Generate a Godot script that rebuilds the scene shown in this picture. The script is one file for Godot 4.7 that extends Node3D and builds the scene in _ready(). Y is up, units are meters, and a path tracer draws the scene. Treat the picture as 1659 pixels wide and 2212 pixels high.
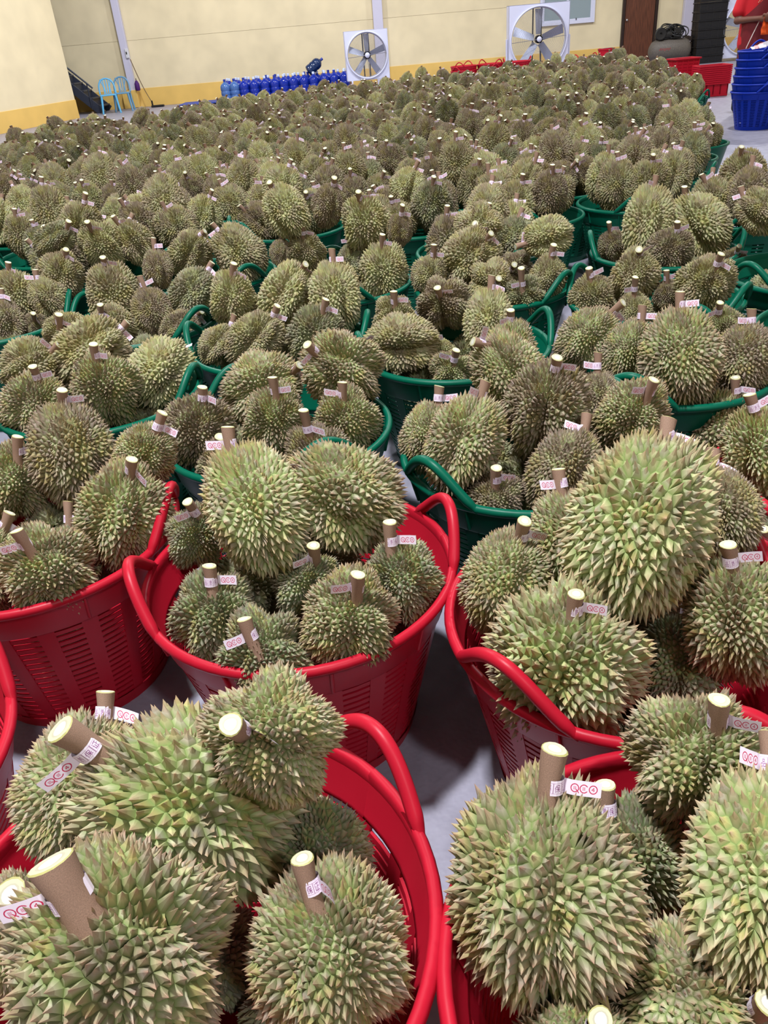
extends Node3D
# A packing hall full of baskets of durians. Units are metres, y up.

var mats := {}
var taken := {}
var proto := {}
var rng := RandomNumberGenerator.new()

# ---------------------------------------------------------------- camera, light, exposure
func set_view() -> void:
	var cam := Camera3D.new()
	cam.name = "camera"
	cam.keep_aspect = Camera3D.KEEP_HEIGHT
	cam.fov = rad_to_deg(2.0 * atan(1106.0 / 1700.0))
	cam.near = 0.02
	cam.far = 80.0
	var p := deg_to_rad(31.3)
	var r := deg_to_rad(5.0)
	var f := Vector3(0, -sin(p), -cos(p))
	var up0 := Vector3.RIGHT.cross(f)
	var right := Vector3.RIGHT * cos(r) - up0 * sin(r)
	cam.transform = Transform3D(Basis(right, right.cross(f), -f), Vector3(0, 1.304, 0))
	add_child(cam)
	cam.current = true
	var we := WorldEnvironment.new()
	we.name = "world"
	var e := Environment.new()
	e.background_mode = Environment.BG_COLOR
	e.background_color = Color(0.02, 0.02, 0.025)
	e.tonemap_mode = Environment.TONE_MAPPER_LINEAR
	e.tonemap_exposure = 1.2
	e.sdfgi_enabled = true
	e.ssao_enabled = true
	e.ssil_enabled = true
	we.environment = e
	add_child(we)

func set_lamps() -> void:
	# pendant hall lamps: the one almost overhead and a little to the left throws the shadows on the near floor
	lamp(Vector3(-1.2, 7.4, -1.1), 72.0, "hall lamp hanging over the red baskets")
	lamp(Vector3(3.6, 7.4, -9.5), 34.0, "hall lamp hanging over the right of the durian field")
	lamp(Vector3(-3.4, 7.4, -11.5), 38.0, "hall lamp hanging over the far left of the durian field")
	lamp(Vector3(8.6, 7.4, -17.5), 40.0, "hall lamp hanging before the brown door")
	lamp(Vector3(1.5, 7.4, -18.5), 40.0, "hall lamp hanging over the far end of the durian field")
	lamp(Vector3(-3.6, 7.4, -19.5), 40.0, "hall lamp hanging before the water bottles")
	lamp(Vector3(2.6, 7.4, 4.5), 22.0, "hall lamp hanging behind the nearest baskets")

func lamp(at: Vector3, energy: float, label: String) -> void:
	var o := thing("hall_lamp", label, "lamp", at)
	part("housing", lathe([Vector2(0.03, 0.5), Vector2(0.1, 0.46), Vector2(0.14, 0.3), Vector2(0.3, 0.06), Vector2(0.31, 0.0), Vector2(0.3, 0.0)], 24, [2, 4]), mat("lamp_shell", Color(0.55, 0.56, 0.58), 0.4, 0.6), o)
	part("cord", lathe([Vector2(0.012, 0.46), Vector2(0.012, 1.1)], 8), mat("cord_black", Color(0.05, 0.05, 0.05), 0.6), o)
	var m := StandardMaterial3D.new()
	m.albedo_color = Color(0.9, 0.9, 0.9)
	m.emission_enabled = true
	m.emission = Color(0.97, 0.98, 1.0)
	m.emission_energy_multiplier = 6.0
	part("glowing_face", lathe([Vector2(0.0, 0.004), Vector2(0.29, 0.004), Vector2(0.29, 0.012)], 24), m, o)
	var l := AreaLight3D.new()
	l.name = "light"
	l.area_size = Vector2(0.5, 0.5)
	l.light_energy = energy
	l.light_color = Color(0.97, 0.98, 1.0)
	l.area_range = 40.0
	l.area_attenuation = 2.0
	l.shadow_enabled = true
	l.position = Vector3(0, -0.02, 0)
	l.rotation_degrees.x = -90
	o.add_child(l)

# ---------------------------------------------------------------- naming helpers
func numbered(n: String) -> String:
	if not taken.has(n):
		taken[n] = 0
		return n
	taken[n] += 1
	return "%s_%03d" % [n, taken[n]]

func tag(o: Node3D, label: String, category := "", group := "", kind := "") -> Node3D:
	if label: o.set_meta("label", label)
	if category: o.set_meta("category", category)
	if group: o.set_meta("group", group)
	if kind: o.set_meta("kind", kind)
	return o

func thing(called: String, label: String, category: String, at := Vector3.ZERO, turn := 0.0, group := "") -> Node3D:
	var o := Node3D.new()
	o.name = numbered(called)
	o.position = at
	o.rotation.y = turn
	add_child(o)
	tag(o, label, category, group)
	return o

func part(called: String, mesh: Mesh, m: Material, parent: Node3D, at := Vector3.ZERO, basis := Basis()) -> MeshInstance3D:
	var o := MeshInstance3D.new()
	o.name = called
	o.mesh = mesh
	o.material_override = m
	o.transform = Transform3D(basis, at)
	parent.add_child(o, true)
	return o

func struct(called: String, mesh: Mesh, m: Material, at := Vector3.ZERO, basis := Basis()) -> MeshInstance3D:
	var o := part(called, mesh, m, self, at, basis)
	o.set_meta("kind", "structure")
	return o

func mat(key: String, c: Color, rough := 0.6, metal := 0.0) -> StandardMaterial3D:
	if not mats.has(key):
		var m := StandardMaterial3D.new()
		m.resource_name = key
		m.albedo_color = c
		m.roughness = rough
		m.metallic = metal
		mats[key] = m
	return mats[key]

func speckle(m: StandardMaterial3D, freq: float, lo: float, size := Vector3.ONE, sd := 3, octaves := 5) -> void:
	var n := FastNoiseLite.new()
	n.seed = sd
	n.frequency = freq
	n.fractal_octaves = octaves
	var t := NoiseTexture2D.new()
	t.width = 512
	t.height = 512
	t.seamless = true
	t.noise = n
	var g := Gradient.new()
	g.set_color(0, Color(lo, lo, lo))
	g.set_color(1, Color.WHITE)
	t.color_ramp = g
	m.albedo_texture = t
	m.uv1_triplanar = true
	m.uv1_world_triplanar = true
	m.uv1_scale = size

# ---------------------------------------------------------------- mesh helpers
class Mb:
	var st := SurfaceTool.new()
	var group := 0
	var col := Color.WHITE
	func _init() -> void:
		st.begin(Mesh.PRIMITIVE_TRIANGLES)
	func v(p: Vector3, uv := Vector2.ZERO) -> void:
		st.set_smooth_group(group)
		st.set_color(col)
		st.set_uv(uv)
		st.add_vertex(p)
	func tri(a: Vector3, b: Vector3, c: Vector3) -> void:
		v(a); v(c); v(b)
	func quad(a: Vector3, b: Vector3, c: Vector3, d: Vector3) -> void:
		tri(a, b, c); tri(a, c, d)
	func quad_uv(a: Vector3, b: Vector3, c: Vector3, d: Vector3, ua: Vector2, ub: Vector2, uc: Vector2, ud: Vector2) -> void:
		v(a, ua); v(c, uc); v(b, ub); v(a, ua); v(d, ud); v(c, uc)
	func box(c: Vector3, s: Vector3, b := Basis(), bev := 0.0) -> void:
		# a box with chamfered edges
		var keep := group
		group = -1
		var h := s * 0.5
		bev = minf(bev, minf(h.x, minf(h.y, h.z)) * 0.6)
		for axis in 3:
			for sg in [-1.0, 1.0]:
				var u := (axis + 1) % 3
				var w := (axis + 2) % 3
				var q := []
				for k in 4:
					var p := Vector3()
					p[axis] = sg * h[axis]
					p[u] = (h[u] - bev) * (1.0 if k == 1 or k == 2 else -1.0)
					p[w] = (h[w] - bev) * (1.0 if k >= 2 else -1.0)
					q.append(c + b * p)
				if sg > 0: quad(q[0], q[1], q[2], q[3])
				else: quad(q[3], q[2], q[1], q[0])
		if bev > 0.0:
			for axis in 3:
				var u := (axis + 1) % 3
				var w := (axis + 2) % 3
				for su in [-1.0, 1.0]:
					for sw in [-1.0, 1.0]:
						var q := []
						for k in 4:
							var p := Vector3()
							p[axis] = (h[axis] - bev) * (1.0 if k == 1 or k == 2 else -1.0)
							p[u] = su * (h[u] - (0.0 if k < 2 else bev))
							p[w] = sw * (h[w] - (bev if k < 2 else 0.0))
							q.append(c + b * p)
						if su * sw > 0: quad(q[0], q[1], q[2], q[3])
						else: quad(q[3], q[2], q[1], q[0])
			for sx in [-1.0, 1.0]:
				for sy in [-1.0, 1.0]:
					for sz in [-1.0, 1.0]:
						var p := Vector3(sx * h.x, sy * h.y, sz * h.z)
						var x := c + b * (p - Vector3(0, sy, sz) * bev)
						var y := c + b * (p - Vector3(sx, 0, sz) * bev)
						var z := c + b * (p - Vector3(sx, sy, 0) * bev)
						if sx * sy * sz > 0: tri(x, y, z)
						else: tri(x, z, y)
		group = keep
	func tube(path: Array, radii: Array, n := 8, caps := true, flat := 1.0) -> void:
		var rings := []
		var side := Vector3.ZERO
		for i in path.size():
			var d: Vector3 = (path[mini(i + 1, path.size() - 1)] - path[maxi(i - 1, 0)]).normalized()
			if side == Vector3.ZERO:
				side = d.cross(Vector3.UP if absf(d.y) < 0.9 else Vector3.RIGHT).normalized()
			side = (side - d * side.dot(d)).normalized()
			var o := d.cross(side)
			var r: float = radii[mini(i, radii.size() - 1)]
			var ring := []
			for k in n:
				var a := TAU * k / n
				ring.append(path[i] + (side * cos(a) + o * sin(a) * flat) * r)
			rings.append(ring)
		for i in rings.size() - 1:
			for k in n:
				var k2 := (k + 1) % n
				quad(rings[i][k], rings[i][k2], rings[i + 1][k2], rings[i + 1][k])
		if caps:
			var keep := group
			group = -1
			for k in range(1, n - 1):
				tri(rings[0][0], rings[0][k + 1], rings[0][k])
				tri(rings[-1][0], rings[-1][k], rings[-1][k + 1])
			group = keep
	func lathe(profile: Array, n: int, sharp := [], from := 0.0, to := TAU) -> void:
		for i in profile.size() - 1:
			if i in sharp: group += 1
			var a: Vector2 = profile[i]
			var b: Vector2 = profile[i + 1]
			for k in n:
				var t := from + (to - from) * k / n
				var u := from + (to - from) * (k + 1) / n
				var p := Vector3(a.x * cos(t), a.y, a.x * sin(t))
				var q := Vector3(a.x * cos(u), a.y, a.x * sin(u))
				var r := Vector3(b.x * cos(u), b.y, b.x * sin(u))
				var s := Vector3(b.x * cos(t), b.y, b.x * sin(t))
				if a.x < 1e-6: tri(p, s, r)
				elif b.x < 1e-6: tri(p, s, q)
				else: quad(p, s, r, q)
	func done() -> ArrayMesh:
		st.generate_normals()
		st.index()
		return st.commit()

func lathe(profile: Array, n := 24, sharp := []) -> ArrayMesh:
	var m := Mb.new()
	m.lathe(profile, n, sharp)
	return m.done()

func box_mesh(s: Vector3, bev := 0.004) -> ArrayMesh:
	var m := Mb.new()
	m.box(Vector3.ZERO, s, Basis(), bev)
	return m.done()

# ---------------------------------------------------------------- durians
const FACE := [Color(0.645, 0.615, 0.49), Color(0.70, 0.69, 0.535), Color(0.575, 0.515, 0.435), Color(0.55, 0.55, 0.44)]
const GROOVE := [Color(0.45, 0.50, 0.30), Color(0.54, 0.61, 0.37), Color(0.41, 0.39, 0.28), Color(0.38, 0.44, 0.28)]
const TIP := [Color(0.68, 0.52, 0.44), Color(0.73, 0.58, 0.47), Color(0.54, 0.43, 0.37), Color(0.59, 0.48, 0.41)]

var husks_fine := []
var husks_plain := []

func make_husks() -> void:
	var tints := [0, 1, 2, 3, 0, 1, 2, 3, 0, 0]
	var counts := [1180, 980, 1160, 1080, 1120, 960, 1240, 1140, 1220, 1180]
	for k in 10:
		husk_pair(k, tints[k], counts[k])

func husk_pair(sd: int, tint: int, n: int) -> void:
	var r := RandomNumberGenerator.new()
	r.seed = 100 + sd
	var noise := FastNoiseLite.new()
	noise.seed = sd + 5
	noise.frequency = 1.1
	noise.fractal_octaves = 2
	var pts := PackedVector3Array()
	for i in n:
		var u := 1.0 - 2.0 * pow((i + 0.5) / n, 1.12)
		var ph := i * 2.399963 + r.randf_range(-0.12, 0.12)
		u = clampf(u + r.randf_range(-0.5, 0.5) * 2.0 / n * 8.0, -1.0, 1.0)
		var q := sqrt(maxf(0.0, 1.0 - u * u))
		pts.append(Vector3(q * cos(ph), u, q * sin(ph)).normalized())
	var cells := voronoi(pts)
	for i in n:
		var c := Vector3.ZERO
		for q in cells[i]: c += q
		pts[i] = (pts[i] * 0.35 + c.normalized() * 0.65).normalized()
	cells = voronoi(pts)
	var lobes := []
	var a0 := r.randf() * TAU
	for k in 5:
		lobes.append(Vector2(fposmod(a0 + TAU * k / 5.0 + r.randf_range(-0.22, 0.22), TAU), r.randf_range(0.20, 0.42)))
	var body := func(d: Vector3) -> float:
		var th := acos(clampf(d.y, -1, 1))
		var phi := atan2(d.z, d.x)
		var rho := 0.475 * (1.0 + 0.11 * noise.get_noise_3dv(d * 0.9))
		for l in lobes:
			var x := absf(angle_difference(phi, l.x)) / 0.60
			if x < 1.0: rho *= 1.0 - l.y * pow(1.0 - x, 1.6) * pow(sin(th), 0.7)
		return rho * (1.0 - 0.10 * exp(-th * th / 0.09)) * (1.0 + 0.03 * cos(th))
	var fv := PackedVector3Array()
	var fc := PackedColorArray()
	var pv := PackedVector3Array()
	var pc := PackedColorArray()
	for i in n:
		var d := pts[i]
		var c: Vector3 = d * body.call(d)
		var poly: Array = cells[i]
		var base := []
		var size := 0.0
		for q in poly:
			var b: Vector3 = q * (body.call(q) - 0.006)
			base.append(b)
			size += b.distance_to(c)
		size /= poly.size()
		var h := minf(size * 1.6, 0.056) * r.randf_range(0.8, 1.18)
		var th := acos(clampf(d.y, -1, 1))
		var lean := Vector3(r.randf_range(-1, 1), r.randf_range(-1, 1), r.randf_range(-1, 1)) * 0.011 + Vector3.UP * 0.022 * exp(-th * th / 0.5) - Vector3.UP * 0.008
		var nrm := d
		var top := c + nrm * h + lean
		var patch := noise.get_noise_3dv(d * 1.7 + Vector3(9, 3, 1)) * 1.6
		var v := r.randf_range(0.88, 1.10)
		var flush := clampf(noise.get_noise_3dv(d * 1.3 + Vector3(-4, 7, 2)) * 2.2 - 0.25, 0.0, 0.6)
		var face: Color = FACE[tint].lerp(FACE[1] if patch > 0 else FACE[2], clampf(absf(patch), 0, 0.6)).lerp(Color(0.62, 0.57, 0.33), flush)
		face = Color(face.r * v, face.g * v, face.b * v * r.randf_range(0.92, 1.08)).srgb_to_linear()
		var gr: Color = GROOVE[tint].lerp(GROOVE[1] if patch > 0 else GROOVE[2], clampf(absf(patch), 0, 0.6)).srgb_to_linear()
		var tp: Color = TIP[tint].lerp(FACE[tint], r.randf() * 0.5).srgb_to_linear()
		var k := poly.size()
		var mid := []
		for b in base:
			mid.append(c.lerp(b, 0.45) + (nrm * h + lean) * 0.36)
		for j in k:
			var j2 := (j + 1) % k
			# concave pyramid: skirt, then the sharp upper half
			fv.append_array([base[j], mid[j], base[j2], base[j2], mid[j], mid[j2], mid[j], top, mid[j2]])
			fc.append_array([gr, face, gr, gr, face, face, face, tp, face])
			pv.append_array([base[j], top, base[j2]])
			pc.append_array([face.lerp(gr, 0.45), tp.lerp(face, 0.55), face.lerp(gr, 0.45)])
	husks_fine.append(flat_mesh(fv, fc))
	husks_plain.append(flat_mesh(pv, pc))

func flat_mesh(vs: PackedVector3Array, cs: PackedColorArray) -> ArrayMesh:
	var ns := PackedVector3Array()
	ns.resize(vs.size())
	for i in range(0, vs.size(), 3):
		var q := (vs[i + 2] - vs[i]).cross(vs[i + 1] - vs[i]).normalized()
		if q.dot(vs[i]) < 0.0:
			q = -q
			var t := vs[i + 1]
			vs[i + 1] = vs[i + 2]
			vs[i + 2] = t
			var tc := cs[i + 1]
			cs[i + 1] = cs[i + 2]
			cs[i + 2] = tc
		ns[i] = q
		ns[i + 1] = q
		ns[i + 2] = q
	var arr := []
	arr.resize(Mesh.ARRAY_MAX)
	arr[Mesh.ARRAY_VERTEX] = vs
	arr[Mesh.ARRAY_NORMAL] = ns
	arr[Mesh.ARRAY_COLOR] = cs
	var m := ArrayMesh.new()
	m.add_surface_from_arrays(Mesh.PRIMITIVE_TRIANGLES, arr)
	return m

func voronoi(pts: PackedVector3Array) -> Array:
	# the cell of each point on the unit sphere, clipped in its tangent plane
	var n := pts.size()
	var reach := cos(minf(1.2, 3.4 * sqrt(4.0 * PI / n)))
	var out := []
	for i in n:
		var p := pts[i]
		var e1 := p.cross(Vector3.UP if absf(p.y) < 0.9 else Vector3.RIGHT).normalized()
		var e2 := p.cross(e1)
		var s := 0.5
		var poly := [Vector2(-s, -s), Vector2(s, -s), Vector2(s, s), Vector2(-s, s)]
		for j in n:
			var q := pts[j]
			var dt := p.dot(q)
			if j == i or dt < reach: continue
			var a := e1.dot(q)
			var b := e2.dot(q)
			var lim := 1.0 - dt
			var cut := []
			var m := poly.size()
			var hit := false
			for k in m:
				if poly[k].x * a + poly[k].y * b > lim:
					hit = true
					break
			if not hit: continue
			for k in m:
				var u: Vector2 = poly[k]
				var w: Vector2 = poly[(k + 1) % m]
				var du := u.x * a + u.y * b - lim
				var dw := w.x * a + w.y * b - lim
				if du <= 0: cut.append(u)
				if (du < 0 and dw > 0) or (du > 0 and dw < 0): cut.append(u.lerp(w, du / (du - dw)))
			poly = cut
		var cell := []
		for k in poly.size():
			if poly[k].distance_to(poly[(k + 1) % poly.size()]) > 0.008 or poly.size() < 5:
				cell.append((p + e1 * poly[k].x + e2 * poly[k].y).normalized())
		if cell.size() < 3:
			cell = []
			for u in poly: cell.append((p + e1 * u.x + e2 * u.y).normalized())
		out.append(cell)
	return out

func husk_material() -> StandardMaterial3D:
	var m := mat("durian_husk", Color.WHITE, 0.62)
	m.vertex_color_use_as_albedo = true
	m.metallic_specular = 0.35
	return m

func bark_material() -> StandardMaterial3D:
	if not mats.has("stem_bark"):
		var m := mat("stem_bark", Color(0.70, 0.56, 0.47), 0.8)
		speckle(m, 0.09, 0.66, Vector3(14, 14, 14), 11)
	return mats.stem_bark

func make_stems() -> void:
	# unit stems, 1 high: flared cut end, slim middle, thick root
	for k in 3:
		var r := RandomNumberGenerator.new()
		r.seed = 40 + k
		var bend := Vector3(r.randf_range(-0.06, 0.06), 0, r.randf_range(-0.06, 0.06))
		var cut := Vector3(r.randf_range(-0.35, 0.35), 0, r.randf_range(-0.2, 0.35))
		var prof := [1.02, 0.94, 0.86, 0.82, 0.86, 0.96, 1.04]
		var m := Mb.new()
		var s := Mb.new()
		s.group = -1
		var rings := []
		for i in prof.size():
			var t := i / 6.0
			var ring := []
			for j in 14:
				var a := TAU * j / 14
				var rr: float = 0.0145 * prof[i] * (1.0 + 0.04 * sin(a * 3.0 + k + t * 4.0))
				var y := t
				if i > 3: y += (cut.x * cos(a) + cut.z * sin(a)) * 0.5 * (t - 0.5) * 0.5
				ring.append(Vector3(rr * cos(a), y, rr * sin(a)) + Vector3(bend.x * sin(t * PI) * 0.06, 0, bend.z * sin(t * PI) * 0.06))
			rings.append(ring)
		for i in rings.size() - 1:
			for j in 14:
				var j2 := (j + 1) % 14
				m.quad(rings[i][j], rings[i + 1][j], rings[i + 1][j2], rings[i][j2])
		var tint := [Color(0.66, 0.64, 0.40), Color(0.77, 0.755, 0.63), Color(0.71, 0.69, 0.59), Color(0.81, 0.81, 0.76), Color(0.83, 0.83, 0.80)]
		var mid := Vector3.ZERO
		for q in rings[6]: mid += q
		mid /= 14.0
		var shrink := [1.0, 0.90, 0.62, 0.50, 0.0]
		for q in 4:
			for j in 14:
				var j2 := (j + 1) % 14
				var up := Vector3(0, 0.012 if q > 0 else 0.0, 0)
				var up2 := Vector3(0, 0.012, 0)
				var s0: float = shrink[q] * (1.0 + (0.05 * sin(TAU * j / 14.0 * 2.0 + q + k) if q > 0 else 0.0))
				var s1: float = shrink[q] * (1.0 + (0.05 * sin(TAU * j2 / 14.0 * 2.0 + q + k) if q > 0 else 0.0))
				var t0: float = shrink[q + 1] * (1.0 + 0.05 * sin(TAU * j / 14.0 * 2.0 + q + 1 + k))
				var t1: float = shrink[q + 1] * (1.0 + 0.05 * sin(TAU * j2 / 14.0 * 2.0 + q + 1 + k))
				var a: Vector3 = mid.lerp(rings[6][j], s0) + up
				var b: Vector3 = mid.lerp(rings[6][j2], s1) + up
				var c: Vector3 = mid.lerp(rings[6][j2], t1) + up2
				var d: Vector3 = mid.lerp(rings[6][j], t0) + up2
				s.col = tint[q].srgb_to_linear()
				s.quad(a, d, c, b)
		proto["stem%d" % k] = m.done()
		proto["cut%d" % k] = s.done()

const GLYPHS := [
	["...#####...", "...#...#...", "...#...#...", "...#####...", "...........", "#####.#####", "#...#.#...#", "#...#.#...#", "#...#.#...#", "#####.#####"],
	["..########.", "..#...#....", "..########.", "..#...#....", "..#.######.", "..#.#....#.", "..#.#.#..#.", "..#.#.#..#.", ".#...#.#...", "#..##...##."],
	["..#.######.", "..#.#....#.", ".##.#....#.", ".#..######.", "##.....#...", ".#.########", ".#....###..", ".#...#.#.#.", ".#.##..#.##", ".#.....#..."],
	["#..########", ".#.....#...", ".......#...", "##.....#...", ".#..#..####", ".#..#..#...", ".#..#..#...", ".#..#..#...", ".##.#..#...", ".#.########"]]

func stamp(im: Image, x0: int, flip_order: bool) -> void:
	# the printed paper band: four boxed characters, then Q, C and a ringed 4 in red
	var violet := Color(0.55, 0.30, 0.52)
	var red := Color(0.78, 0.16, 0.34)
	var boxes := 0 if not flip_order else 192
	var rings := 236 if not flip_order else 8
	for g in 4:
		var bx := x0 + boxes + 4 + g * 52
		for k in 50:
			for t in 2:
				im.set_pixel(bx + k, 12 + t, violet.lightened(0.35))
				im.set_pixel(bx + k, 66 + t, violet.lightened(0.35))
		for k in 56:
			for t in 2:
				im.set_pixel(bx + t, 12 + k, violet.lightened(0.25))
				im.set_pixel(bx + 50 + t, 12 + k, violet.lightened(0.25))
		for y in 10:
			for x in 11:
				if GLYPHS[g][y][x] == "#":
					im.fill_rect(Rect2i(bx + 9 + x * 3, 21 + y * 4, 3, 4), violet)
	for k in 3:
		var c := Vector2(x0 + rings + 30 + k * 50, 40)
		for y in range(-27, 28):
			for x in range(-29, 30):
				var q := Vector2(x, y)
				var on := absf(q.length() - 21.0) < 2.6
				if k == 1 and x > 6 and absf(y) < 12: on = false
				if k == 0 and absf(y - x) < 3.4 and x > 6 and x < 25: on = true
				if k < 2 and (absf(x) < 9 and absf(y) < 9) and (y % 4 == 0 or x % 5 == 0): on = true
				if k == 2 and ((absf(x - 3) < 2 and absf(y) < 11) or (absf(y - 3) < 2 and absf(x) < 9) or (absf(x + y + 6) < 2.5 and y < 4 and x < 4 and x > -9)): on = true
				if on: im.set_pixelv(Vector2i(c + q), red)

func make_tags() -> void:
	var im := Image.create(416, 176, false, Image.FORMAT_RGB8)
	im.fill(Color(0.95, 0.90, 0.96))
	stamp(im, 6, false)
	var low := Image.create(416, 80, false, Image.FORMAT_RGB8)
	low.fill(Color(0.95, 0.90, 0.96))
	stamp(low, 6, true)
	im.blit_rect(low, Rect2i(0, 0, 416, 80), Vector2i(0, 96))
	var m := mat("paper_band", Color.WHITE, 0.55)
	m.albedo_texture = ImageTexture.create_from_image(im)
	m.cull_mode = BaseMaterial3D.CULL_DISABLED
	# kinds 0-2 with the free end to the right, 3 to the left
	for k in 4:
		var left := k == 3
		var rise: float = [0.15, 0.0, -0.25, 0.1][k]
		var curl: float = [0.0, -0.5, 0.3, 0.2][k]
		var mb := Mb.new()
		mb.group = -1
		var hh := 0.0086
		var r := 0.0137
		var path := []    # [position, u, lift]
		var front := PI * r
		var total := front + 0.041
		for i in 9:
			var a := PI + PI * i / 8.0      # back of the loop, plain paper
			path.append([Vector3(r * cos(a), 0, r * sin(a)) * Vector3(-1, 1, 1), -1.0, 0.0])
		for i in 9:
			var a := PI - PI * i / 8.0
			path.append([Vector3(r * cos(a), 0, r * sin(a)), i / 8.0 * front / total, 0.0])
		var last: Vector3 = Vector3(r, 0, 0.002)
		for i in range(1, 6):
			var t := i / 5.0
			var dir := Vector3(1, 0, 0.35 - curl * t)
			last += dir.normalized() * 0.041 / 5.0
			path.append([last, (front + 0.041 * t) / total, rise * 0.041 * t * (0.6 + 0.4 * t)])
		for i in path.size() - 1:
			var a = path[i]
			var b = path[i + 1]
			var ra: Vector3 = a[0]
			var rb: Vector3 = b[0]
			var ua: float = a[1]
			var ub: float = b[1]
			if left:
				ra.x = -ra.x
				rb.x = -rb.x
				ua = 1.0 - ua
				ub = 1.0 - ub
			var v0 := 0.0 if not left else 96.0 / 176.0
			var v1 := 80.0 / 176.0 if not left else 1.0
			if a[1] < 0.0 or b[1] < 0.0:
				ua = 0.004
				ub = 0.004
			var top := Vector3(0, hh, 0)
			var la := Vector3(0, a[2], 0)
			var lb := Vector3(0, b[2], 0)
			mb.quad_uv(ra - top + la, rb - top + lb, rb + top + lb, ra + top + la, Vector2(ua, v1), Vector2(ub, v1), Vector2(ub, v0), Vector2(ua, v0))
			# the inner face, plain paper a hair inside
			var ins := Vector3(0, 0, -0.0005) if i >= 17 else Vector3.ZERO
			if i < 17:
				ins = Vector3(-ra.x, 0, -ra.z) * 0.035
			var w := Vector2(0.004, 0.5)
			mb.quad_uv(rb - top + lb + ins, ra - top + la + ins, ra + top + la + ins, rb + top + lb + ins, w, w, w, w)
		proto["band%d" % k] = mb.done()

func frame_of(y: Vector3, spin: float) -> Basis:
	# an upright-as-possible frame: y along the given way, z toward the hall's near side, then spun
	y = y.normalized()
	var z := Vector3(0, 0, 1) - y * y.z
	if z.length() < 0.15: z = Vector3(0, 1, 0) - y * y.y
	z = z.normalized()
	return Basis(y.cross(z), y, z) * Basis(Vector3.UP, spin)

var durian_count := 0
func durian(x: float, y: float, z: float, w: float, el: float, ax: float, ay: float, az: float, sx: float, sy: float, sz: float, stem_long: float, stem_thick: float, tint: int, label: String, group: String) -> void:
	durian_count += 1
	rng.seed = 7000 + durian_count
	var at := Vector3(x, y, z)
	var axis := Vector3(ax, ay, az).normalized()
	var by_tint := [[0, 4, 8, 9], [1, 5], [2, 6], [3, 7]]
	var pick: int = by_tint[tint][rng.randi() % by_tint[tint].size()]
	if w > 0.2 and tint == 0: pick = [0, 8][rng.randi() % 2]
	var near := z > -2.35
	var o := thing("durian", label, "durian", at, 0.0, group)
	var b := frame_of(axis, rng.randf() * TAU)
	part("husk", husks_fine[pick] if near else husks_plain[pick], husk_material(), o, Vector3.ZERO, b * Basis.from_scale(Vector3(w, w * el, w)))
	var sd := Vector3(sx, sy, sz).normalized()
	var root := axis * w * el * 0.43
	var k := rng.randi() % 3
	var thick := stem_thick * 0.86
	var sb := frame_of(sd, rng.randf_range(-0.6, 0.6))
	var buried := 0.03
	var stem := part("stem", proto["stem%d" % k], bark_material(), o, root - sd * buried, sb * Basis.from_scale(Vector3(thick, stem_long + buried, thick)))
	part("cut_face", proto["cut%d" % k], cut_material(), stem)
	if stem_long > 0.0:
		var kind := [0, 0, 1, 2, 3][rng.randi() % 5] as int
		var kb := frame_of(sd, rng.randf_range(-0.45, 0.45))
		part("paper_band", proto["band%d" % kind], mats.paper_band, o, root + sd * (w * 0.02 + stem_long * rng.randf_range(0.22, 0.40)), kb * Basis.from_scale(Vector3(thick, 1.0, thick)))

func cut_material() -> StandardMaterial3D:
	var m := mat("stem_cut", Color.WHITE, 0.5)
	m.vertex_color_use_as_albedo = true
	return m

# ---------------------------------------------------------------- baskets
func basket_radius(y: float) -> float:
	return lerpf(0.208, 0.302, y / 0.40)

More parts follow.
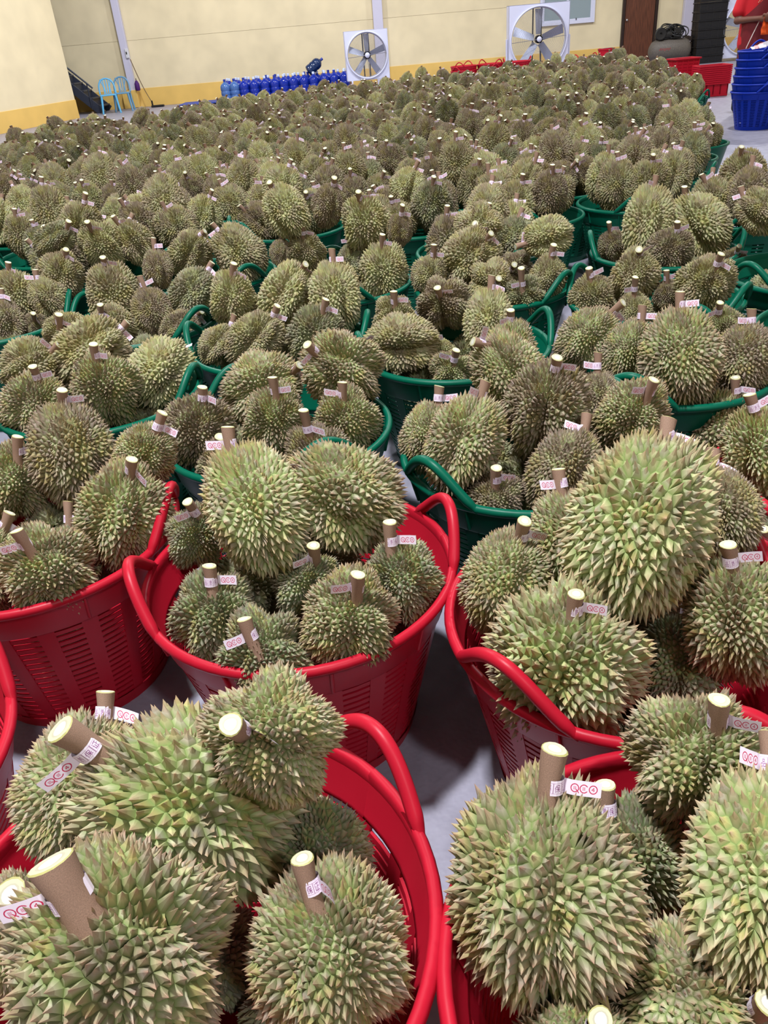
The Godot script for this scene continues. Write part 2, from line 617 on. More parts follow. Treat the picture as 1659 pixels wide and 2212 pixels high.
func make_basket_meshes() -> void:
	# band under the rolled rim
	var R := basket_radius(0.40)
	var m := Mb.new()
	var prof := [Vector2(basket_radius(0.325) + 0.001, 0.32), Vector2(basket_radius(0.325) + 0.004, 0.325), Vector2(R + 0.001, 0.384), Vector2(R + 0.010, 0.388), Vector2(R + 0.014, 0.396), Vector2(R + 0.010, 0.404), Vector2(R + 0.001, 0.407), Vector2(R - 0.004, 0.402), Vector2(R - 0.004, 0.384), Vector2(basket_radius(0.325) - 0.003, 0.332), Vector2(basket_radius(0.325) - 0.006, 0.326), Vector2(basket_radius(0.325) + 0.001, 0.32)]
	m.lathe(prof, 72, [2, 8])
	for k in 10:
		var a := TAU * (k + 0.5) / 10
		var d := Vector3(cos(a), 0, sin(a))
		var b := Basis(Vector3(-sin(a), 0, cos(a)), (d * 0.094 * 0.25 + Vector3(0, 0.094, 0)).normalized(), d)
		m.box(d * (basket_radius(0.357) + 0.006) + Vector3(0, 0.357, 0), Vector3(0.006, 0.062, 0.010), b, 0.002)
	proto["rim_band"] = m.done()
	# slatted wall: 20 uprights, hoops of flat bars between them
	var w := Mb.new()
	var n := 20
	for k in n:
		var a0 := TAU * k / n
		var half := TAU / n * 0.19
		for s in 4:
			var y0 := 0.012 + s * 0.0785
			var y1 := y0 + 0.0785
			w.group = 1
			w.quad(pol(y0, a0 + half, 0.0), pol(y1, a0 + half, 0.0), pol(y1, a0 - half, 0.0), pol(y0, a0 - half, 0.0))
			w.group = 2
			w.quad(pol(y0, a0 - half, -0.006), pol(y1, a0 - half, -0.006), pol(y1, a0 + half, -0.006), pol(y0, a0 + half, -0.006))
			w.group = -1
			w.quad(pol(y0, a0 - half, 0.0), pol(y1, a0 - half, 0.0), pol(y1, a0 - half, -0.006), pol(y0, a0 - half, -0.006))
			w.quad(pol(y1, a0 + half, 0.0), pol(y0, a0 + half, 0.0), pol(y0, a0 + half, -0.006), pol(y1, a0 + half, -0.006))
		for j in 17:
			var y := 0.034 + j * 0.0168
			for q in 2:
				var b0 := a0 + half + (TAU / n - 2 * half) * q / 2.0
				var b1 := a0 + half + (TAU / n - 2 * half) * (q + 1) / 2.0
				w.group = -1
				w.quad(pol(y, b1, -0.001), pol(y + 0.0105, b1, -0.001), pol(y + 0.0105, b0, -0.001), pol(y, b0, -0.001))
				w.quad(pol(y, b0, -0.006), pol(y + 0.0105, b0, -0.006), pol(y + 0.0105, b1, -0.006), pol(y, b1, -0.006))
				w.quad(pol(y + 0.0105, b1, -0.001), pol(y + 0.0105, b1, -0.006), pol(y + 0.0105, b0, -0.006), pol(y + 0.0105, b0, -0.001))
				w.quad(pol(y, b0, -0.001), pol(y, b0, -0.006), pol(y, b1, -0.006), pol(y, b1, -0.001))
	w.group = 3
	w.lathe([Vector2(basket_radius(0) + 0.001, 0.0), Vector2(basket_radius(0.035) + 0.002, 0.034)], 48)
	proto["slatted_wall"] = w.done()
	proto["basket_floor"] = lathe([Vector2(0.0, 0.012), Vector2(0.10, 0.014), Vector2(0.207, 0.012), Vector2(0.207, 0.002), Vector2(0.0, 0.002)], 40, [2, 3])
	# looped handle over the rim, flaring into it at both ends
	var h := Mb.new()
	var path := []
	var rad := []
	for i in 33:
		var s := i / 16.0 - 1.0
		var lift := 0.086 * pow(cos(s * PI / 2.0), 1.4)
		var th := s * 0.42
		var rr := R + 0.006 + lift * 0.10
		path.append(Vector3(rr * cos(th), 0.397 + lift - 0.006 * smoothstep(0.85, 1.0, absf(s)), -rr * sin(th)))
		rad.append(0.0115 - 0.005 * smoothstep(0.8, 1.0, absf(s)))
	h.tube(path, rad, 10)
	proto["handle"] = h.done()
	# webs where the loop meets the band
	var f := Mb.new()
	for sg in [-1.0, 1.0]:
		for i in 8:
			var s0: float = 0.62 + 0.045 * i
			var s1 := s0 + 0.045
			var q := []
			for s in [s0, s1]:
				var lift := 0.086 * pow(maxf(cos(s * PI / 2.0), 0.0), 1.4)
				var th: float = sg * s * 0.42
				var fr := clampf((s - 0.62) / 0.2, 0.0, 1.0)
				for e in [0.0, lift * fr]:
					for t in [0.005, -0.004]:
						q.append(Vector3((R + t + e * 0.1) * cos(th), 0.40 + e, -(R + t + e * 0.1) * sin(th)))
			f.group = 1
			f.quad(q[0], q[4], q[6], q[2])
			f.group = 2
			f.quad(q[1], q[3], q[7], q[5])
	proto["handle_web"] = f.done()
	# plain copies for baskets deep in the field
	var c := Mb.new()
	c.lathe([Vector2(0.0, 0.002), Vector2(0.208, 0.002), Vector2(R, 0.384), Vector2(R + 0.012, 0.39), Vector2(R + 0.012, 0.404), Vector2(R - 0.004, 0.404), Vector2(0.204, 0.012), Vector2(0.0, 0.012)], 28, [1, 2, 5, 6])
	proto["plain_body"] = c.done()
	var p := Mb.new()
	var pp := []
	for i in 9: pp.append(path[i * 4])
	p.tube(pp, [0.0105], 6)
	proto["plain_handle"] = p.done()

func pol(y: float, a: float, off: float) -> Vector3:
	var r := basket_radius(y) + off
	return Vector3(r * cos(a), y, r * sin(a))

func plastic(colour: String) -> StandardMaterial3D:
	var c: Color = {"red": Color(0.70, 0.09, 0.17), "green": Color(0.0, 0.36, 0.27), "blue": Color(0.06, 0.18, 0.62)}[colour]
	var m := mat("plastic_" + colour, c, 0.4)
	m.metallic_specular = 0.32
	return m

func basket(x: float, z: float, turn: float, colour: String, label: String, group: String, y := 0.0) -> Node3D:
	var o := thing("plastic_basket", label, "basket", Vector3(x, y, z), turn, group)
	var m := plastic(colour)
	part("slatted_wall", proto.slatted_wall, m, o)
	part("rim_band", proto.rim_band, m, o)
	part("basket_floor", proto.basket_floor, m, o)
	for t in [0.0, PI]:
		var h := part("handle", proto.handle, m, o, Vector3.ZERO, Basis(Vector3.UP, t))
		part("handle_web", proto.handle_web, m, h)
	return o

func far_basket(x: float, z: float, turn: float, label: String, group: String) -> void:
	var o := thing("plastic_basket", label, "basket", Vector3(x, 0, z), turn, group)
	part("body", proto.plain_body, plastic("green"), o)
	for t in [0.0, PI]:
		part("handle", proto.plain_handle, plastic("green"), o, Vector3.ZERO, Basis(Vector3.UP, t))

# ---------------------------------------------------------------- the hall
func build_hall() -> void:
	var fl := mat("concrete", Color(0.62, 0.61, 0.67), 0.45)
	speckle(fl, 0.03, 0.86, Vector3(0.55, 0.55, 0.55), 21)
	var nm := FastNoiseLite.new()
	nm.frequency = 0.25
	nm.seed = 4
	var nt := NoiseTexture2D.new()
	nt.noise = nm
	nt.seamless = true
	nt.as_normal_map = true
	nt.bump_strength = 1.2
	fl.normal_enabled = true
	fl.normal_texture = nt
	fl.normal_scale = 0.25
	struct("floor", box_mesh(Vector3(30, 0.2, 35), 0.0), fl, Vector3(0, -0.1, -8.6))
	var cream := mat("wall_cream", Color(0.93, 0.87, 0.72), 0.75)
	speckle(cream, 0.006, 0.93, Vector3(0.35, 0.35, 0.35), 8, 3)
	var ochre := mat("wall_yellow", Color(0.93, 0.77, 0.42), 0.7)
	speckle(ochre, 0.006, 0.92, Vector3(0.35, 0.35, 0.35), 9, 3)
	var wh := mat("ceiling_white", Color(0.82, 0.83, 0.84), 0.8)
	struct("ceiling", box_mesh(Vector3(30, 0.2, 35), 0.0), wh, Vector3(0, 8.6, -8.6))
	# back wall: two cast courses with a fine open joint, and the yellow band at its foot
	var back := struct("wall_back", box_mesh(Vector3(30, 1.61, 0.2), 0.003), cream, Vector3(0, 0.805, -25.3))
	part("upper_course", box_mesh(Vector3(30, 6.88, 0.2), 0.003), cream, back, Vector3(0, 4.249, 0.0))
	struct("trim_1", box_mesh(Vector3(30, 0.46, 0.02), 0.003), ochre, Vector3(0, 0.23, -25.195))
	struct("wall_right", box_mesh(Vector3(0.2, 8.5, 35), 0.0), cream, Vector3(14.6, 4.25, -8.6))
	struct("wall_front", box_mesh(Vector3(30, 8.5, 0.2), 0.0), cream, Vector3(0, 4.25, 8.6))
	# side room on the left: a long wall that ends at a corner, with the same yellow band
	var a := Vector3(-6.9, 0, -22.83)
	var b := Vector3(-14.9, 0, 6.4)
	var dir := (b - a).normalized()
	var out := dir.cross(Vector3.UP)
	if out.x < 0: out = -out
	var bas := Basis(out, Vector3.UP, out.cross(Vector3.UP))
	var long := a.distance_to(b)
	struct("wall_left", box_mesh(Vector3(0.2, 8.5, long), 0.004), cream, (a + b) * 0.5 - out * 0.1 + Vector3(0, 4.25, 0), bas)
	struct("trim_2", box_mesh(Vector3(0.02, 0.42, long), 0.003), ochre, (a + b) * 0.5 + out * 0.006 + Vector3(0, 0.21, 0), bas)
	struct("wall_passage", box_mesh(Vector3(0.2, 8.5, 5.0), 0.0), cream, Vector3(-10.6, 4.25, -24.0))
	# steel columns against the back wall
	var lav := mat("column_paint", Color(0.80, 0.79, 0.87), 0.5)
	for c in [[-5.93, 0.19], [1.0, 0.26], [9.5, 0.30]]:
		var col := struct("trim_%d" % (3 + int(c[0] > 0) + int(c[0] > 5)), box_mesh(Vector3(c[1], 8.4, 0.16), 0.008), lav, Vector3(c[0], 4.2, -25.10))
		part("base_plate", box_mesh(Vector3(c[1] + 0.1, 0.02, 0.22), 0.004), lav, col, Vector3(0, -4.19, 0.02))
	struct("trim_6", box_mesh(Vector3(0.42, 0.44, 0.16), 0.006), ochre, Vector3(-6.02, 0.22, -25.05))
	# window with a sliding aluminium frame
	var fr := mat("window_frame", Color(0.86, 0.87, 0.95), 0.4)
	var win := struct("window_1", frame_mesh(1.5, 1.2, 0.07, 0.07), fr, Vector3(6.17, 1.70, -25.17))
	part("sash", frame_mesh(0.70, 1.06, 0.05, 0.035), fr, win, Vector3(0.33, 0, 0.012))
	part("sash", frame_mesh(0.70, 1.06, 0.05, 0.035), fr, win, Vector3(-0.33, 0, -0.012))
	var gl := mat("window_glass", Color(0.66, 0.74, 0.78, 0.55), 0.08)
	gl.transparency = BaseMaterial3D.TRANSPARENCY_ALPHA
	part("pane", box_mesh(Vector3(0.60, 0.96, 0.005), 0.0), gl, win, Vector3(0.33, 0, 0.012))
	part("pane", box_mesh(Vector3(0.60, 0.96, 0.005), 0.0), gl, win, Vector3(-0.33, 0, -0.012))
	part("latch", box_mesh(Vector3(0.02, 0.05, 0.02), 0.004), mat("dark_metal", Color(0.12, 0.12, 0.13), 0.5), win, Vector3(0.24, -0.49, 0.04))
	# brown flush door
	var wood := mat("door_wood", Color(0.47, 0.27, 0.18), 0.5)
	speckle(wood, 0.02, 0.66, Vector3(3.0, 0.25, 3.0), 31)
	var dark := mat("door_frame", Color(0.17, 0.10, 0.08), 0.5)
	var door := struct("door_1", box_mesh(Vector3(0.80, 2.08, 0.05), 0.004), wood, Vector3(8.17, 1.05, -25.17))
	part("stile", box_mesh(Vector3(0.07, 2.12, 0.09), 0.006), dark, door, Vector3(-0.45, 0.0, 0.01))
	part("stile", box_mesh(Vector3(0.07, 2.12, 0.09), 0.006), dark, door, Vector3(0.45, 0.0, 0.01))
	part("head", box_mesh(Vector3(0.97, 0.07, 0.09), 0.006), dark, door, Vector3(0, 1.07, 0.01))
	part("door_knob", lathe([Vector2(0.0, 0.07), Vector2(0.025, 0.065), Vector2(0.033, 0.045), Vector2(0.02, 0.03), Vector2(0.012, 0.02), Vector2(0.03, 0.012), Vector2(0.03, 0.0)], 16), mat("chrome", Color(0.85, 0.85, 0.86), 0.2, 0.9), door, Vector3(-0.36, 0.03, 0.02), Basis(Vector3.RIGHT, PI / 2))

func frame_mesh(w: float, h: float, t: float, d: float) -> ArrayMesh:
	var m := Mb.new()
	for s in [-1.0, 1.0]:
		m.box(Vector3(s * (w - t) / 2, 0, 0), Vector3(t, h, d), Basis(), 0.004)
		m.box(Vector3(0, s * (h - t) / 2, 0), Vector3(w - 2 * t, t, d), Basis(), 0.004)
	return m.done()

# ---------------------------------------------------------------- things along the back wall
func ring(m: Mb, c: Vector3, r: float, thick: float, n := 32, seg := 5) -> void:
	var p := []
	for i in n + 1: p.append(c + Vector3(r * cos(TAU * i / n), r * sin(TAU * i / n), 0))
	m.tube(p, [thick], seg, false)

func fan(at: Vector3, turn: float, s: float, feet: bool, label: String) -> void:
	# square sheet-metal fan box with a round opening, wire guard, motor on bars and five blades at rest
	var o := thing("box_fan", label, "fan", at, turn)
	var white := mat("fan_white", Color(0.80, 0.81, 0.90), 0.45)
	var h := s / 2
	var r := s * 0.455
	var m := Mb.new()
	m.group = -1
	var n := 64
	for z in [0.0, 1.0]:
		for i in n:
			var a := TAU * i / n
			var b := TAU * (i + 1) / n
			var q := [Vector3(r * cos(a), r * sin(a), 0), sq(a, h), sq(b, h), Vector3(r * cos(b), r * sin(b), 0)]
			if z == 0.0: m.quad(q[0], q[1], q[2], q[3])
			else:
				for k in 4: q[k].z = -0.004
				m.quad(q[3], q[2], q[1], q[0])
	for k in 4:
		var bb := Basis(Vector3(0, 0, 1), k * PI / 2)
		m.box(bb * Vector3(0, h - 0.006, -0.15), Vector3(s, 0.012, 0.30) if k % 2 == 0 else Vector3(s, 0.012, 0.30), bb, 0.003)
	part("casing", m.done(), white, o)
	var l := Mb.new()
	for i in n:
		var a := TAU * i / n
		var b := TAU * (i + 1) / n
		var c := [0.03, 0.0]
		var prof := [Vector2(r + 0.035, 0.002), Vector2(r + 0.03, 0.03), Vector2(r + 0.008, 0.045), Vector2(r - 0.004, 0.03), Vector2(r - 0.02, -0.1)]
		for k in 4:
			var p: Vector2 = prof[k]
			var q: Vector2 = prof[k + 1]
			l.quad(Vector3(p.x * cos(a), p.x * sin(a), p.y), Vector3(p.x * cos(b), p.x * sin(b), p.y), Vector3(q.x * cos(b), q.x * sin(b), q.y), Vector3(q.x * cos(a), q.x * sin(a), q.y))
	part("shroud_ring", l.done(), white, o)
	var g := Mb.new()
	var count := 26
	for k in count:
		var rr := r * (0.14 + 0.85 * (k + 1) / count)
		ring(g, Vector3(0, 0, 0.065 - 0.05 * pow(rr / r, 4)), rr, 0.0022, 36, 4)
	for k in 4:
		var a := k * TAU / 4 + 0.06
		g.tube([Vector3(0.05 * cos(a), 0.05 * sin(a), 0.065), Vector3(r * 0.7 * cos(a), r * 0.7 * sin(a), 0.06), Vector3(r * cos(a), r * sin(a), 0.02)], [0.006], 5)
	part("wire_guard", g.done(), mat("wire_grey", Color(0.50, 0.50, 0.54), 0.4, 0.5), o)
	part("hub_cap", lathe([Vector2(0.0, 0.02), Vector2(0.05, 0.018), Vector2(0.062, 0.0), Vector2(0.06, -0.02)], 20), white, o, Vector3(0, 0, 0.07), Basis(Vector3.RIGHT, PI / 2))
	var dm := mat("dark_metal", Color(0.12, 0.12, 0.13), 0.5)
	part("hub", lathe([Vector2(0.085, 0.02), Vector2(0.09, 0.0), Vector2(0.09, -0.14), Vector2(0.0, -0.14)], 20), dm, o, Vector3(0, 0, 0.045), Basis(Vector3.RIGHT, PI / 2))
	var blade := Mb.new()
	for i in 8:
		var t0 := 0.16 + 0.8 * i / 8.0
		var t1 := 0.16 + 0.8 * (i + 1) / 8.0
		var q := []
		for t in [t0, t1]:
			var tw := lerpf(0.75, 0.35, t)
			var wd: float = s * lerpf(0.09, 0.15, sqrt(t))
			for e in [-0.5, 0.0, 0.5]:
				q.append(Vector3(t * r * 0.98, e * wd * cos(tw), e * wd * sin(tw) + 0.02 * (0.25 - e * e) - 0.09))
		for k in 2:
			blade.group = 1
			blade.quad(q[k], q[3 + k], q[4 + k], q[1 + k])
			blade.group = 2
			var off := Vector3(0, 0, -0.003)
			blade.quad(q[1 + k] + off, q[4 + k] + off, q[3 + k] + off, q[k] + off)
	var bm := blade.done()
	for k in 5:
		part("blade", bm, mat("fan_blade", Color(0.66, 0.68, 0.76), 0.4, 0.3), o, Vector3.ZERO, Basis(Vector3(0, 0, 1), TAU * k / 5.0 + 0.3))
	var bars := Mb.new()
	for x in [-0.07, 0.07]:
		bars.box(Vector3(x * s, 0, -0.24), Vector3(0.03, s * 0.96, 0.03), Basis(), 0.004)
	part("motor_bar", bars.done(), dm, o)
	if feet:
		for sg in [-1.0, 1.0]:
			var f := Mb.new()
			f.box(Vector3(sg * (h + 0.03), -h * 0.55, -0.1), Vector3(0.04, s * 0.62, 0.06), Basis(), 0.005)
			f.box(Vector3(sg * (h + 0.03), -h * 1.17, -0.1), Vector3(0.06, 0.05, 0.7), Basis(), 0.006)
			part("stand", f.done(), white, o)
	else:
		for sg in [-1.0, 1.0]:
			var f := Mb.new()
			f.box(Vector3(sg * h * 0.8, -h - at.y * 0.0 - (at.y - h) * 0.5, -0.13), Vector3(0.06, at.y - h, 0.3), Basis(), 0.006)
			part("stand", f.done(), white, o)

func sq(a: float, h: float) -> Vector3:
	var c := cos(a)
	var s := sin(a)
	var k := h / maxf(absf(c), absf(s))
	return Vector3(c * k, s * k, 0)

func water_bottles() -> void:
	var body := lathe([Vector2(0.0, 0.01), Vector2(0.11, 0.0), Vector2(0.128, 0.015), Vector2(0.132, 0.04), Vector2(0.132, 0.10), Vector2(0.124, 0.115), Vector2(0.124, 0.125), Vector2(0.132, 0.14), Vector2(0.132, 0.20), Vector2(0.124, 0.215), Vector2(0.124, 0.225), Vector2(0.132, 0.24), Vector2(0.132, 0.31), Vector2(0.12, 0.35), Vector2(0.085, 0.39), Vector2(0.045, 0.415), Vector2(0.030, 0.43), Vector2(0.028, 0.455)], 20)
	var cap := lathe([Vector2(0.030, 0.435), Vector2(0.034, 0.44), Vector2(0.034, 0.485), Vector2(0.028, 0.492), Vector2(0.0, 0.494)], 14, [1, 2])
	var blue := mat("bottle_blue", Color(0.07, 0.17, 0.60), 0.15)
	var pale := mat("bottle_pale", Color(0.28, 0.42, 0.66), 0.15)
	var capm := mat("bottle_cap", Color(0.82, 0.87, 0.98), 0.4)
	var capd := mat("bottle_cap_blue", Color(0.12, 0.20, 0.60), 0.4)
	var r := RandomNumberGenerator.new()
	r.seed = 12
	var names := ["front", "second", "third"]
	for row in 3:
		for i in 13:
			var x := -3.2 + i * 0.262 + (0.1 if row == 1 else 0.0) + r.randf_range(-0.02, 0.02)
			if row == 0 and i < 1: x = -3.19
			if x > 0.15: continue
			var p := row == 0 and i < 2
			var o := thing("water_bottle", "large blue water bottle, %s row by the wall, %s from the left" % [names[row], ordinal(i + 1)], "bottle", Vector3(x, 0.06, -23.7 - row * 0.30), r.randf() * 6.0, "water bottles by the back wall")
			part("body", body, pale if p else blue, o)
			part("cap", cap, capd if r.randf() < 0.15 or p else capm, o)
	var t := thing("water_bottle", "dark blue water bottle lying slanted on top of the standing bottles", "bottle", Vector3(-0.98, 0.56, -23.85), 0.0, "water bottles by the back wall")
	t.rotation = Vector3(0, 0.2, -1.0)
	part("body", body, mat("bottle_deep", Color(0.07, 0.17, 0.34), 0.2), t)
	part("cap", cap, capd, t)
	var pal := thing("pallet", "blue plastic pallet under the row of water bottles", "pallet", Vector3(-2.0, 0, -24.0))
	var m := mat("pallet_blue", Color(0.12, 0.25, 0.62), 0.5)
	for k in 9:
		part("deck_board", box_mesh(Vector3(4.9, 0.02, 0.10), 0.003), m, pal, Vector3(0, 0.05, -0.48 + k * 0.12))
	for k in 7:
		part("runner", box_mesh(Vector3(0.10, 0.038, 1.06), 0.003), m, pal, Vector3(-2.4 + k * 0.8, 0.02, 0))

func ordinal(i: int) -> String:
	var small := ["first", "second", "third", "fourth", "fifth", "sixth", "seventh", "eighth", "ninth", "tenth", "eleventh", "twelfth", "thirteenth", "fourteenth", "fifteenth", "sixteenth", "seventeenth", "eighteenth", "nineteenth", "twentieth"]
	if i <= 20: return small[i - 1]
	return "thirtieth" if i == 30 else ("twenty-" if i < 30 else "thirty-") + small[i % 10 - 1]

func chair(at: Vector3, turn: float, c: Color, label: String) -> void:
	# one-piece plastic chair: splayed legs, slatted round-topped back, arms left off
	var o := thing("plastic_chair", label, "chair", at, turn, "blue plastic chairs")
	var m := mat("chair_%s" % c.to_html(false), c, 0.35)
	var s := Mb.new()
	s.box(Vector3(0, 0.425, 0), Vector3(0.42, 0.03, 0.42), Basis(), 0.012)
	part("seat", s.done(), m, o)
	for sx in [-1.0, 1.0]:
		for sz in [-1.0, 1.0]:
			var l := Mb.new()
			l.tube([Vector3(sx * 0.18, 0.42, sz * 0.18), Vector3(sx * 0.20, 0.2, sz * 0.20), Vector3(sx * 0.225, 0.0, sz * 0.23)], [0.030, 0.026, 0.022], 8)
			part("leg", l.done(), m, o)
	var b := Mb.new()
	var p := []
	for i in 17:
		var a := PI * i / 16.0
		var x := 0.205 * (1.0 if i < 5 else 1.0) * cos(a)
		var y := 0.44 + 0.36 * pow(sin(a), 0.55)
		p.append(Vector3(x, y, -0.19 - 0.10 * (y - 0.44) / 0.36))
	b.tube(p, [0.020], 8)
	part("back_hoop", b.done(), m, o)
	for k in 5:
		var x := -0.12 + k * 0.06
		var q := Mb.new()
		q.tube([Vector3(x * 0.7, 0.44, -0.19), Vector3(x * (0.6 if k % 2 == 0 else 1.1), 0.6, -0.24), Vector3(x * 1.15, 0.785, -0.285)], [0.014], 6)
		part("back_slat", q.done(), m, o)

func stairs() -> void:
	# dark steel stair rising to the left behind the side room's corner
	var o := thing("metal_staircase", "dark steel staircase with a handrail in the passage at the left", "stairs", Vector3(-6.62, 0, -24.1))
	var m := mat("stair_steel", Color(0.22, 0.24, 0.30), 0.5, 0.3)
	for k in 9:
		part("tread", box_mesh(Vector3(0.25, 0.035, 0.8), 0.004), m, o, Vector3(-0.12 - k * 0.20, 0.16 + k * 0.19, -0.45))
		part("riser", box_mesh(Vector3(0.012, 0.17, 0.8), 0.002), m, o, Vector3(-0.23 - k * 0.20, 0.26 + k * 0.19, -0.45))
	for z in [0.0, -0.88]:
		var s := Mb.new()
		s.box(Vector3(-0.98, 0.93, z), Vector3(2.62, 0.20, 0.03), Basis(Vector3(0, 0, 1), -atan(0.95)), 0.004)
		part("stringer", s.done(), m, o)
	var h := Mb.new()
	h.tube([Vector3(-0.12, 0.60, 0.03), Vector3(-0.22, 0.70, 0.03), Vector3(-1.9, 2.3, 0.03)], [0.022], 8)
	part("handrail", h.done(), m, o)
	for k in 3:
		var q := Mb.new()
		q.tube([Vector3(-0.25 - k * 0.7, 0.1 + k * 0.66, 0.03), Vector3(-0.25 - k * 0.7, 0.74 + k * 0.665, 0.03)], [0.016], 6)
		part("baluster", q.done(), m, o)

func wall_bits() -> void:
	var o := thing("switch_box", "white switch box with a black socket on the left column", "switch", Vector3(-5.86, 1.32, -25.0))
	part("case", box_mesh(Vector3(0.09, 0.22, 0.05), 0.008), mat("white_plastic", Color(0.86, 0.86, 0.88), 0.4), o)
	part("socket", box_mesh(Vector3(0.03, 0.06, 0.012), 0.004), mat("black_plastic", Color(0.05, 0.05, 0.06), 0.5), o, Vector3(-0.01, 0.01, 0.029))
	var c := Mb.new()
	var pts := []
	for i in 14:
		var t := i / 13.0
		pts.append(Vector3(-5.80, 1.18, -24.96).lerp(Vector3(-5.38, 0.10, -24.7), t) + Vector3(0, -0.10 * sin(t * PI), 0))
	c.tube(pts, [0.011], 6)
	tag(part("power_cable", c.done(), mat("cable_brown", Color(0.42, 0.32, 0.22), 0.6), self), "thin brown cable slanting from the switch box down to the floor", "cable")
	var b := thing("foot_pump", "small black pump on the floor at the end of the brown cable", "pump", Vector3(-5.28, 0, -24.6))
	part("case", box_mesh(Vector3(0.34, 0.05, 0.16), 0.012), mat("black_plastic", Color(0.05, 0.05, 0.06), 0.5), b, Vector3(0.05, 0.028, 0))
	part("lever", box_mesh(Vector3(0.04, 0.14, 0.05), 0.01), mat("black_plastic", Color(0.05, 0.05, 0.06), 0.5), b, Vector3(-0.09, 0.10, 0))
	var u := thing("folded_umbrella", "purple folded umbrella hanging beside the left column", "umbrella", Vector3(-5.76, 0.42, -24.96))
	part("canopy", lathe([Vector2(0.05, 0.0), Vector2(0.07, 0.03), Vector2(0.066, 0.17), Vector2(0.03, 0.24), Vector2(0.012, 0.25)], 9), mat("umbrella_purple", Color(0.30, 0.10, 0.42), 0.7), u)
	part("tip", lathe([Vector2(0.012, 0.25), Vector2(0.010, 0.30), Vector2(0.0, 0.305)], 8), mat("black_plastic", Color(0.05, 0.05, 0.06), 0.5), u)

func compressor() -> void:
	var o := thing("air_compressor", "grey air compressor with a dusty tank and black hoses on top", "compressor", Vector3(8.27, 0, -22.9))
	var tankm := mat("tank_grey", Color(0.42, 0.39, 0.36), 0.6)
	speckle(tankm, 0.03, 0.75, Vector3(1.5, 1.5, 1.5), 14)
	part("tank", lathe([Vector2(0.0, -0.52), Vector2(0.12, -0.51), Vector2(0.21, -0.45), Vector2(0.25, -0.36), Vector2(0.25, 0.36), Vector2(0.21, 0.45), Vector2(0.12, 0.51), Vector2(0.0, 0.52)], 28), tankm, o, Vector3(0, 0.36, 0), Basis(Vector3(0, 0, 1), PI / 2))
	var w := Mb.new()
	for x in [-0.3, 0.3]:
		w.box(Vector3(x, 0.07, 0), Vector3(0.06, 0.14, 0.34), Basis(), 0.006)
	part("feet", w.done(), mat("dark_metal", Color(0.12, 0.12, 0.13), 0.5), o)
	var dm := mat("engine_dark", Color(0.09, 0.085, 0.08), 0.5)
	part("motor", lathe([Vector2(0.0, -0.18), Vector2(0.10, -0.18), Vector2(0.11, -0.15), Vector2(0.11, 0.15), Vector2(0.09, 0.2), Vector2(0.0, 0.2)], 18, [1]), dm, o, Vector3(-0.18, 0.70, 0), Basis(Vector3(0, 0, 1), PI / 2))
	part("pump_head", box_mesh(Vector3(0.2, 0.26, 0.2), 0.02), dm, o, Vector3(0.14, 0.72, 0))
	part("flywheel", lathe([Vector2(0.03, 0.02), Vector2(0.11, 0.02), Vector2(0.14, 0.03), Vector2(0.14, -0.03), Vector2(0.11, -0.02), Vector2(0.03, -0.02)], 20), dm, o, Vector3(-0.30, 0.74, 0.12), Basis(Vector3.RIGHT, PI / 2))
	var r := RandomNumberGenerator.new()
	r.seed = 3
	for k in 16:
		var h := Mb.new()
		var p := []
		var mid := Vector3(r.randf_range(-0.14, 0.2), r.randf_range(0.70, 0.84), r.randf_range(-0.05, 0.12))
		var rr := r.randf_range(0.08, 0.19)
		var tilt := Basis(Vector3(1, 0, 0), r.randf_range(-0.7, 0.5)) * Basis(Vector3(0, 0, 1), r.randf_range(-0.5, 0.5))
		for i in 25:
			var a := TAU * i / 24.0
			p.append(mid + tilt * Vector3(cos(a) * rr * 1.2, sin(a) * rr * 0.85, 0.02 * sin(a * 3)))
		h.tube(p, [0.014], 6, false)
		part("hose_coil", h.done(), mat("hose_black", Color(0.04, 0.04, 0.045), 0.35), o)
	# worn red lettering on the tank
	var t := Mb.new()
	for k in 9:
		t.box(Vector3(-0.34 + k * 0.033, 0.40 + r.randf_range(-0.012, 0.012), 0.249), Vector3(0.011, r.randf_range(0.03, 0.08), 0.004), Basis(Vector3(0, 0, 1), r.randf_range(-0.5, 0.5)))
	part("red_lettering", t.done(), mat("red_mark", Color(0.62, 0.20, 0.22), 0.6), o)

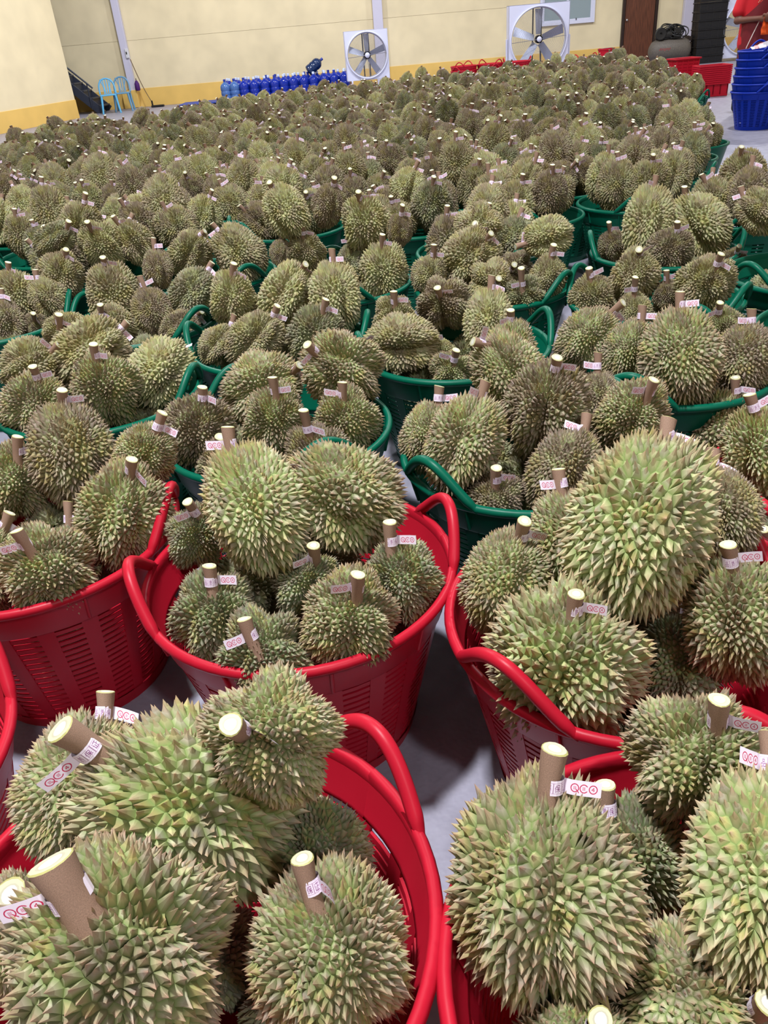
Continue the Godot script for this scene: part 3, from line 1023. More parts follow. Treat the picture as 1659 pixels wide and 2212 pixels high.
func crates() -> void:
	var dark := mat("crate_black", Color(0.07, 0.075, 0.10), 0.45)
	var shell := crate_mesh(0.70, 0.19, 0.46)
	for k in 9:
		var o := thing("plastic_crate", "black plastic crate in the tall stack beside the white column, %s from the floor" % ordinal(k + 1), "crate", Vector3(9.27 - k * 0.004, k * 0.19, -23.0), 0.02 * sin(k * 3.0), "stacked black crates")
		part("shell", shell, dark, o)
		part("rim", crate_rim(0.71, 0.19, 0.47), dark, o)
	var b := thing("timber_block", "dark timber crate standing left of the black crate stack", "box", Vector3(8.94, 0, -23.25))
	var tm := mat("timber_dark", Color(0.20, 0.15, 0.12), 0.8)
	for k in 5:
		part("board", box_mesh(Vector3(0.26, 0.10, 0.03), 0.004), tm, b, Vector3(0, 0.07 + k * 0.125, 0.12))
		part("board", box_mesh(Vector3(0.26, 0.10, 0.03), 0.004), tm, b, Vector3(0, 0.07 + k * 0.125, -0.12))
	for x in [-0.11, 0.11]:
		part("post", box_mesh(Vector3(0.04, 0.64, 0.21), 0.004), tm, b, Vector3(x, 0.32, 0))
	var c := thing("cardboard_sheet", "tan cardboard sheet leaning behind the black crate stack", "cardboard", Vector3(9.68, 0, -24.6))
	part("sheet", box_mesh(Vector3(0.30, 2.2, 0.02), 0.002), mat("cardboard", Color(0.66, 0.53, 0.36), 0.9), c, Vector3(0, 1.1, 0), Basis(Vector3.RIGHT, -0.15))
	# red crates nested on the floor at the right of the field
	var red := plastic("red")
	var shell2 := crate_mesh(0.48, 0.20, 0.36)
	for k in 10:
		var o := thing("plastic_crate", "red nested crate in the stack left of the blue baskets, %s from the floor" % ordinal(k + 1), "crate", Vector3(5.93, k * 0.028, -14.4), -0.05, "nested red crates")
		part("shell", shell2, red, o)
		part("rim", crate_rim(0.50, 0.20, 0.38), red, o)
	for k in 2:
		var o := thing("plastic_crate", ["lower", "upper"][k] + " red crate standing behind the nested red stack", "crate", Vector3(5.66, k * 0.28, -14.95), 0.1, "red crates behind the nested stack")
		part("shell", crate_mesh(0.40, 0.28, 0.34), red, o)
		part("rim", crate_rim(0.42, 0.28, 0.36), red, o)

func crate_mesh(w: float, h: float, d: float) -> ArrayMesh:
	# tapered box with slotted long sides
	var m := Mb.new()
	m.box(Vector3(0, 0.012, 0), Vector3(w * 0.94, 0.012, d * 0.94), Basis(), 0.003)
	for s in [-1.0, 1.0]:
		for k in 6:
			var y := h * (0.02 + 0.163 * k)
			m.box(Vector3(0, y + h * 0.076, s * d * 0.48), Vector3(w * 0.97, h * 0.146, 0.008), Basis(), 0.002)
			m.box(Vector3(s * w * 0.48, y + h * 0.076, 0), Vector3(0.008, h * 0.146, d * 0.97), Basis(), 0.002)
		for k in 5:
			m.box(Vector3((k - 2) * w * 0.235, h * 0.48, s * d * 0.485), Vector3(0.02, h * 0.94, 0.012), Basis(), 0.002)
		for k in 3:
			m.box(Vector3(s * w * 0.485, h * 0.48, (k - 1) * d * 0.46), Vector3(0.012, h * 0.94, 0.02), Basis(), 0.002)
	for s in [-1.0, 1.0]:
		m.box(Vector3(0, h * 0.49, s * d * 0.46), Vector3(w * 0.92, h * 0.96, 0.006), Basis(), 0.0)
		m.box(Vector3(s * w * 0.46, h * 0.49, 0), Vector3(0.006, h * 0.96, d * 0.92), Basis(), 0.0)
	return m.done()

func crate_rim(w: float, h: float, d: float) -> ArrayMesh:
	var m := Mb.new()
	for s in [-1.0, 1.0]:
		m.box(Vector3(0, h - 0.012, s * d * 0.5), Vector3(w + 0.02, 0.024, 0.022), Basis(), 0.004)
		m.box(Vector3(s * w * 0.5, h - 0.012, 0), Vector3(0.022, 0.024, d), Basis(), 0.004)
	return m.done()

func back_row() -> void:
	for k in 3:
		basket(2.75 + k * 0.62, -20.9, 0.8 + k, "red", "%s of the three empty red baskets below the large fan" % ["leftmost", "middle one", "rightmost"][k], "red baskets below the large fan", 0.0)
		basket(2.75 + k * 0.62, -20.9, 1.1 + k, "red", "red basket nested on the %s of the three red baskets below the large fan" % ["leftmost", "middle one", "rightmost"][k], "red baskets below the large fan", 0.09)
	basket(5.85, -21.9, 0.5, "red", "red basket half hidden behind durians left of the red bucket", "", 0.0)
	var o := thing("bucket", "red plastic bucket with a pale label before the brown door", "bucket", Vector3(6.27, 0, -21.6))
	part("pail", lathe([Vector2(0.0, 0.01), Vector2(0.13, 0.0), Vector2(0.185, 0.53), Vector2(0.20, 0.54), Vector2(0.20, 0.57), Vector2(0.18, 0.57), Vector2(0.125, 0.03), Vector2(0.0, 0.03)], 24, [1, 2, 3, 4, 5]), plastic("red"), o)
	part("label_patch", box_mesh(Vector3(0.09, 0.08, 0.004), 0.001), mat("label_pink", Color(0.9, 0.62, 0.62), 0.6), o, Vector3(-0.01, 0.32, 0.165), Basis(Vector3.RIGHT, -0.1))
	var p := []
	for i in 13: p.append(Vector3(0.2 * cos(PI * i / 12.0), 0.55 + 0.03 * sin(PI * i / 12.0), 0.16 * sin(PI * i / 12.0)))
	var b := Mb.new()
	b.tube(p, [0.006], 6)
	part("bail", b.done(), mat("wire_grey", Color(0.50, 0.50, 0.54), 0.4, 0.5), o)
	# nested blue baskets at the right edge
	var turns := [0.9, 1.15, 1.2, 0.98, 0.84, 0.86]
	for k in 6:
		basket(4.77 + 0.004 * k, -10.15, turns[k] + 0.55, "blue", ["lowest", "second lowest", "third lowest", "third highest", "second highest", "topmost"][k] + " basket of the nested blue stack at the right edge", "nested blue baskets", k * 0.082)
	var pap := thing("paper_tags", "loose white and pink paper tags on the topmost blue basket", "paper", Vector3(4.66, 0.83, -10.05))
	for k in 5:
		part("paper_slip", box_mesh(Vector3(0.09, 0.003, 0.05), 0.0), mat("paper_pink" if k % 2 else "paper_white", Color(0.95, 0.72, 0.72) if k % 2 else Color(0.95, 0.93, 0.95), 0.7), pap, Vector3(-0.06 + k * 0.03, 0.01 + k * 0.008, 0.02 * (k % 3)), Basis(Vector3(1, 0.3, 0).normalized(), 0.5 + 0.2 * k))

# ---------------------------------------------------------------- the worker
func sd_cap(p: Vector3, a: Vector3, b: Vector3, ra: float, rb: float) -> float:
	var ab := b - a
	var t := clampf((p - a).dot(ab) / ab.length_squared(), 0.0, 1.0)
	return p.distance_to(a + ab * t) - lerpf(ra, rb, t)

func surface(bones: Array, cell: float, blend: float) -> ArrayMesh:
	# surface nets over tapered capsules joined with a smooth minimum; a bone is [a, b, radius a, radius b, depth scale]
	var lo := Vector3.ONE * 1e9
	var hi := -lo
	for b in bones:
		for e in 2:
			var r := Vector3.ONE * (maxf(b[2], b[3]) + blend + cell * 2)
			lo = lo.min(b[e] - r)
			hi = hi.max(b[e] + r)
	var n := Vector3i(((hi - lo) / cell).ceil()) + Vector3i.ONE
	var f := PackedFloat32Array()
	f.resize(n.x * n.y * n.z)
	f.fill(1.0)
	for b in bones:
		var r := Vector3.ONE * (maxf(b[2], b[3]) + blend + cell * 2)
		var i0 := Vector3i((b[0].min(b[1]) - r - lo) / cell).max(Vector3i.ZERO)
		var i1 := (Vector3i((b[0].max(b[1]) + r - lo) / cell) + Vector3i.ONE).min(n - Vector3i.ONE)
		for z in range(i0.z, i1.z + 1):
			for y in range(i0.y, i1.y + 1):
				var at := (z * n.y + y) * n.x
				for x in range(i0.x, i1.x + 1):
					var d := sd_cap(lo + Vector3(x, y, z) * cell, b[0], b[1], b[2], b[3])
					var o := f[at + x]
					var h := maxf(blend - absf(o - d), 0.0) / blend
					f[at + x] = minf(o, d) - h * h * blend * 0.25
	var vid := {}
	var vs := PackedVector3Array()
	var idx := PackedInt32Array()
	var corner := [Vector3i(0, 0, 0), Vector3i(1, 0, 0), Vector3i(0, 1, 0), Vector3i(1, 1, 0), Vector3i(0, 0, 1), Vector3i(1, 0, 1), Vector3i(0, 1, 1), Vector3i(1, 1, 1)]
	var edges := [[0, 1], [2, 3], [4, 5], [6, 7], [0, 2], [1, 3], [4, 6], [5, 7], [0, 4], [1, 5], [2, 6], [3, 7]]
	for z in n.z - 1:
		for y in n.y - 1:
			for x in n.x - 1:
				var first := f[(z * n.y + y) * n.x + x] < 0.0
				var mixed := false
				var val := []
				for c in corner:
					var q := f[((z + c.z) * n.y + y + c.y) * n.x + x + c.x]
					val.append(q)
					if (q < 0.0) != first: mixed = true
				if not mixed: continue
				var s := Vector3.ZERO
				var k := 0
				for e in edges:
					var a: float = val[e[0]]
					var b: float = val[e[1]]
					if (a < 0.0) != (b < 0.0):
						s += Vector3(corner[e[0]]).lerp(Vector3(corner[e[1]]), a / (a - b))
						k += 1
				vid[(z * n.y + y) * n.x + x] = vs.size()
				vs.append(lo + (Vector3(x, y, z) + s / k) * cell)
	var step := [1, n.x, n.x * n.y]
	for key in vid:
		var x: int = key % n.x
		var y: int = (key / n.x) % n.y
		var z: int = key / (n.x * n.y)
		var v := f[key]
		for ax in 3:
			var u := (ax + 1) % 3
			var w := (ax + 2) % 3
			if [x, y, z][u] == 0 or [x, y, z][w] == 0: continue
			if (v < 0.0) == (f[key + step[ax]] < 0.0): continue
			var q := [key, key - step[u], key - step[u] - step[w], key - step[w]]
			var okay := true
			for t in q:
				if not vid.has(t): okay = false
			if not okay: continue
			var p := [vid[q[0]], vid[q[1]], vid[q[2]], vid[q[3]]]
			if v < 0.0: idx.append_array([p[0], p[2], p[1], p[0], p[3], p[2]])
			else: idx.append_array([p[0], p[1], p[2], p[0], p[2], p[3]])
	var st := SurfaceTool.new()
	st.begin(Mesh.PRIMITIVE_TRIANGLES)
	st.set_smooth_group(0)
	for i in idx: st.add_vertex(vs[i])
	st.index()
	st.generate_normals()
	return st.commit()

func worker() -> void:
	# stands behind the blue baskets, forearm bent across the body, holding an orange cloth
	var o := thing("person", "worker in a red shirt and dark red apron holding an orange cloth", "person", Vector3(5.24, 0, -11.5), -0.12)
	var skin := mat("skin_brown", Color(0.44, 0.28, 0.22), 0.55)
	var body := [
		[Vector3(0, 0.92, 0), Vector3(0, 1.30, 0), 0.12, 0.125], [Vector3(0, 1.33, 0), Vector3(0, 1.46, 0.01), 0.055, 0.052],
		[Vector3(-0.15, 1.36, 0), Vector3(0.15, 1.36, 0), 0.055, 0.055],
		[Vector3(-0.20, 1.35, 0), Vector3(-0.25, 1.09, 0.03), 0.050, 0.040], [Vector3(-0.25, 1.09, 0.03), Vector3(-0.02, 1.10, 0.25), 0.040, 0.027],
		[Vector3(0.20, 1.35, 0), Vector3(0.24, 1.10, 0.06), 0.050, 0.040], [Vector3(0.24, 1.10, 0.06), Vector3(0.07, 1.12, 0.26), 0.040, 0.027],
		[Vector3(-0.09, 0.90, 0), Vector3(-0.10, 0.48, 0.01), 0.085, 0.055], [Vector3(-0.10, 0.48, 0.01), Vector3(-0.10, 0.08, -0.02), 0.055, 0.036], [Vector3(-0.10, 0.05, -0.03), Vector3(-0.11, 0.035, 0.14), 0.038, 0.030],
		[Vector3(0.09, 0.90, 0), Vector3(0.10, 0.48, 0.01), 0.085, 0.055], [Vector3(0.10, 0.48, 0.01), Vector3(0.10, 0.08, -0.02), 0.055, 0.036], [Vector3(0.10, 0.05, -0.03), Vector3(0.11, 0.035, 0.14), 0.038, 0.030]]
	# hands: palm, four fingers curled round the cloth, thumb off the side
	for s in [-1.0, 1.0]:
		var w := Vector3(-0.02, 1.10, 0.25) if s < 0 else Vector3(0.07, 1.12, 0.26)
		var fw := Vector3(-s * 0.6, 0.05, 0.75).normalized()
		var dn := Vector3(0, -1, 0.1).normalized()
		body.append([w, w + fw * 0.06, 0.026, 0.028])
		body.append([w + dn * 0.022, w + fw * 0.065 + dn * 0.024, 0.020, 0.022])
		for k in 4:
			var b: Vector3 = w + fw * 0.075 + Vector3(0, 0.022 - k * 0.019, 0)
			var l: float = [0.026, 0.030, 0.028, 0.021][k]
			var mid := b + fw * l
			body.append([b, mid, 0.0095, 0.0088])
			body.append([mid, mid + (fw * 0.2 + Vector3(s * 0.9, -0.1, -0.2)).normalized() * l, 0.0088, 0.0078])
		body.append([w + fw * 0.02 + Vector3(0, 0.02, 0), w + fw * 0.05 + Vector3(s * 0.03, 0.035, 0), 0.011, 0.010])
		body.append([w + fw * 0.05 + Vector3(s * 0.03, 0.035, 0), w + fw * 0.075 + Vector3(s * 0.028, 0.028, 0), 0.010, 0.008])
	# head with brow, nose, chin and ears
	body.append_array([[Vector3(0, 1.60, 0.0), Vector3(0, 1.56, 0.02), 0.088, 0.075], [Vector3(0, 1.50, 0.05), Vector3(0, 1.53, 0.05), 0.042, 0.05], [Vector3(0, 1.585, 0.09), Vector3(0, 1.555, 0.105), 0.010, 0.014], [Vector3(-0.03, 1.515, 0.085), Vector3(0.03, 1.515, 0.085), 0.009, 0.009], [Vector3(-0.085, 1.58, 0.0), Vector3(-0.09, 1.55, 0.0), 0.016, 0.011], [Vector3(0.085, 1.58, 0.0), Vector3(0.09, 1.55, 0.0), 0.016, 0.011]])
	part("body", surface(body, 0.010, 0.022), skin, o)
	var hair := surface([[Vector3(0, 1.635, -0.015), Vector3(0, 1.58, -0.045), 0.092, 0.075], [Vector3(-0.05, 1.65, 0.02), Vector3(0.05, 1.65, 0.02), 0.060, 0.060]], 0.012, 0.02)
	part("hair", hair, mat("hair_black", Color(0.05, 0.04, 0.04), 0.6), o)
	for s in [-1.0, 1.0]:
		part("eye", lathe([Vector2(0.0, 0.004), Vector2(0.010, 0.0), Vector2(0.0, -0.004)], 10), mat("eye_dark", Color(0.06, 0.05, 0.05), 0.3), o, Vector3(s * 0.033, 1.588, 0.083), Basis(Vector3.RIGHT, PI / 2))
	var shirt := [[Vector3(0, 0.86, 0), Vector3(0, 1.30, 0), 0.150, 0.142], [Vector3(-0.07, 0.84, 0.0), Vector3(-0.07, 1.30, 0), 0.135, 0.125], [Vector3(0.07, 0.84, 0.0), Vector3(0.07, 1.30, 0), 0.135, 0.125], [Vector3(-0.16, 1.36, 0), Vector3(0.16, 1.36, 0), 0.072, 0.072], [Vector3(-0.20, 1.35, 0), Vector3(-0.245, 1.19, 0.012), 0.070, 0.075], [Vector3(0.20, 1.35, 0), Vector3(0.235, 1.19, 0.03), 0.070, 0.075]]
	part("shirt", surface(shirt, 0.014, 0.04), mat("shirt_red", Color(0.78, 0.07, 0.13), 0.8), o)
	# apron: a dark red sheet hugging the front, with a slanting top edge and a cord
	var ap := Mb.new()
	for i in 12:
		for j in 10:
			var q := []
			for e in [[0, 0], [1, 0], [1, 1], [0, 1]]:
				var t: float = (i + e[0]) / 12.0
				var v: float = (j + e[1]) / 10.0
				var a := lerpf(-1.25, 1.25, t)
				var top := lerpf(1.13, 1.36, smoothstep(0.0, 0.75, t))
				var y := lerpf(0.66, top, v)
				q.append(Vector3(0.205 * sin(a), y, 0.165 * cos(a) + 0.008 * sin(a * 9.0 + y * 4.0) * (1.0 - v)))
			ap.group = 1
			ap.quad(q[0], q[1], q[2], q[3])
			ap.group = 2
			ap.quad(q[3] * Vector3(0.97, 1, 0.97), q[2] * Vector3(0.97, 1, 0.97), q[1] * Vector3(0.97, 1, 0.97), q[0] * Vector3(0.97, 1, 0.97))
	part("apron", ap.done(), mat("apron_red", Color(0.44, 0.05, 0.10), 0.6), o)
	var cd := Mb.new()
	cd.tube([Vector3(-0.02, 1.10, 0.185), Vector3(-0.09, 0.92, 0.178), Vector3(-0.14, 0.78, 0.165)], [0.006], 6)
	part("cord", cd.done(), mat("cord_white", Color(0.88, 0.80, 0.78), 0.7), o)
	var tr := [[Vector3(-0.09, 0.92, 0), Vector3(-0.10, 0.48, 0.01), 0.105, 0.080], [Vector3(-0.10, 0.48, 0.01), Vector3(-0.10, 0.10, -0.02), 0.080, 0.065], [Vector3(0.09, 0.92, 0), Vector3(0.10, 0.48, 0.01), 0.105, 0.080], [Vector3(0.10, 0.48, 0.01), Vector3(0.10, 0.10, -0.02), 0.080, 0.065]]
	part("trousers", surface(tr, 0.016, 0.03), mat("trousers_dark", Color(0.10, 0.11, 0.15), 0.8), o)
	var print := Mb.new()
	for k in 7:
		print.box(Vector3(-0.06 + 0.012 * k, 1.27 + 0.012 * (k % 3), 0.142), Vector3(0.008, 0.012, 0.003), Basis(Vector3(0, 0, 1), 0.4 * k))
	part("shirt_print", print.done(), mat("print_pale", Color(0.9, 0.75, 0.6), 0.7), o)
	var cl := thing("cloth", "crumpled orange cloth in the worker's hands", "cloth", Vector3(5.27, 1.02, -11.24), -0.12)
	var cm := Mb.new()
	for i in 8:
		for j in 8:
			var q := []
			for e in [[0, 0], [1, 0], [1, 1], [0, 1]]:
				var u: float = (i + e[0]) / 8.0 - 0.5
				var v: float = (j + e[1]) / 8.0 - 0.5
				q.append(Vector3(u * 0.16, v * 0.20, 0.03 + 0.025 * sin(u * 13.0 + v * 5.0) + 0.01 * cos(v * 17.0)))
			cm.group = 1
			cm.quad(q[0], q[1], q[2], q[3])
			cm.group = 2
			for t in 4: q[t].z -= 0.004
			cm.quad(q[3], q[2], q[1], q[0])
	part("sheet", cm.done(), mat("cloth_orange", Color(0.95, 0.36, 0.08), 0.8), cl)

# ---------------------------------------------------------------- everything in its place
func _ready() -> void:
	set_view()
	set_lamps()
	build_hall()
	make_husks()
	make_stems()
	make_tags()
	make_basket_meshes()
	near_baskets()
	near_durians()
	far_field()
	fan(Vector3(0.57, 0.84, -22.5), 0.06, 1.07, false, "smaller white box fan standing right of the water bottles")
	fan(Vector3(4.83, 0.86, -22.5), 0.0, 1.50, true, "largest white box fan with a stand, below the window")
	fan(Vector3(10.17, 0.72, -22.75), -0.12, 1.30, true, "white box fan partly behind the worker at the right edge")
	water_bottles()
	chair(Vector3(-6.27, 0, -23.7), 0.25, Color(0.38, 0.70, 0.88), "light blue plastic chair nearest the staircase")
	chair(Vector3(-6.02, 0, -24.15), 0.1, Color(0.40, 0.60, 0.74), "duller blue plastic chair behind the first, nearest the column")
	stairs()
	wall_bits()
	compressor()
	crates()
	back_row()
	worker()

func near_baskets() -> void:
	basket(-0.783, -1.534, -0.03, "red", "red basket with coarse slats at the back left, full of durians", "red baskets at the front")
	basket(-0.179, -1.301, 0.22, "red", "middle red basket heaped with durians, behind the empty sided one", "red baskets at the front")
	basket(0.406, -1.080, -2.49, "red", "red basket at the right under the largest durian", "red baskets at the front")
	basket(-0.285, -0.577, 0.69, "red", "nearest red basket at the lower left with its slatted wall showing", "red baskets at the front")
	basket(0.327, -0.458, 1.14, "red", "nearest red basket at the lower right", "red baskets at the front")
	basket(-0.929, -0.864, 0.82, "red", "red basket cut off by the left edge, mostly out of view", "red baskets at the front")
	basket(1.004, -1.404, -2.71, "red", "red basket at the right edge, almost hidden by durians", "red baskets at the front")
	basket(-0.853, -2.344, -0.17, "green", "dark green basket heaped with durians, first one of the front green row", "green baskets at the front")
	basket(-0.270, -1.976, 2.03, "green", "dark green basket heaped with durians, second one of the front green row", "green baskets at the front")
	basket(0.367, -1.728, -2.54, "green", "dark green basket heaped with durians, third one of the front green row", "green baskets at the front")
	basket(0.864, -2.182, 0.95, "green", "dark green basket heaped with durians, fourth one of the front green row", "green baskets at the front")
	basket(-1.426, -2.084, 4.09, "green", "dark green basket heaped with durians, at the left edge", "green baskets at the front")
	basket(-0.886, -3.089, 2.55, "green", "dark green basket heaped with durians, left one of the second green row", "green baskets at the front")
	basket(-0.313, -2.700, 3.07, "green", "dark green basket heaped with durians, second one of the second green row", "green baskets at the front")
	basket(0.281, -2.495, 0.14, "green", "dark green basket heaped with durians, third one of the second green row", "green baskets at the front")
	basket(1.058, -2.830, -0.74, "green", "dark green basket heaped with durians, fourth one of the second green row", "green baskets at the front")
	basket(1.534, -2.322, 0.45, "green", "dark green basket heaped with durians, at the right edge", "green baskets at the front")
	basket(-1.534, -3.262, 3.37, "green", "dark green basket heaped with durians, left one of the third green row", "green baskets at the front")
	basket(-0.713, -3.737, 2.30, "green", "dark green basket heaped with durians, second one of the third green row", "green baskets at the front")
	basket(-0.108, -3.391, 1.65, "green", "dark green basket heaped with durians, third one of the third green row", "green baskets at the front")
	basket(0.518, -3.164, -0.71, "green", "dark green basket heaped with durians, fourth one of the third green row", "green baskets at the front")
	basket(1.318, -3.478, -0.25, "green", "dark green basket heaped with durians, fifth one of the third green row", "green baskets at the front")
	basket(1.706, -2.970, 0.36, "green", "dark green basket heaped with durians, right one of the third green row", "green baskets at the front")
	basket(-2.611, -3.835, 1.44, "green", "dark green basket, first from the left in the fourth green row", "green baskets in the middle of the field")
	basket(-2.012, -3.777, 4.85, "green", "dark green basket, second from the left in the fourth green row", "green baskets in the middle of the field")
	basket(-1.312, -3.913, 1.51, "green", "dark green basket, third from the left in the fourth green row", "green baskets in the middle of the field")
	basket(0.569, -3.775, 5.27, "green", "dark green basket, fourth from the left in the fourth green row", "green baskets in the middle of the field")
	basket(1.883, -4.023, 1.36, "green", "dark green basket, fifth from the left in the fourth green row", "green baskets in the middle of the field")
	basket(-2.316, -4.367, 3.54, "green", "dark green basket, first from the left in the fifth green row", "green baskets in the middle of the field")
	basket(-1.657, -4.505, 3.57, "green", "dark green basket, second from the left in the fifth green row", "green baskets in the middle of the field")
	basket(-1.034, -4.618, 0.13, "green", "dark green basket, third from the left in the fifth green row", "green baskets in the middle of the field")
	basket(-0.385, -4.642, 0.67, "green", "dark green basket, fourth from the left in the fifth green row", "green baskets in the middle of the field")
	basket(0.285, -4.427, 2.15, "green", "dark green basket, fifth from the left in the fifth green row", "green baskets in the middle of the field")
	basket(0.900, -4.426, 4.48, "green", "dark green basket, sixth from the left in the fifth green row", "green baskets in the middle of the field")
	basket(1.534, -4.566, 1.33, "green", "dark green basket, seventh from the left in the fifth green row", "green baskets in the middle of the field")
	basket(-2.656, -5.073, 5.06, "green", "dark green basket, first from the left in the sixth green row", "green baskets in the middle of the field")
	basket(-1.980, -5.063, 5.93, "green", "dark green basket, second from the left in the sixth green row", "green baskets in the middle of the field")
	basket(-1.334, -5.207, 1.26, "green", "dark green basket, third from the left in the sixth green row", "green baskets in the middle of the field")
	basket(-0.698, -5.287, 2.20, "green", "dark green basket, fourth from the left in the sixth green row", "green baskets in the middle of the field")
	basket(-0.051, -5.136, 4.06, "green", "dark green basket, fifth from the left in the sixth green row", "green baskets in the middle of the field")
	basket(0.617, -5.022, 5.78, "green", "dark green basket, sixth from the left in the sixth green row", "green baskets in the middle of the field")
	basket(1.219, -5.102, 3.91, "green", "dark green basket, seventh from the left in the sixth green row", "green baskets in the middle of the field")
	basket(1.904, -5.220, 5.72, "green", "dark green basket, eighth from the left in the sixth green row", "green baskets in the middle of the field")
	basket(-2.968, -5.758, 3.21, "green", "dark green basket, first from the left in the seventh green row", "green baskets in the middle of the field")
	basket(-2.328, -5.621, 0.43, "green", "dark green basket, second from the left in the seventh green row", "green baskets in the middle of the field")
	basket(-1.679, -5.759, 1.28, "green", "dark green basket, third from the left in the seventh green row", "green baskets in the middle of the field")
	basket(-1.046, -5.888, 0.39, "green", "dark green basket, fourth from the left in the seventh green row", "green baskets in the middle of the field")
	basket(-0.383, -5.887, 0.37, "green", "dark green basket, fifth from the left in the seventh green row", "green baskets in the middle of the field")
	basket(0.248, -5.701, 2.29, "green", "dark green basket, sixth from the left in the seventh green row", "green baskets in the middle of the field")
	basket(0.938, -5.661, 6.23, "green", "dark green basket, seventh from the left in the seventh green row", "green baskets in the middle of the field")
	basket(1.569, -5.764, 5.26, "green", "dark green basket, eighth from the left in the seventh green row", "green baskets in the middle of the field")
	basket(2.210, -5.893, 4.95, "green", "dark green basket, ninth from the left in the seventh green row", "green baskets in the middle of the field")
	far_basket(-2.613, -6.315, 5.97, "dark green basket, first from the left in the eighth green row", "green baskets in the middle of the field")
	far_basket(-1.981, -6.267, 3.90, "dark green basket, second from the left in the eighth green row", "green baskets in the middle of the field")
	far_basket(-1.347, -6.434, 3.70, "dark green basket, third from the left in the eighth green row", "green baskets in the middle of the field")
	far_basket(-0.688, -6.524, 6.17, "dark green basket, fourth from the left in the eighth green row", "green baskets in the middle of the field")
	far_basket(-0.042, -6.439, 3.18, "dark green basket, fifth from the left in the eighth green row", "green baskets in the middle of the field")
	far_basket(0.618, -6.247, 1.76, "dark green basket, sixth from the left in the eighth green row", "green baskets in the middle of the field")
	far_basket(1.233, -6.320, 0.13, "dark green basket, seventh from the left in the eighth green row", "green baskets in the middle of the field")
	far_basket(1.890, -6.481, 2.69, "dark green basket, eighth from the left in the eighth green row", "green baskets in the middle of the field")
	far_basket(2.550, -6.511, 4.29, "dark green basket, ninth from the left in the eighth green row", "green baskets in the middle of the field")
	far_basket(-2.959, -7.033, 6.26, "dark green basket, first from the left in the ninth green row", "green baskets in the middle of the field")
	far_basket(-2.285, -6.878, 2.71, "dark green basket, second from the left in the ninth green row", "green baskets in the middle of the field")
	far_basket(-1.672, -6.957, 1.56, "dark green basket, third from the left in the ninth green row", "green baskets in the middle of the field")
	far_basket(-1.031, -7.129, 3.68, "dark green basket, fourth from the left in the ninth green row", "green baskets in the middle of the field")
	far_basket(-0.375, -7.139, 2.69, "dark green basket, fifth from the left in the ninth green row", "green baskets in the middle of the field")
	far_basket(0.291, -6.935, 5.79, "dark green basket, sixth from the left in the ninth green row", "green baskets in the middle of the field")
	far_basket(0.942, -6.890, 2.69, "dark green basket, seventh from the left in the ninth green row", "green baskets in the middle of the field")
	far_basket(1.540, -7.056, 4.18, "dark green basket, eighth from the left in the ninth green row", "green baskets in the middle of the field")
	far_basket(2.192, -7.158, 2.90, "dark green basket, ninth from the left in the ninth green row", "green baskets in the middle of the field")

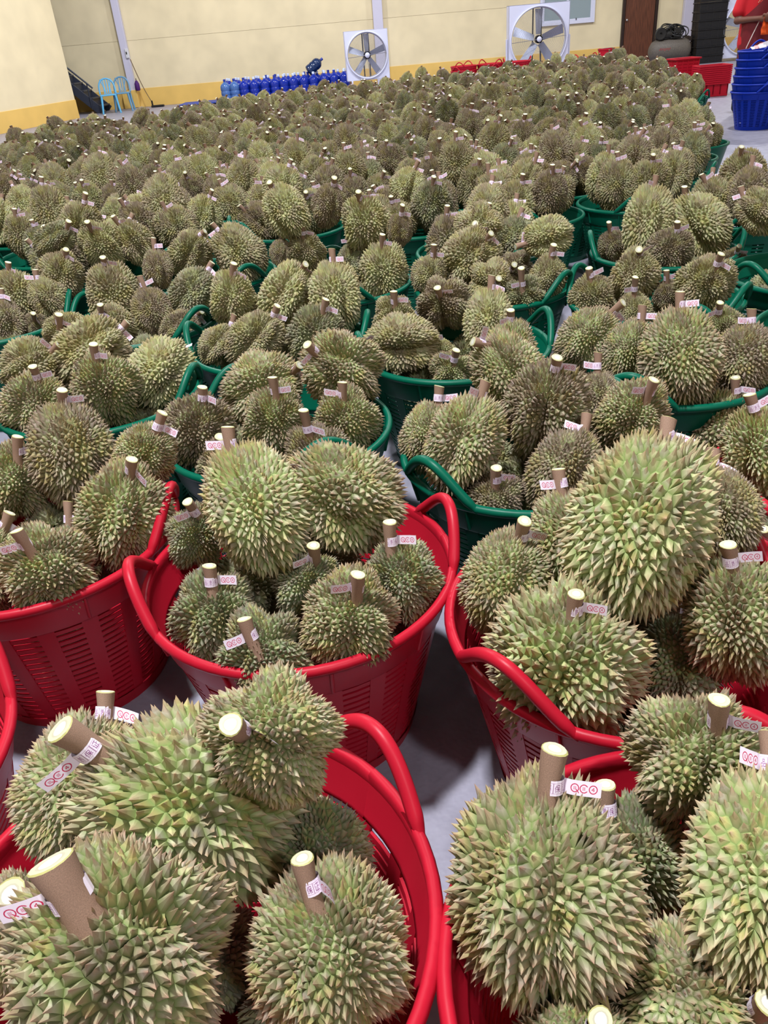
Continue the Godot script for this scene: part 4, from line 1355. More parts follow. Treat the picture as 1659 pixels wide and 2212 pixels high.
func near_durians() -> void:
	durian(-0.314, 0.498, -0.473, 0.241, 1.22, -0.01, 0.98, 0.19, -0.36, 0.86, -0.35, 0.057, 1.70, 0, "olive durian in the nearest left red basket, left leaning stem with a tag", "durians in the red baskets")
	durian(-0.102, 0.400, -0.511, 0.195, 1.27, -0.09, 0.99, -0.06, -0.19, 0.88, -0.43, 0.048, 1.00, 0, "olive durian in the nearest left red basket, stem leaning left over the black gap", "durians in the red baskets")
	durian(-0.274, 0.461, -0.687, 0.243, 1.37, -0.60, 0.80, 0.10, -0.56, 0.83, -0.02, 0.073, 1.45, 1, "pale green durian in the nearest left red basket, thick stem lying over to the left", "durians in the red baskets")
	durian(-0.445, 0.455, -0.740, 0.167, 1.22, 0.31, 0.60, -0.74, 0.09, 0.72, -0.69, 0.045, 1.00, 0, "olive durian in the nearest left red basket, upright stem and tag", "durians in the red baskets")
	durian(-0.155, 0.597, -0.671, 0.164, 1.22, -0.22, 0.76, 0.61, -0.11, 0.84, 0.53, 0.045, 1.00, 0, "olive durian in the nearest left red basket, cut stem pointing at the viewer", "durians in the red baskets")
	durian(-0.130, 0.347, -0.683, 0.148, 1.27, -0.29, 0.94, -0.16, -0.29, 0.94, -0.16, 0.055, 1.00, 3, "dark green durian in the nearest left red basket, beside the bare slatted wall", "durians in the red baskets")
	durian(-0.479, 0.416, -0.568, 0.153, 1.22, 0.51, 0.85, 0.16, -0.20, 0.93, 0.32, 0.045, 1.45, 0, "olive durian in the nearest left red basket, thick stem end at the picture edge", "durians in the red baskets")
	durian(0.144, 0.450, -0.533, 0.224, 1.27, 0.10, 0.93, -0.34, 0.15, 0.90, -0.41, 0.057, 1.15, 0, "olive durian in the nearest right red basket, long stem with a slanted cut", "durians in the red baskets")
	durian(0.280, 0.369, -0.614, 0.157, 1.27, -0.41, 0.90, -0.15, -0.01, 0.90, -0.44, 0.046, 1.00, 3, "dark green durian in the nearest right red basket, short dark stem with a tag", "durians in the red baskets")
	durian(0.367, 0.479, -0.674, 0.182, 1.17, 0.07, 0.97, 0.25, -0.07, 1.00, -0.03, 0.045, 1.00, 0, "olive durian in the nearest right red basket, wide pale cut stem and tag", "durians in the red baskets")
	durian(0.370, 0.500, -0.496, 0.184, 1.27, 0.25, 0.67, -0.70, 0.25, 0.67, -0.70, 0.055, 1.00, 1, "pale green durian in the nearest right red basket, no stem in view", "durians in the red baskets")
	durian(0.289, 0.360, -0.458, 0.170, 1.22, 0.55, 0.64, 0.53, -0.05, 0.95, 0.32, 0.045, 1.00, 0, "olive durian in the nearest right red basket, stem pointing right at the bottom corner", "durians in the red baskets")
	durian(0.152, 0.331, -0.416, 0.140, 1.22, 0.28, 0.96, 0.05, -0.01, 0.96, 0.26, 0.045, 1.00, 0, "olive durian in the nearest right red basket, only its stem end showing", "durians in the red baskets")
	durian(0.274, 0.397, -0.956, 0.273, 1.17, -0.02, 0.96, 0.29, 0.05, 0.99, -0.10, 0.045, 1.00, 1, "pale green durian in the right hand red basket, flat topped with a short upright stem", "durians in the red baskets")
	durian(0.206, 0.432, -1.151, 0.168, 1.22, 0.38, 0.92, -0.13, 0.10, 0.99, 0.13, 0.045, 1.00, 0, "olive durian in the right hand red basket, round and pale", "durians in the red baskets")
	durian(0.407, 0.590, -1.057, 0.242, 1.32, 0.35, 0.88, -0.33, 0.24, 0.74, -0.63, 0.045, 1.00, 1, "pale green durian in the right hand red basket, largest and topmost", "durians in the red baskets")
	durian(0.346, 0.469, -1.201, 0.173, 1.27, -0.12, 0.84, -0.53, -0.11, 0.86, -0.50, 0.047, 1.00, 0, "olive durian in the right hand red basket, brown stem leaning left", "durians in the red baskets")
	durian(0.483, 0.328, -0.999, 0.153, 1.22, 0.27, 0.78, -0.56, 0.27, 0.78, -0.56, 0.055, 1.00, 3, "dark green durian in the right hand red basket, small and half hidden", "durians in the red baskets")
	durian(0.553, 0.452, -0.970, 0.190, 1.27, -0.23, 0.97, -0.02, -0.19, 0.97, -0.17, 0.045, 1.00, 0, "olive durian in the right hand red basket, stem upright with a long tag", "durians in the red baskets")
	durian(0.619, 0.509, -1.197, 0.143, 1.27, -0.18, 0.81, -0.56, 0.23, 0.64, -0.74, 0.045, 1.00, 2, "brownish durian in the right hand red basket, narrow and brown", "durians in the red baskets")
	durian(0.777, 0.277, -1.258, 0.165, 1.22, -0.17, 0.90, -0.41, -0.19, 0.98, -0.06, 0.045, 1.00, 0, "olive durian in the red basket at the right edge, cut by the picture edge", "durians in the red baskets")
	durian(-0.244, 0.535, -1.307, 0.203, 1.32, -0.29, 0.88, -0.37, -0.07, 0.91, -0.40, 0.056, 1.00, 1, "pale green durian in the middle red basket, tall with a long leaning stem", "durians in the red baskets")
	durian(-0.075, 0.505, -1.382, 0.224, 1.22, -0.83, 0.56, 0.03, -0.71, 0.66, 0.26, 0.045, 1.00, 0, "olive durian in the middle red basket, stem pointing left", "durians in the red baskets")
	durian(-0.398, 0.427, -1.408, 0.134, 1.27, 0.28, 0.88, 0.38, -0.26, 0.95, 0.19, 0.045, 0.85, 3, "dark green durian in the middle red basket, narrow and dark", "durians in the red baskets")
	durian(-0.336, 0.381, -1.186, 0.182, 1.17, 0.15, 0.92, 0.36, 0.05, 0.95, -0.31, 0.050, 1.00, 3, "dark green durian in the middle red basket, upright stem and tag", "durians in the red baskets")
	durian(-0.236, 0.367, -1.084, 0.181, 1.17, -0.02, 0.81, 0.58, -0.25, 0.92, -0.30, 0.046, 1.00, 3, "dark green durian in the middle red basket, low down against the front rim", "durians in the red baskets")
	durian(-0.076, 0.410, -1.108, 0.189, 1.22, 0.18, 0.88, 0.44, 0.14, 0.99, 0.05, 0.045, 1.00, 0, "olive durian in the middle red basket, yellowish and dense with short spines", "durians in the red baskets")
	durian(-0.167, 0.388, -1.260, 0.140, 1.17, 0.38, 0.89, 0.24, 0.07, 0.97, 0.22, 0.045, 1.00, 3, "dark green durian in the middle red basket, small and sunken", "durians in the red baskets")
	durian(0.026, 0.395, -1.228, 0.166, 1.17, -0.21, 0.95, 0.22, 0.01, 0.96, -0.28, 0.063, 1.00, 3, "dark green durian in the middle red basket, long stem near the right rim", "durians in the red baskets")
	durian(-0.574, 0.432, -1.503, 0.217, 1.22, 0.36, 0.93, 0.03, 0.35, 0.92, 0.17, 0.045, 1.00, 0, "olive durian in the back left red basket, round and large", "durians in the red baskets")
	durian(-0.693, 0.416, -1.342, 0.201, 1.17, 0.08, 0.83, 0.55, -0.22, 0.98, -0.02, 0.052, 1.00, 0, "olive durian in the back left red basket, stem leaning left near the front rim", "durians in the red baskets")
	durian(-0.733, 0.491, -1.721, 0.212, 1.27, -0.02, 0.93, -0.36, 0.16, 0.99, 0.04, 0.046, 1.00, 2, "brownish durian in the back left red basket, brown and very spiny", "durians in the red baskets")
	durian(-0.894, 0.432, -1.718, 0.198, 1.22, 0.48, 0.81, 0.32, 0.20, 0.96, -0.17, 0.051, 1.00, 0, "olive durian in the back left red basket, at the picture edge", "durians in the red baskets")
	durian(-0.550, 0.502, -1.664, 0.149, 1.22, 0.59, 0.79, 0.13, 0.48, 0.86, -0.19, 0.049, 1.00, 0, "olive durian in the back left red basket, stem leaning right", "durians in the red baskets")
	durian(-0.697, 0.354, -1.491, 0.121, 1.22, -0.17, 0.88, -0.44, 0.09, 0.86, -0.51, 0.059, 0.85, 3, "dark green durian in the back left red basket, low with a dark stem", "durians in the red baskets")
	durian(-0.851, 0.400, -1.404, 0.156, 1.22, 0.42, 0.66, -0.62, 0.50, 0.82, -0.26, 0.045, 1.00, 0, "olive durian in the back left red basket, mostly outside the picture", "durians in the red baskets")
	durian(-0.473, 0.430, -1.925, 0.196, 1.27, 0.31, 0.89, 0.34, 0.18, 0.98, -0.08, 0.046, 1.00, 2, "brownish durian in the second basket of the front green row, upright stem and tag", "durians in the near green baskets")
	durian(-0.271, 0.420, -1.964, 0.187, 1.27, 0.15, 0.91, 0.39, -0.01, 1.00, -0.03, 0.054, 1.00, 0, "olive durian in the second basket of the front green row, stem upright in the middle", "durians in the near green baskets")
	durian(-0.326, 0.450, -2.149, 0.213, 1.22, 0.91, 0.40, 0.15, 0.55, 0.68, 0.47, 0.045, 1.00, 0, "olive durian in the second basket of the front green row, stem pointing right", "durians in the near green baskets")
	durian(-0.078, 0.513, -2.072, 0.224, 1.17, -0.54, 0.66, 0.51, -0.52, 0.76, 0.40, 0.045, 1.00, 0, "olive durian in the second basket of the front green row, stem pointing left", "durians in the near green baskets")
	durian(-0.080, 0.422, -1.920, 0.190, 1.22, -0.01, 0.89, 0.46, 0.10, 0.99, -0.06, 0.046, 1.00, 0, "olive durian in the second basket of the front green row, near the right rim", "durians in the near green baskets")
	durian(-0.153, 0.381, -1.785, 0.188, 1.22, -0.14, 0.93, 0.34, -0.08, 0.99, -0.09, 0.069, 1.00, 2, "brownish durian in the second basket of the front green row, leaning stem and tag", "durians in the near green baskets")
	durian(-0.394, 0.378, -1.798, 0.145, 1.22, 0.01, 0.92, 0.39, 0.21, 0.95, 0.24, 0.045, 1.00, 2, "brownish durian in the second basket of the front green row, mostly hidden", "durians in the near green baskets")
	durian(0.196, 0.475, -1.634, 0.194, 1.27, 0.44, 0.84, -0.31, 0.32, 0.89, -0.32, 0.048, 1.00, 0, "olive durian in the third basket of the front green row, greenish with two neighbouring stems", "durians in the near green baskets")
	durian(0.126, 0.436, -1.764, 0.140, 1.32, 0.36, 0.87, -0.34, 0.16, 0.92, -0.36, 0.050, 1.00, 0, "olive durian in the third basket of the front green row, narrow beside the left rim", "durians in the near green baskets")
	durian(0.407, 0.500, -1.711, 0.217, 1.27, 0.04, 0.94, 0.33, 0.08, 0.98, 0.20, 0.045, 1.00, 2, "brownish durian in the third basket of front green row, tall with a bright cut stem", "durians in the near green baskets")
	durian(0.408, 0.430, -1.542, 0.177, 1.22, 0.55, 0.76, -0.35, 0.28, 0.80, -0.53, 0.049, 1.00, 2, "brownish durian in the third basket of the front green row, stem leaning right", "durians in the near green baskets")
	durian(0.257, 0.358, -1.556, 0.148, 1.12, -0.03, 0.89, 0.46, 0.02, 1.00, 0.01, 0.045, 1.00, 2, "brownish durian in the third basket of the front green row, low against the front rim", "durians in the near green baskets")
	durian(0.600, 0.489, -1.660, 0.184, 1.22, 0.07, 0.81, 0.59, 0.17, 0.97, 0.15, 0.045, 1.00, 0, "olive durian in the third basket of front green row, yellow cut stem and long tag", "durians in the near green baskets")
	durian(0.573, 0.450, -1.867, 0.127, 1.22, 0.08, 0.93, -0.37, 0.08, 0.93, -0.37, 0.055, 0.85, 2, "brownish durian in the third basket of the front green row, small and half hidden", "durians in the near green baskets")
	durian(0.367, 0.502, -1.945, 0.194, 1.32, -0.54, 0.82, -0.15, -0.91, 0.32, 0.27, 0.045, 1.00, 0, "olive durian in the third basket of front green row, stem pointing left at the back", "durians in the near green baskets")
	durian(0.829, 0.494, -1.982, 0.224, 1.27, 0.00, 0.95, -0.32, 0.00, 0.95, -0.32, 0.055, 1.00, 0, "olive durian in the fourth basket of front green row, largest, without a stem in view", "durians in the near green baskets")
	durian(0.656, 0.460, -2.286, 0.176, 1.27, 0.69, 0.72, -0.03, 0.58, 0.74, 0.35, 0.058, 1.00, 0, "olive durian in the fourth basket of the front green row, stem leaning right", "durians in the near green baskets")
	durian(0.756, 0.443, -2.185, 0.159, 1.32, 0.38, 0.91, -0.18, 0.10, 0.96, -0.27, 0.053, 1.00, 0, "olive durian in the fourth basket of the front green row, slim and greenish", "durians in the near green baskets")
	durian(1.019, 0.457, -2.026, 0.183, 1.22, 0.23, 0.95, -0.23, -0.02, 0.94, -0.33, 0.045, 1.00, 2, "brownish durian in the fourth basket of front green row, long tag near the right rim", "durians in the near green baskets")
	durian(1.086, 0.454, -2.289, 0.135, 1.17, -0.56, 0.79, 0.25, -0.14, 0.94, 0.30, 0.045, 0.85, 0, "olive durian in the fourth basket of front green row, small with a bright cut stem", "durians in the near green baskets")
	durian(0.940, 0.286, -1.941, 0.205, 1.32, 0.25, 0.95, 0.18, -0.14, 0.98, -0.14, 0.057, 1.00, 0, "olive durian in the fourth basket of the front green row, brown stem and wide tag", "durians in the near green baskets")
	durian(0.826, 0.460, -1.495, 0.177, 1.27, -0.27, 0.96, 0.10, -0.33, 0.91, -0.26, 0.053, 1.00, 1, "pale green durian in the red basket at the right edge, thick tapering stem", "durians in the red baskets")
	durian(-0.792, 0.458, -2.218, 0.218, 1.22, 0.14, 0.91, 0.39, 0.07, 0.99, 0.07, 0.056, 1.00, 0, "olive durian in the first basket of the front green row, long bare stem leaning left", "durians in the near green baskets")
	durian(-0.666, 0.444, -2.360, 0.200, 1.27, 0.50, 0.41, -0.76, -0.05, 0.14, -0.99, 0.045, 1.00, 1, "pale green durian in the first basket of front green row, yellowish crease down its middle", "durians in the near green baskets")
	durian(-1.001, 0.430, -2.200, 0.204, 1.17, 0.40, 0.89, 0.22, 0.01, 0.99, 0.11, 0.047, 1.00, 0, "olive durian in the first basket of the front green row, greenish and broad", "durians in the near green baskets")
	durian(-1.069, 0.486, -2.400, 0.185, 1.17, 0.87, 0.47, 0.12, 0.76, 0.63, 0.11, 0.045, 1.00, 0, "olive durian in the first basket of the front green row, large coarse spines", "durians in the near green baskets")
	durian(-0.894, 0.499, -2.447, 0.219, 1.22, 0.81, 0.44, -0.39, 0.76, 0.52, -0.38, 0.045, 1.00, 0, "olive durian in the first basket of the front green row, stem lying to the right", "durians in the near green baskets")
	durian(-0.982, 0.535, -2.559, 0.153, 1.17, 0.05, 0.61, 0.79, 0.29, 0.91, 0.31, 0.045, 1.00, 0, "olive durian in the first basket of the front green row, small at the back", "durians in the near green baskets")
	durian(-0.983, 0.400, -3.057, 0.173, 1.17, -0.25, 0.59, 0.77, 0.14, 0.98, 0.12, 0.059, 1.00, 0, "olive durian in the left basket of second green row, small with a bright cut stem", "durians in the near green baskets")
	durian(-1.020, 0.467, -3.238, 0.230, 1.22, -0.00, 1.00, 0.05, 0.08, 0.95, 0.30, 0.045, 1.00, 0, "olive durian in the left basket of the second green row, round with an upright stem", "durians in the near green baskets")
	durian(-0.839, 0.430, -3.098, 0.155, 1.32, -0.18, 0.96, -0.19, -0.18, 0.96, -0.19, 0.055, 1.00, 2, "brownish durian in the left basket of the second green row, slim and dark", "durians in the near green baskets")
	durian(-0.697, 0.463, -3.197, 0.188, 1.27, 0.67, 0.68, -0.29, 0.63, 0.73, -0.28, 0.049, 1.00, 3, "dark green durian in the left basket of the second green row, stem leaning right", "durians in the near green baskets")
	durian(-0.720, 0.390, -2.976, 0.151, 1.17, 0.81, 0.49, -0.32, 0.77, 0.54, 0.35, 0.045, 1.00, 2, "brownish durian in the left basket of the second green row, low near the right rim", "durians in the near green baskets")
	durian(-0.847, 0.536, -3.348, 0.130, 1.22, 0.04, 0.98, -0.21, 0.04, 0.98, -0.21, 0.055, 0.85, 2, "brownish durian in the left basket of the second green row, small at the back", "durians in the near green baskets")
	durian(-1.275, 0.522, -3.410, 0.197, 1.17, 0.56, 0.80, 0.21, 0.31, 0.88, 0.34, 0.045, 1.00, 0, "olive durian in the left basket of the third green row, round near the right rim", "durians in the near green baskets")
	durian(-1.302, 0.465, -3.308, 0.153, 1.22, -0.38, 0.92, -0.06, 0.01, 0.98, -0.22, 0.045, 1.00, 0, "olive durian in the left basket of the third green row, narrow with a tag", "durians in the near green baskets")
	durian(-1.476, 0.449, -3.416, 0.205, 1.22, -0.06, 1.00, 0.00, 0.28, 0.95, 0.13, 0.049, 1.00, 0, "olive durian in the left basket of the third green row, broad at the picture edge", "durians in the near green baskets")
	durian(-1.461, 0.410, -3.188, 0.159, 1.22, 0.07, 0.96, -0.27, 0.07, 0.96, -0.27, 0.055, 1.00, 2, "brownish durian in the left basket of the third green row, brown in the front corner", "durians in the near green baskets")
	durian(-1.355, 0.379, -3.225, 0.111, 1.12, 0.25, 0.68, 0.69, 0.30, 0.78, 0.55, 0.045, 0.85, 2, "brownish durian in the left basket of third green row, tiny with a white cut stem", "durians in the near green baskets")
	durian(-0.822, 0.458, -3.910, 0.212, 1.27, 0.56, 0.78, 0.29, 0.82, 0.54, 0.21, 0.045, 1.00, 0, "olive durian in the second basket of the third green row, plump and brown", "durians in the near green baskets")
	durian(-0.558, 0.480, -3.738, 0.226, 1.27, -0.58, 0.81, -0.06, -0.58, 0.81, -0.06, 0.055, 1.00, 0, "olive durian in the second basket of the third green row, largest and rounded", "durians in the near green baskets")
	durian(-1.141, 0.584, -3.636, 0.191, 1.27, -0.03, 0.81, 0.59, -0.03, 0.81, 0.59, 0.055, 1.00, 1, "pale green durian in the second basket of the third green row, pale and long", "durians in the near green baskets")
	durian(-1.023, 0.572, -3.736, 0.178, 1.22, -0.35, 0.88, 0.33, -0.35, 0.88, 0.33, 0.055, 1.00, 0, "olive durian in the second basket of the third green row, oval", "durians in the near green baskets")
	durian(-1.314, 0.645, -3.557, 0.152, 1.32, 0.88, 0.47, 0.09, 0.43, 0.83, 0.35, 0.045, 1.00, 3, "dark green durian in the left basket of the third green row, tall at the back", "durians in the near green baskets")
	durian(-0.484, 0.517, -2.861, 0.174, 1.27, 0.25, 0.92, 0.30, 0.25, 0.96, 0.14, 0.051, 1.00, 1, "pale green durian in the second basket of the second green row, green and upright", "durians in the near green baskets")
	durian(-0.297, 0.492, -2.908, 0.217, 1.27, 0.60, 0.76, -0.23, 0.49, 0.61, 0.62, 0.045, 1.00, 1, "pale green durian in the second basket of the second green row, pale and large", "durians in the near green baskets")
	durian(-0.110, 0.507, -2.799, 0.192, 1.37, 0.05, 0.97, -0.24, 0.05, 0.97, -0.24, 0.055, 1.00, 1, "pale green durian in the second basket of second green row, long with a deep crease", "durians in the near green baskets")
	durian(-0.395, 0.430, -2.636, 0.186, 1.22, 0.71, 0.65, -0.29, 0.50, 0.86, 0.08, 0.054, 1.00, 0, "olive durian in the second basket of second green row, stem leaning right near the front", "durians in the near green baskets")
	durian(-0.533, 0.409, -2.699, 0.124, 1.27, 0.70, 0.64, -0.32, 0.43, 0.84, -0.32, 0.056, 0.85, 0, "olive durian in the second basket of the second green row, narrow beside the handle", "durians in the near green baskets")
	durian(-0.178, 0.440, -2.578, 0.202, 1.22, 0.34, 0.89, 0.29, 0.30, 0.95, 0.09, 0.048, 1.00, 3, "dark green durian in the second basket of the second green row, stem upright", "durians in the near green baskets")
	durian(0.103, 0.460, -2.401, 0.186, 1.32, -0.96, 0.10, 0.26, -0.78, 0.49, 0.38, 0.045, 1.00, 0, "olive durian in the third basket of second green row, lying with its stem pointing left", "durians in the near green baskets")
	durian(0.093, 0.463, -2.640, 0.159, 1.17, 0.02, 0.77, 0.64, 0.00, 0.99, 0.11, 0.051, 1.00, 0, "olive durian in the third basket of the second green row, upright stem with a tag", "durians in the near green baskets")
	durian(0.273, 0.476, -2.707, 0.197, 1.22, -0.23, 0.54, 0.81, -0.19, 0.85, 0.50, 0.045, 1.00, 2, "brownish durian in the third basket of the second green row, stem toward the viewer", "durians in the near green baskets")
	durian(0.396, 0.460, -2.516, 0.161, 1.42, 0.12, 0.96, -0.26, 0.12, 0.96, -0.26, 0.055, 1.00, 1, "pale green durian in the third basket of the second green row, tall and yellowish", "durians in the near green baskets")
	durian(0.431, 0.414, -2.327, 0.176, 1.32, 0.07, 0.99, -0.13, -0.06, 0.99, 0.09, 0.045, 1.00, 0, "olive durian in the third basket of the second green row, behind the tallest brown durian", "durians in the near green baskets")
	durian(0.252, 0.380, -2.320, 0.154, 1.12, -0.03, 0.70, 0.72, 0.19, 0.96, 0.19, 0.045, 1.00, 0, "olive durian in the third basket of the second green row, low against the front rim", "durians in the near green baskets")
	durian(0.236, 0.387, -2.471, 0.100, 1.22, -0.50, 0.84, 0.23, -0.23, 0.97, 0.06, 0.045, 0.85, 1, "pale green durian in the third basket of the second green row, small and sunken", "durians in the near green baskets")
	durian(0.261, 0.447, -3.203, 0.149, 1.17, 0.29, 0.95, 0.07, 0.08, 0.97, 0.21, 0.058, 1.00, 0, "olive durian in the fourth basket of the third green row, round beside the left rim", "durians in the near green baskets")
	durian(0.429, 0.485, -3.261, 0.240, 1.22, 0.54, 0.66, 0.51, 0.32, 0.76, 0.57, 0.045, 1.00, 0, "olive durian in the fourth basket of the third green row, large and knobbly", "durians in the near green baskets")
	durian(0.497, 0.438, -3.091, 0.183, 1.17, 0.08, 0.06, 1.00, 0.05, 0.74, 0.67, 0.052, 1.00, 0, "olive durian in the fourth basket of the third green row, stem in the middle", "durians in the near green baskets")
	durian(0.639, 0.420, -3.313, 0.154, 1.22, -0.42, 0.14, 0.90, 0.10, 0.66, 0.74, 0.053, 1.00, 2, "brownish durian in the fourth basket of the third green row, stem leaning right", "durians in the near green baskets")
	durian(0.709, 0.442, -3.045, 0.148, 1.27, 0.11, 0.98, 0.19, 0.11, 0.98, 0.19, 0.055, 1.00, 0, "olive durian in the fourth basket of the third green row, near the right rim", "durians in the near green baskets")
	durian(0.609, 0.397, -2.963, 0.178, 1.12, -0.27, 0.60, 0.76, -0.11, 0.99, 0.08, 0.085, 1.00, 3, "dark green durian in the fourth basket of the third green row, long dark stem", "durians in the near green baskets")
	durian(0.748, 0.555, -3.237, 0.173, 1.27, -0.92, -0.10, 0.37, -0.92, -0.10, 0.37, 0.055, 1.00, 1, "pale green durian in the fourth basket of the third green row, pale at the back", "durians in the near green baskets")
	durian(0.498, 0.583, -3.395, 0.204, 1.22, -0.23, 0.04, 0.97, -0.21, 0.69, 0.69, 0.059, 1.00, 0, "olive durian in the fourth basket of the third green row, yellowish at the back", "durians in the near green baskets")
	durian(0.986, 0.470, -2.861, 0.179, 1.22, 0.03, 0.94, 0.33, -0.36, 0.62, 0.70, 0.045, 1.00, 0, "olive durian in the fourth basket of the second green row, round near the back", "durians in the near green baskets")
	durian(0.824, 0.415, -2.816, 0.170, 1.17, -0.19, 0.93, 0.32, -0.25, 0.97, 0.05, 0.047, 1.00, 0, "olive durian in the fourth basket of the second green row, beside the left rim", "durians in the near green baskets")
	durian(1.162, 0.480, -2.656, 0.198, 1.17, 0.01, 0.77, 0.63, 0.09, 0.94, 0.32, 0.052, 1.00, 0, "olive durian in the fourth basket of the second green row, brown, stem leaning right", "durians in the near green baskets")
	durian(0.919, 0.408, -2.634, 0.135, 1.17, -0.14, 0.98, 0.15, -0.06, 0.99, 0.12, 0.069, 0.85, 0, "olive durian in the fourth basket of the second green row, long upright stem", "durians in the near green baskets")
	durian(1.093, 0.407, -2.808, 0.104, 1.17, -0.16, 0.98, 0.13, -0.14, 0.99, 0.09, 0.047, 0.85, 2, "brownish durian in the fourth basket of the second green row, small in the middle", "durians in the near green baskets")
	durian(1.219, 0.521, -3.451, 0.220, 1.47, 0.17, 0.98, -0.12, 0.17, 0.98, -0.12, 0.055, 1.00, 1, "pale green durian in the fifth basket of the third green row, tall and pale", "durians in the near green baskets")
	durian(1.265, 0.441, -3.278, 0.186, 1.17, 0.08, 0.87, 0.49, -0.15, 0.97, 0.19, 0.052, 1.00, 2, "brownish durian in the fifth basket of the third green row, small with an upright stem", "durians in the near green baskets")
	durian(1.469, 0.490, -3.473, 0.233, 1.32, -0.52, 0.78, -0.36, -0.13, 0.99, 0.07, 0.056, 1.00, 1, "pale green durian in the fifth basket of the third green row, yellowish and broad", "durians in the near green baskets")
	durian(1.111, 0.416, -3.530, 0.130, 1.27, -0.29, 0.93, 0.23, -0.29, 0.93, 0.23, 0.055, 0.85, 2, "brownish durian in the fifth basket of the third green row, narrow and dark", "durians in the near green baskets")
	durian(1.568, 0.357, -3.337, 0.121, 1.12, -0.14, 0.77, 0.62, -0.14, 0.77, 0.62, 0.055, 0.85, 2, "brownish durian in the fifth basket of the third green row, low in the empty corner", "durians in the near green baskets")
	durian(1.585, 0.595, -3.185, 0.173, 1.17, -0.72, 0.53, -0.44, -0.34, 0.88, -0.32, 0.047, 1.00, 0, "olive durian in the right basket of the third green row, round at the picture edge", "durians in the near green baskets")
	durian(-0.297, 0.678, -3.559, 0.193, 1.22, -0.47, 0.88, -0.09, -0.28, 0.83, 0.48, 0.045, 1.00, 1, "pale green durian in the third basket of the third green row, pale and round", "durians in the near green baskets")
	durian(-0.125, 0.671, -3.658, 0.155, 1.32, 0.34, 0.90, 0.26, 0.19, 0.88, 0.44, 0.045, 1.00, 2, "brownish durian in the third basket of the third green row, dark brown", "durians in the near green baskets")
	durian(0.029, 0.593, -3.564, 0.221, 1.22, -0.11, 0.89, 0.43, -0.11, 0.89, 0.43, 0.055, 1.00, 1, "pale green durian in the third basket of the third green row, large and pale", "durians in the near green baskets")
	durian(0.088, 0.440, -3.332, 0.214, 1.22, -0.00, 0.99, 0.15, 0.06, 0.97, 0.23, 0.057, 1.00, 1, "pale green durian in the third basket of third green row, upright stem with a tag", "durians in the near green baskets")
	durian(-0.053, 0.429, -3.557, 0.144, 1.37, 0.21, 0.95, -0.21, -0.13, 0.99, 0.02, 0.077, 1.00, 3, "dark green durian in the third basket of third green row, slim beside its larger neighbour", "durians in the near green baskets")
	durian(-0.245, 0.501, -3.578, 0.178, 1.17, 0.01, 0.81, 0.59, 0.13, 0.96, 0.24, 0.058, 1.00, 0, "olive durian in the third basket of the third green row, brown with a flat top", "durians in the near green baskets")
	durian(-0.352, 0.520, -3.535, 0.096, 1.22, 0.25, 0.94, -0.22, 0.05, 0.96, 0.28, 0.059, 0.85, 2, "brownish durian in the third basket of the third green row, small at the left", "durians in the near green baskets")
	durian(0.169, 0.572, -3.492, 0.115, 1.32, 0.16, 0.94, 0.31, 0.16, 0.94, 0.31, 0.055, 0.85, 2, "brownish durian in the third basket of the third green row, narrow and brown", "durians in the near green baskets")
	durian(-1.198, 0.524, -4.045, 0.209, 1.18, 0.56, 0.62, -0.55, 0.52, 0.66, -0.54, 0.061, 1.00, 1, "pale green durian at the back right of fourth green row's third basket, stem rightward", "durians in the middle of the field")
	durian(-1.360, 0.517, -3.755, 0.195, 1.40, -0.15, 0.95, 0.27, -0.25, 0.92, 0.31, 0.060, 1.00, 2, "brownish durian at the front of fourth green row's third basket, stem upright", "durians in the middle of the field")
	durian(-1.469, 0.468, -3.897, 0.199, 1.18, -0.58, 0.81, 0.04, -0.52, 0.85, 0.07, 0.059, 1.00, 3, "dark green durian at the left of fourth green row's third basket, stem leftward", "durians in the middle of the field")
	durian(-1.349, 0.454, -4.096, 0.199, 1.18, -0.05, 0.99, -0.13, -0.20, 0.96, -0.18, 0.049, 1.00, 2, "brownish durian at the back of fourth green row's third basket, stem upright", "durians in the middle of the field")
	durian(-1.307, 0.620, -3.899, 0.218, 1.25, 0.46, 0.87, 0.18, 0.42, 0.90, 0.10, 0.065, 1.00, 0, "olive durian at the top of fourth green row's third basket, stem rightward", "durians in the middle of the field")
	durian(0.400, 0.445, -3.706, 0.211, 1.32, -0.03, 1.00, 0.06, 0.08, 1.00, 0.04, 0.058, 1.00, 2, "brownish durian at the left of fourth green row's fourth basket, stem upright", "durians in the middle of the field")
	durian(0.442, 0.454, -3.879, 0.192, 1.10, -0.22, 0.95, 0.22, -0.16, 0.92, 0.35, 0.047, 1.00, 3, "dark green durian at the back left of fourth green row's fourth basket, stem leftward", "durians in the middle of the field")
	durian(0.607, 0.478, -3.926, 0.202, 1.32, -0.05, 0.99, -0.12, -0.06, 0.98, -0.18, 0.064, 1.00, 3, "dark green durian at the back of fourth green row's fourth basket, stem upright", "durians in the middle of the field")
	durian(0.721, 0.463, -3.822, 0.218, 1.18, 0.12, 0.94, -0.33, 0.27, 0.89, -0.37, 0.055, 1.00, 1, "pale green durian at the right of fourth green row's fourth basket, stem upright", "durians in the middle of the field")
	durian(0.690, 0.458, -3.644, 0.196, 1.10, 0.26, 0.96, -0.13, 0.41, 0.88, -0.24, 0.050, 1.00, 3, "dark green durian at the front right of fourth green row's fourth basket, stem rightward", "durians in the middle of the field")
	durian(0.547, 0.475, -3.596, 0.206, 1.25, 0.14, 0.99, -0.04, 0.22, 0.97, -0.01, 0.052, 1.00, 3, "dark green durian at the front of fourth green row's fourth basket, stem upright", "durians in the middle of the field")
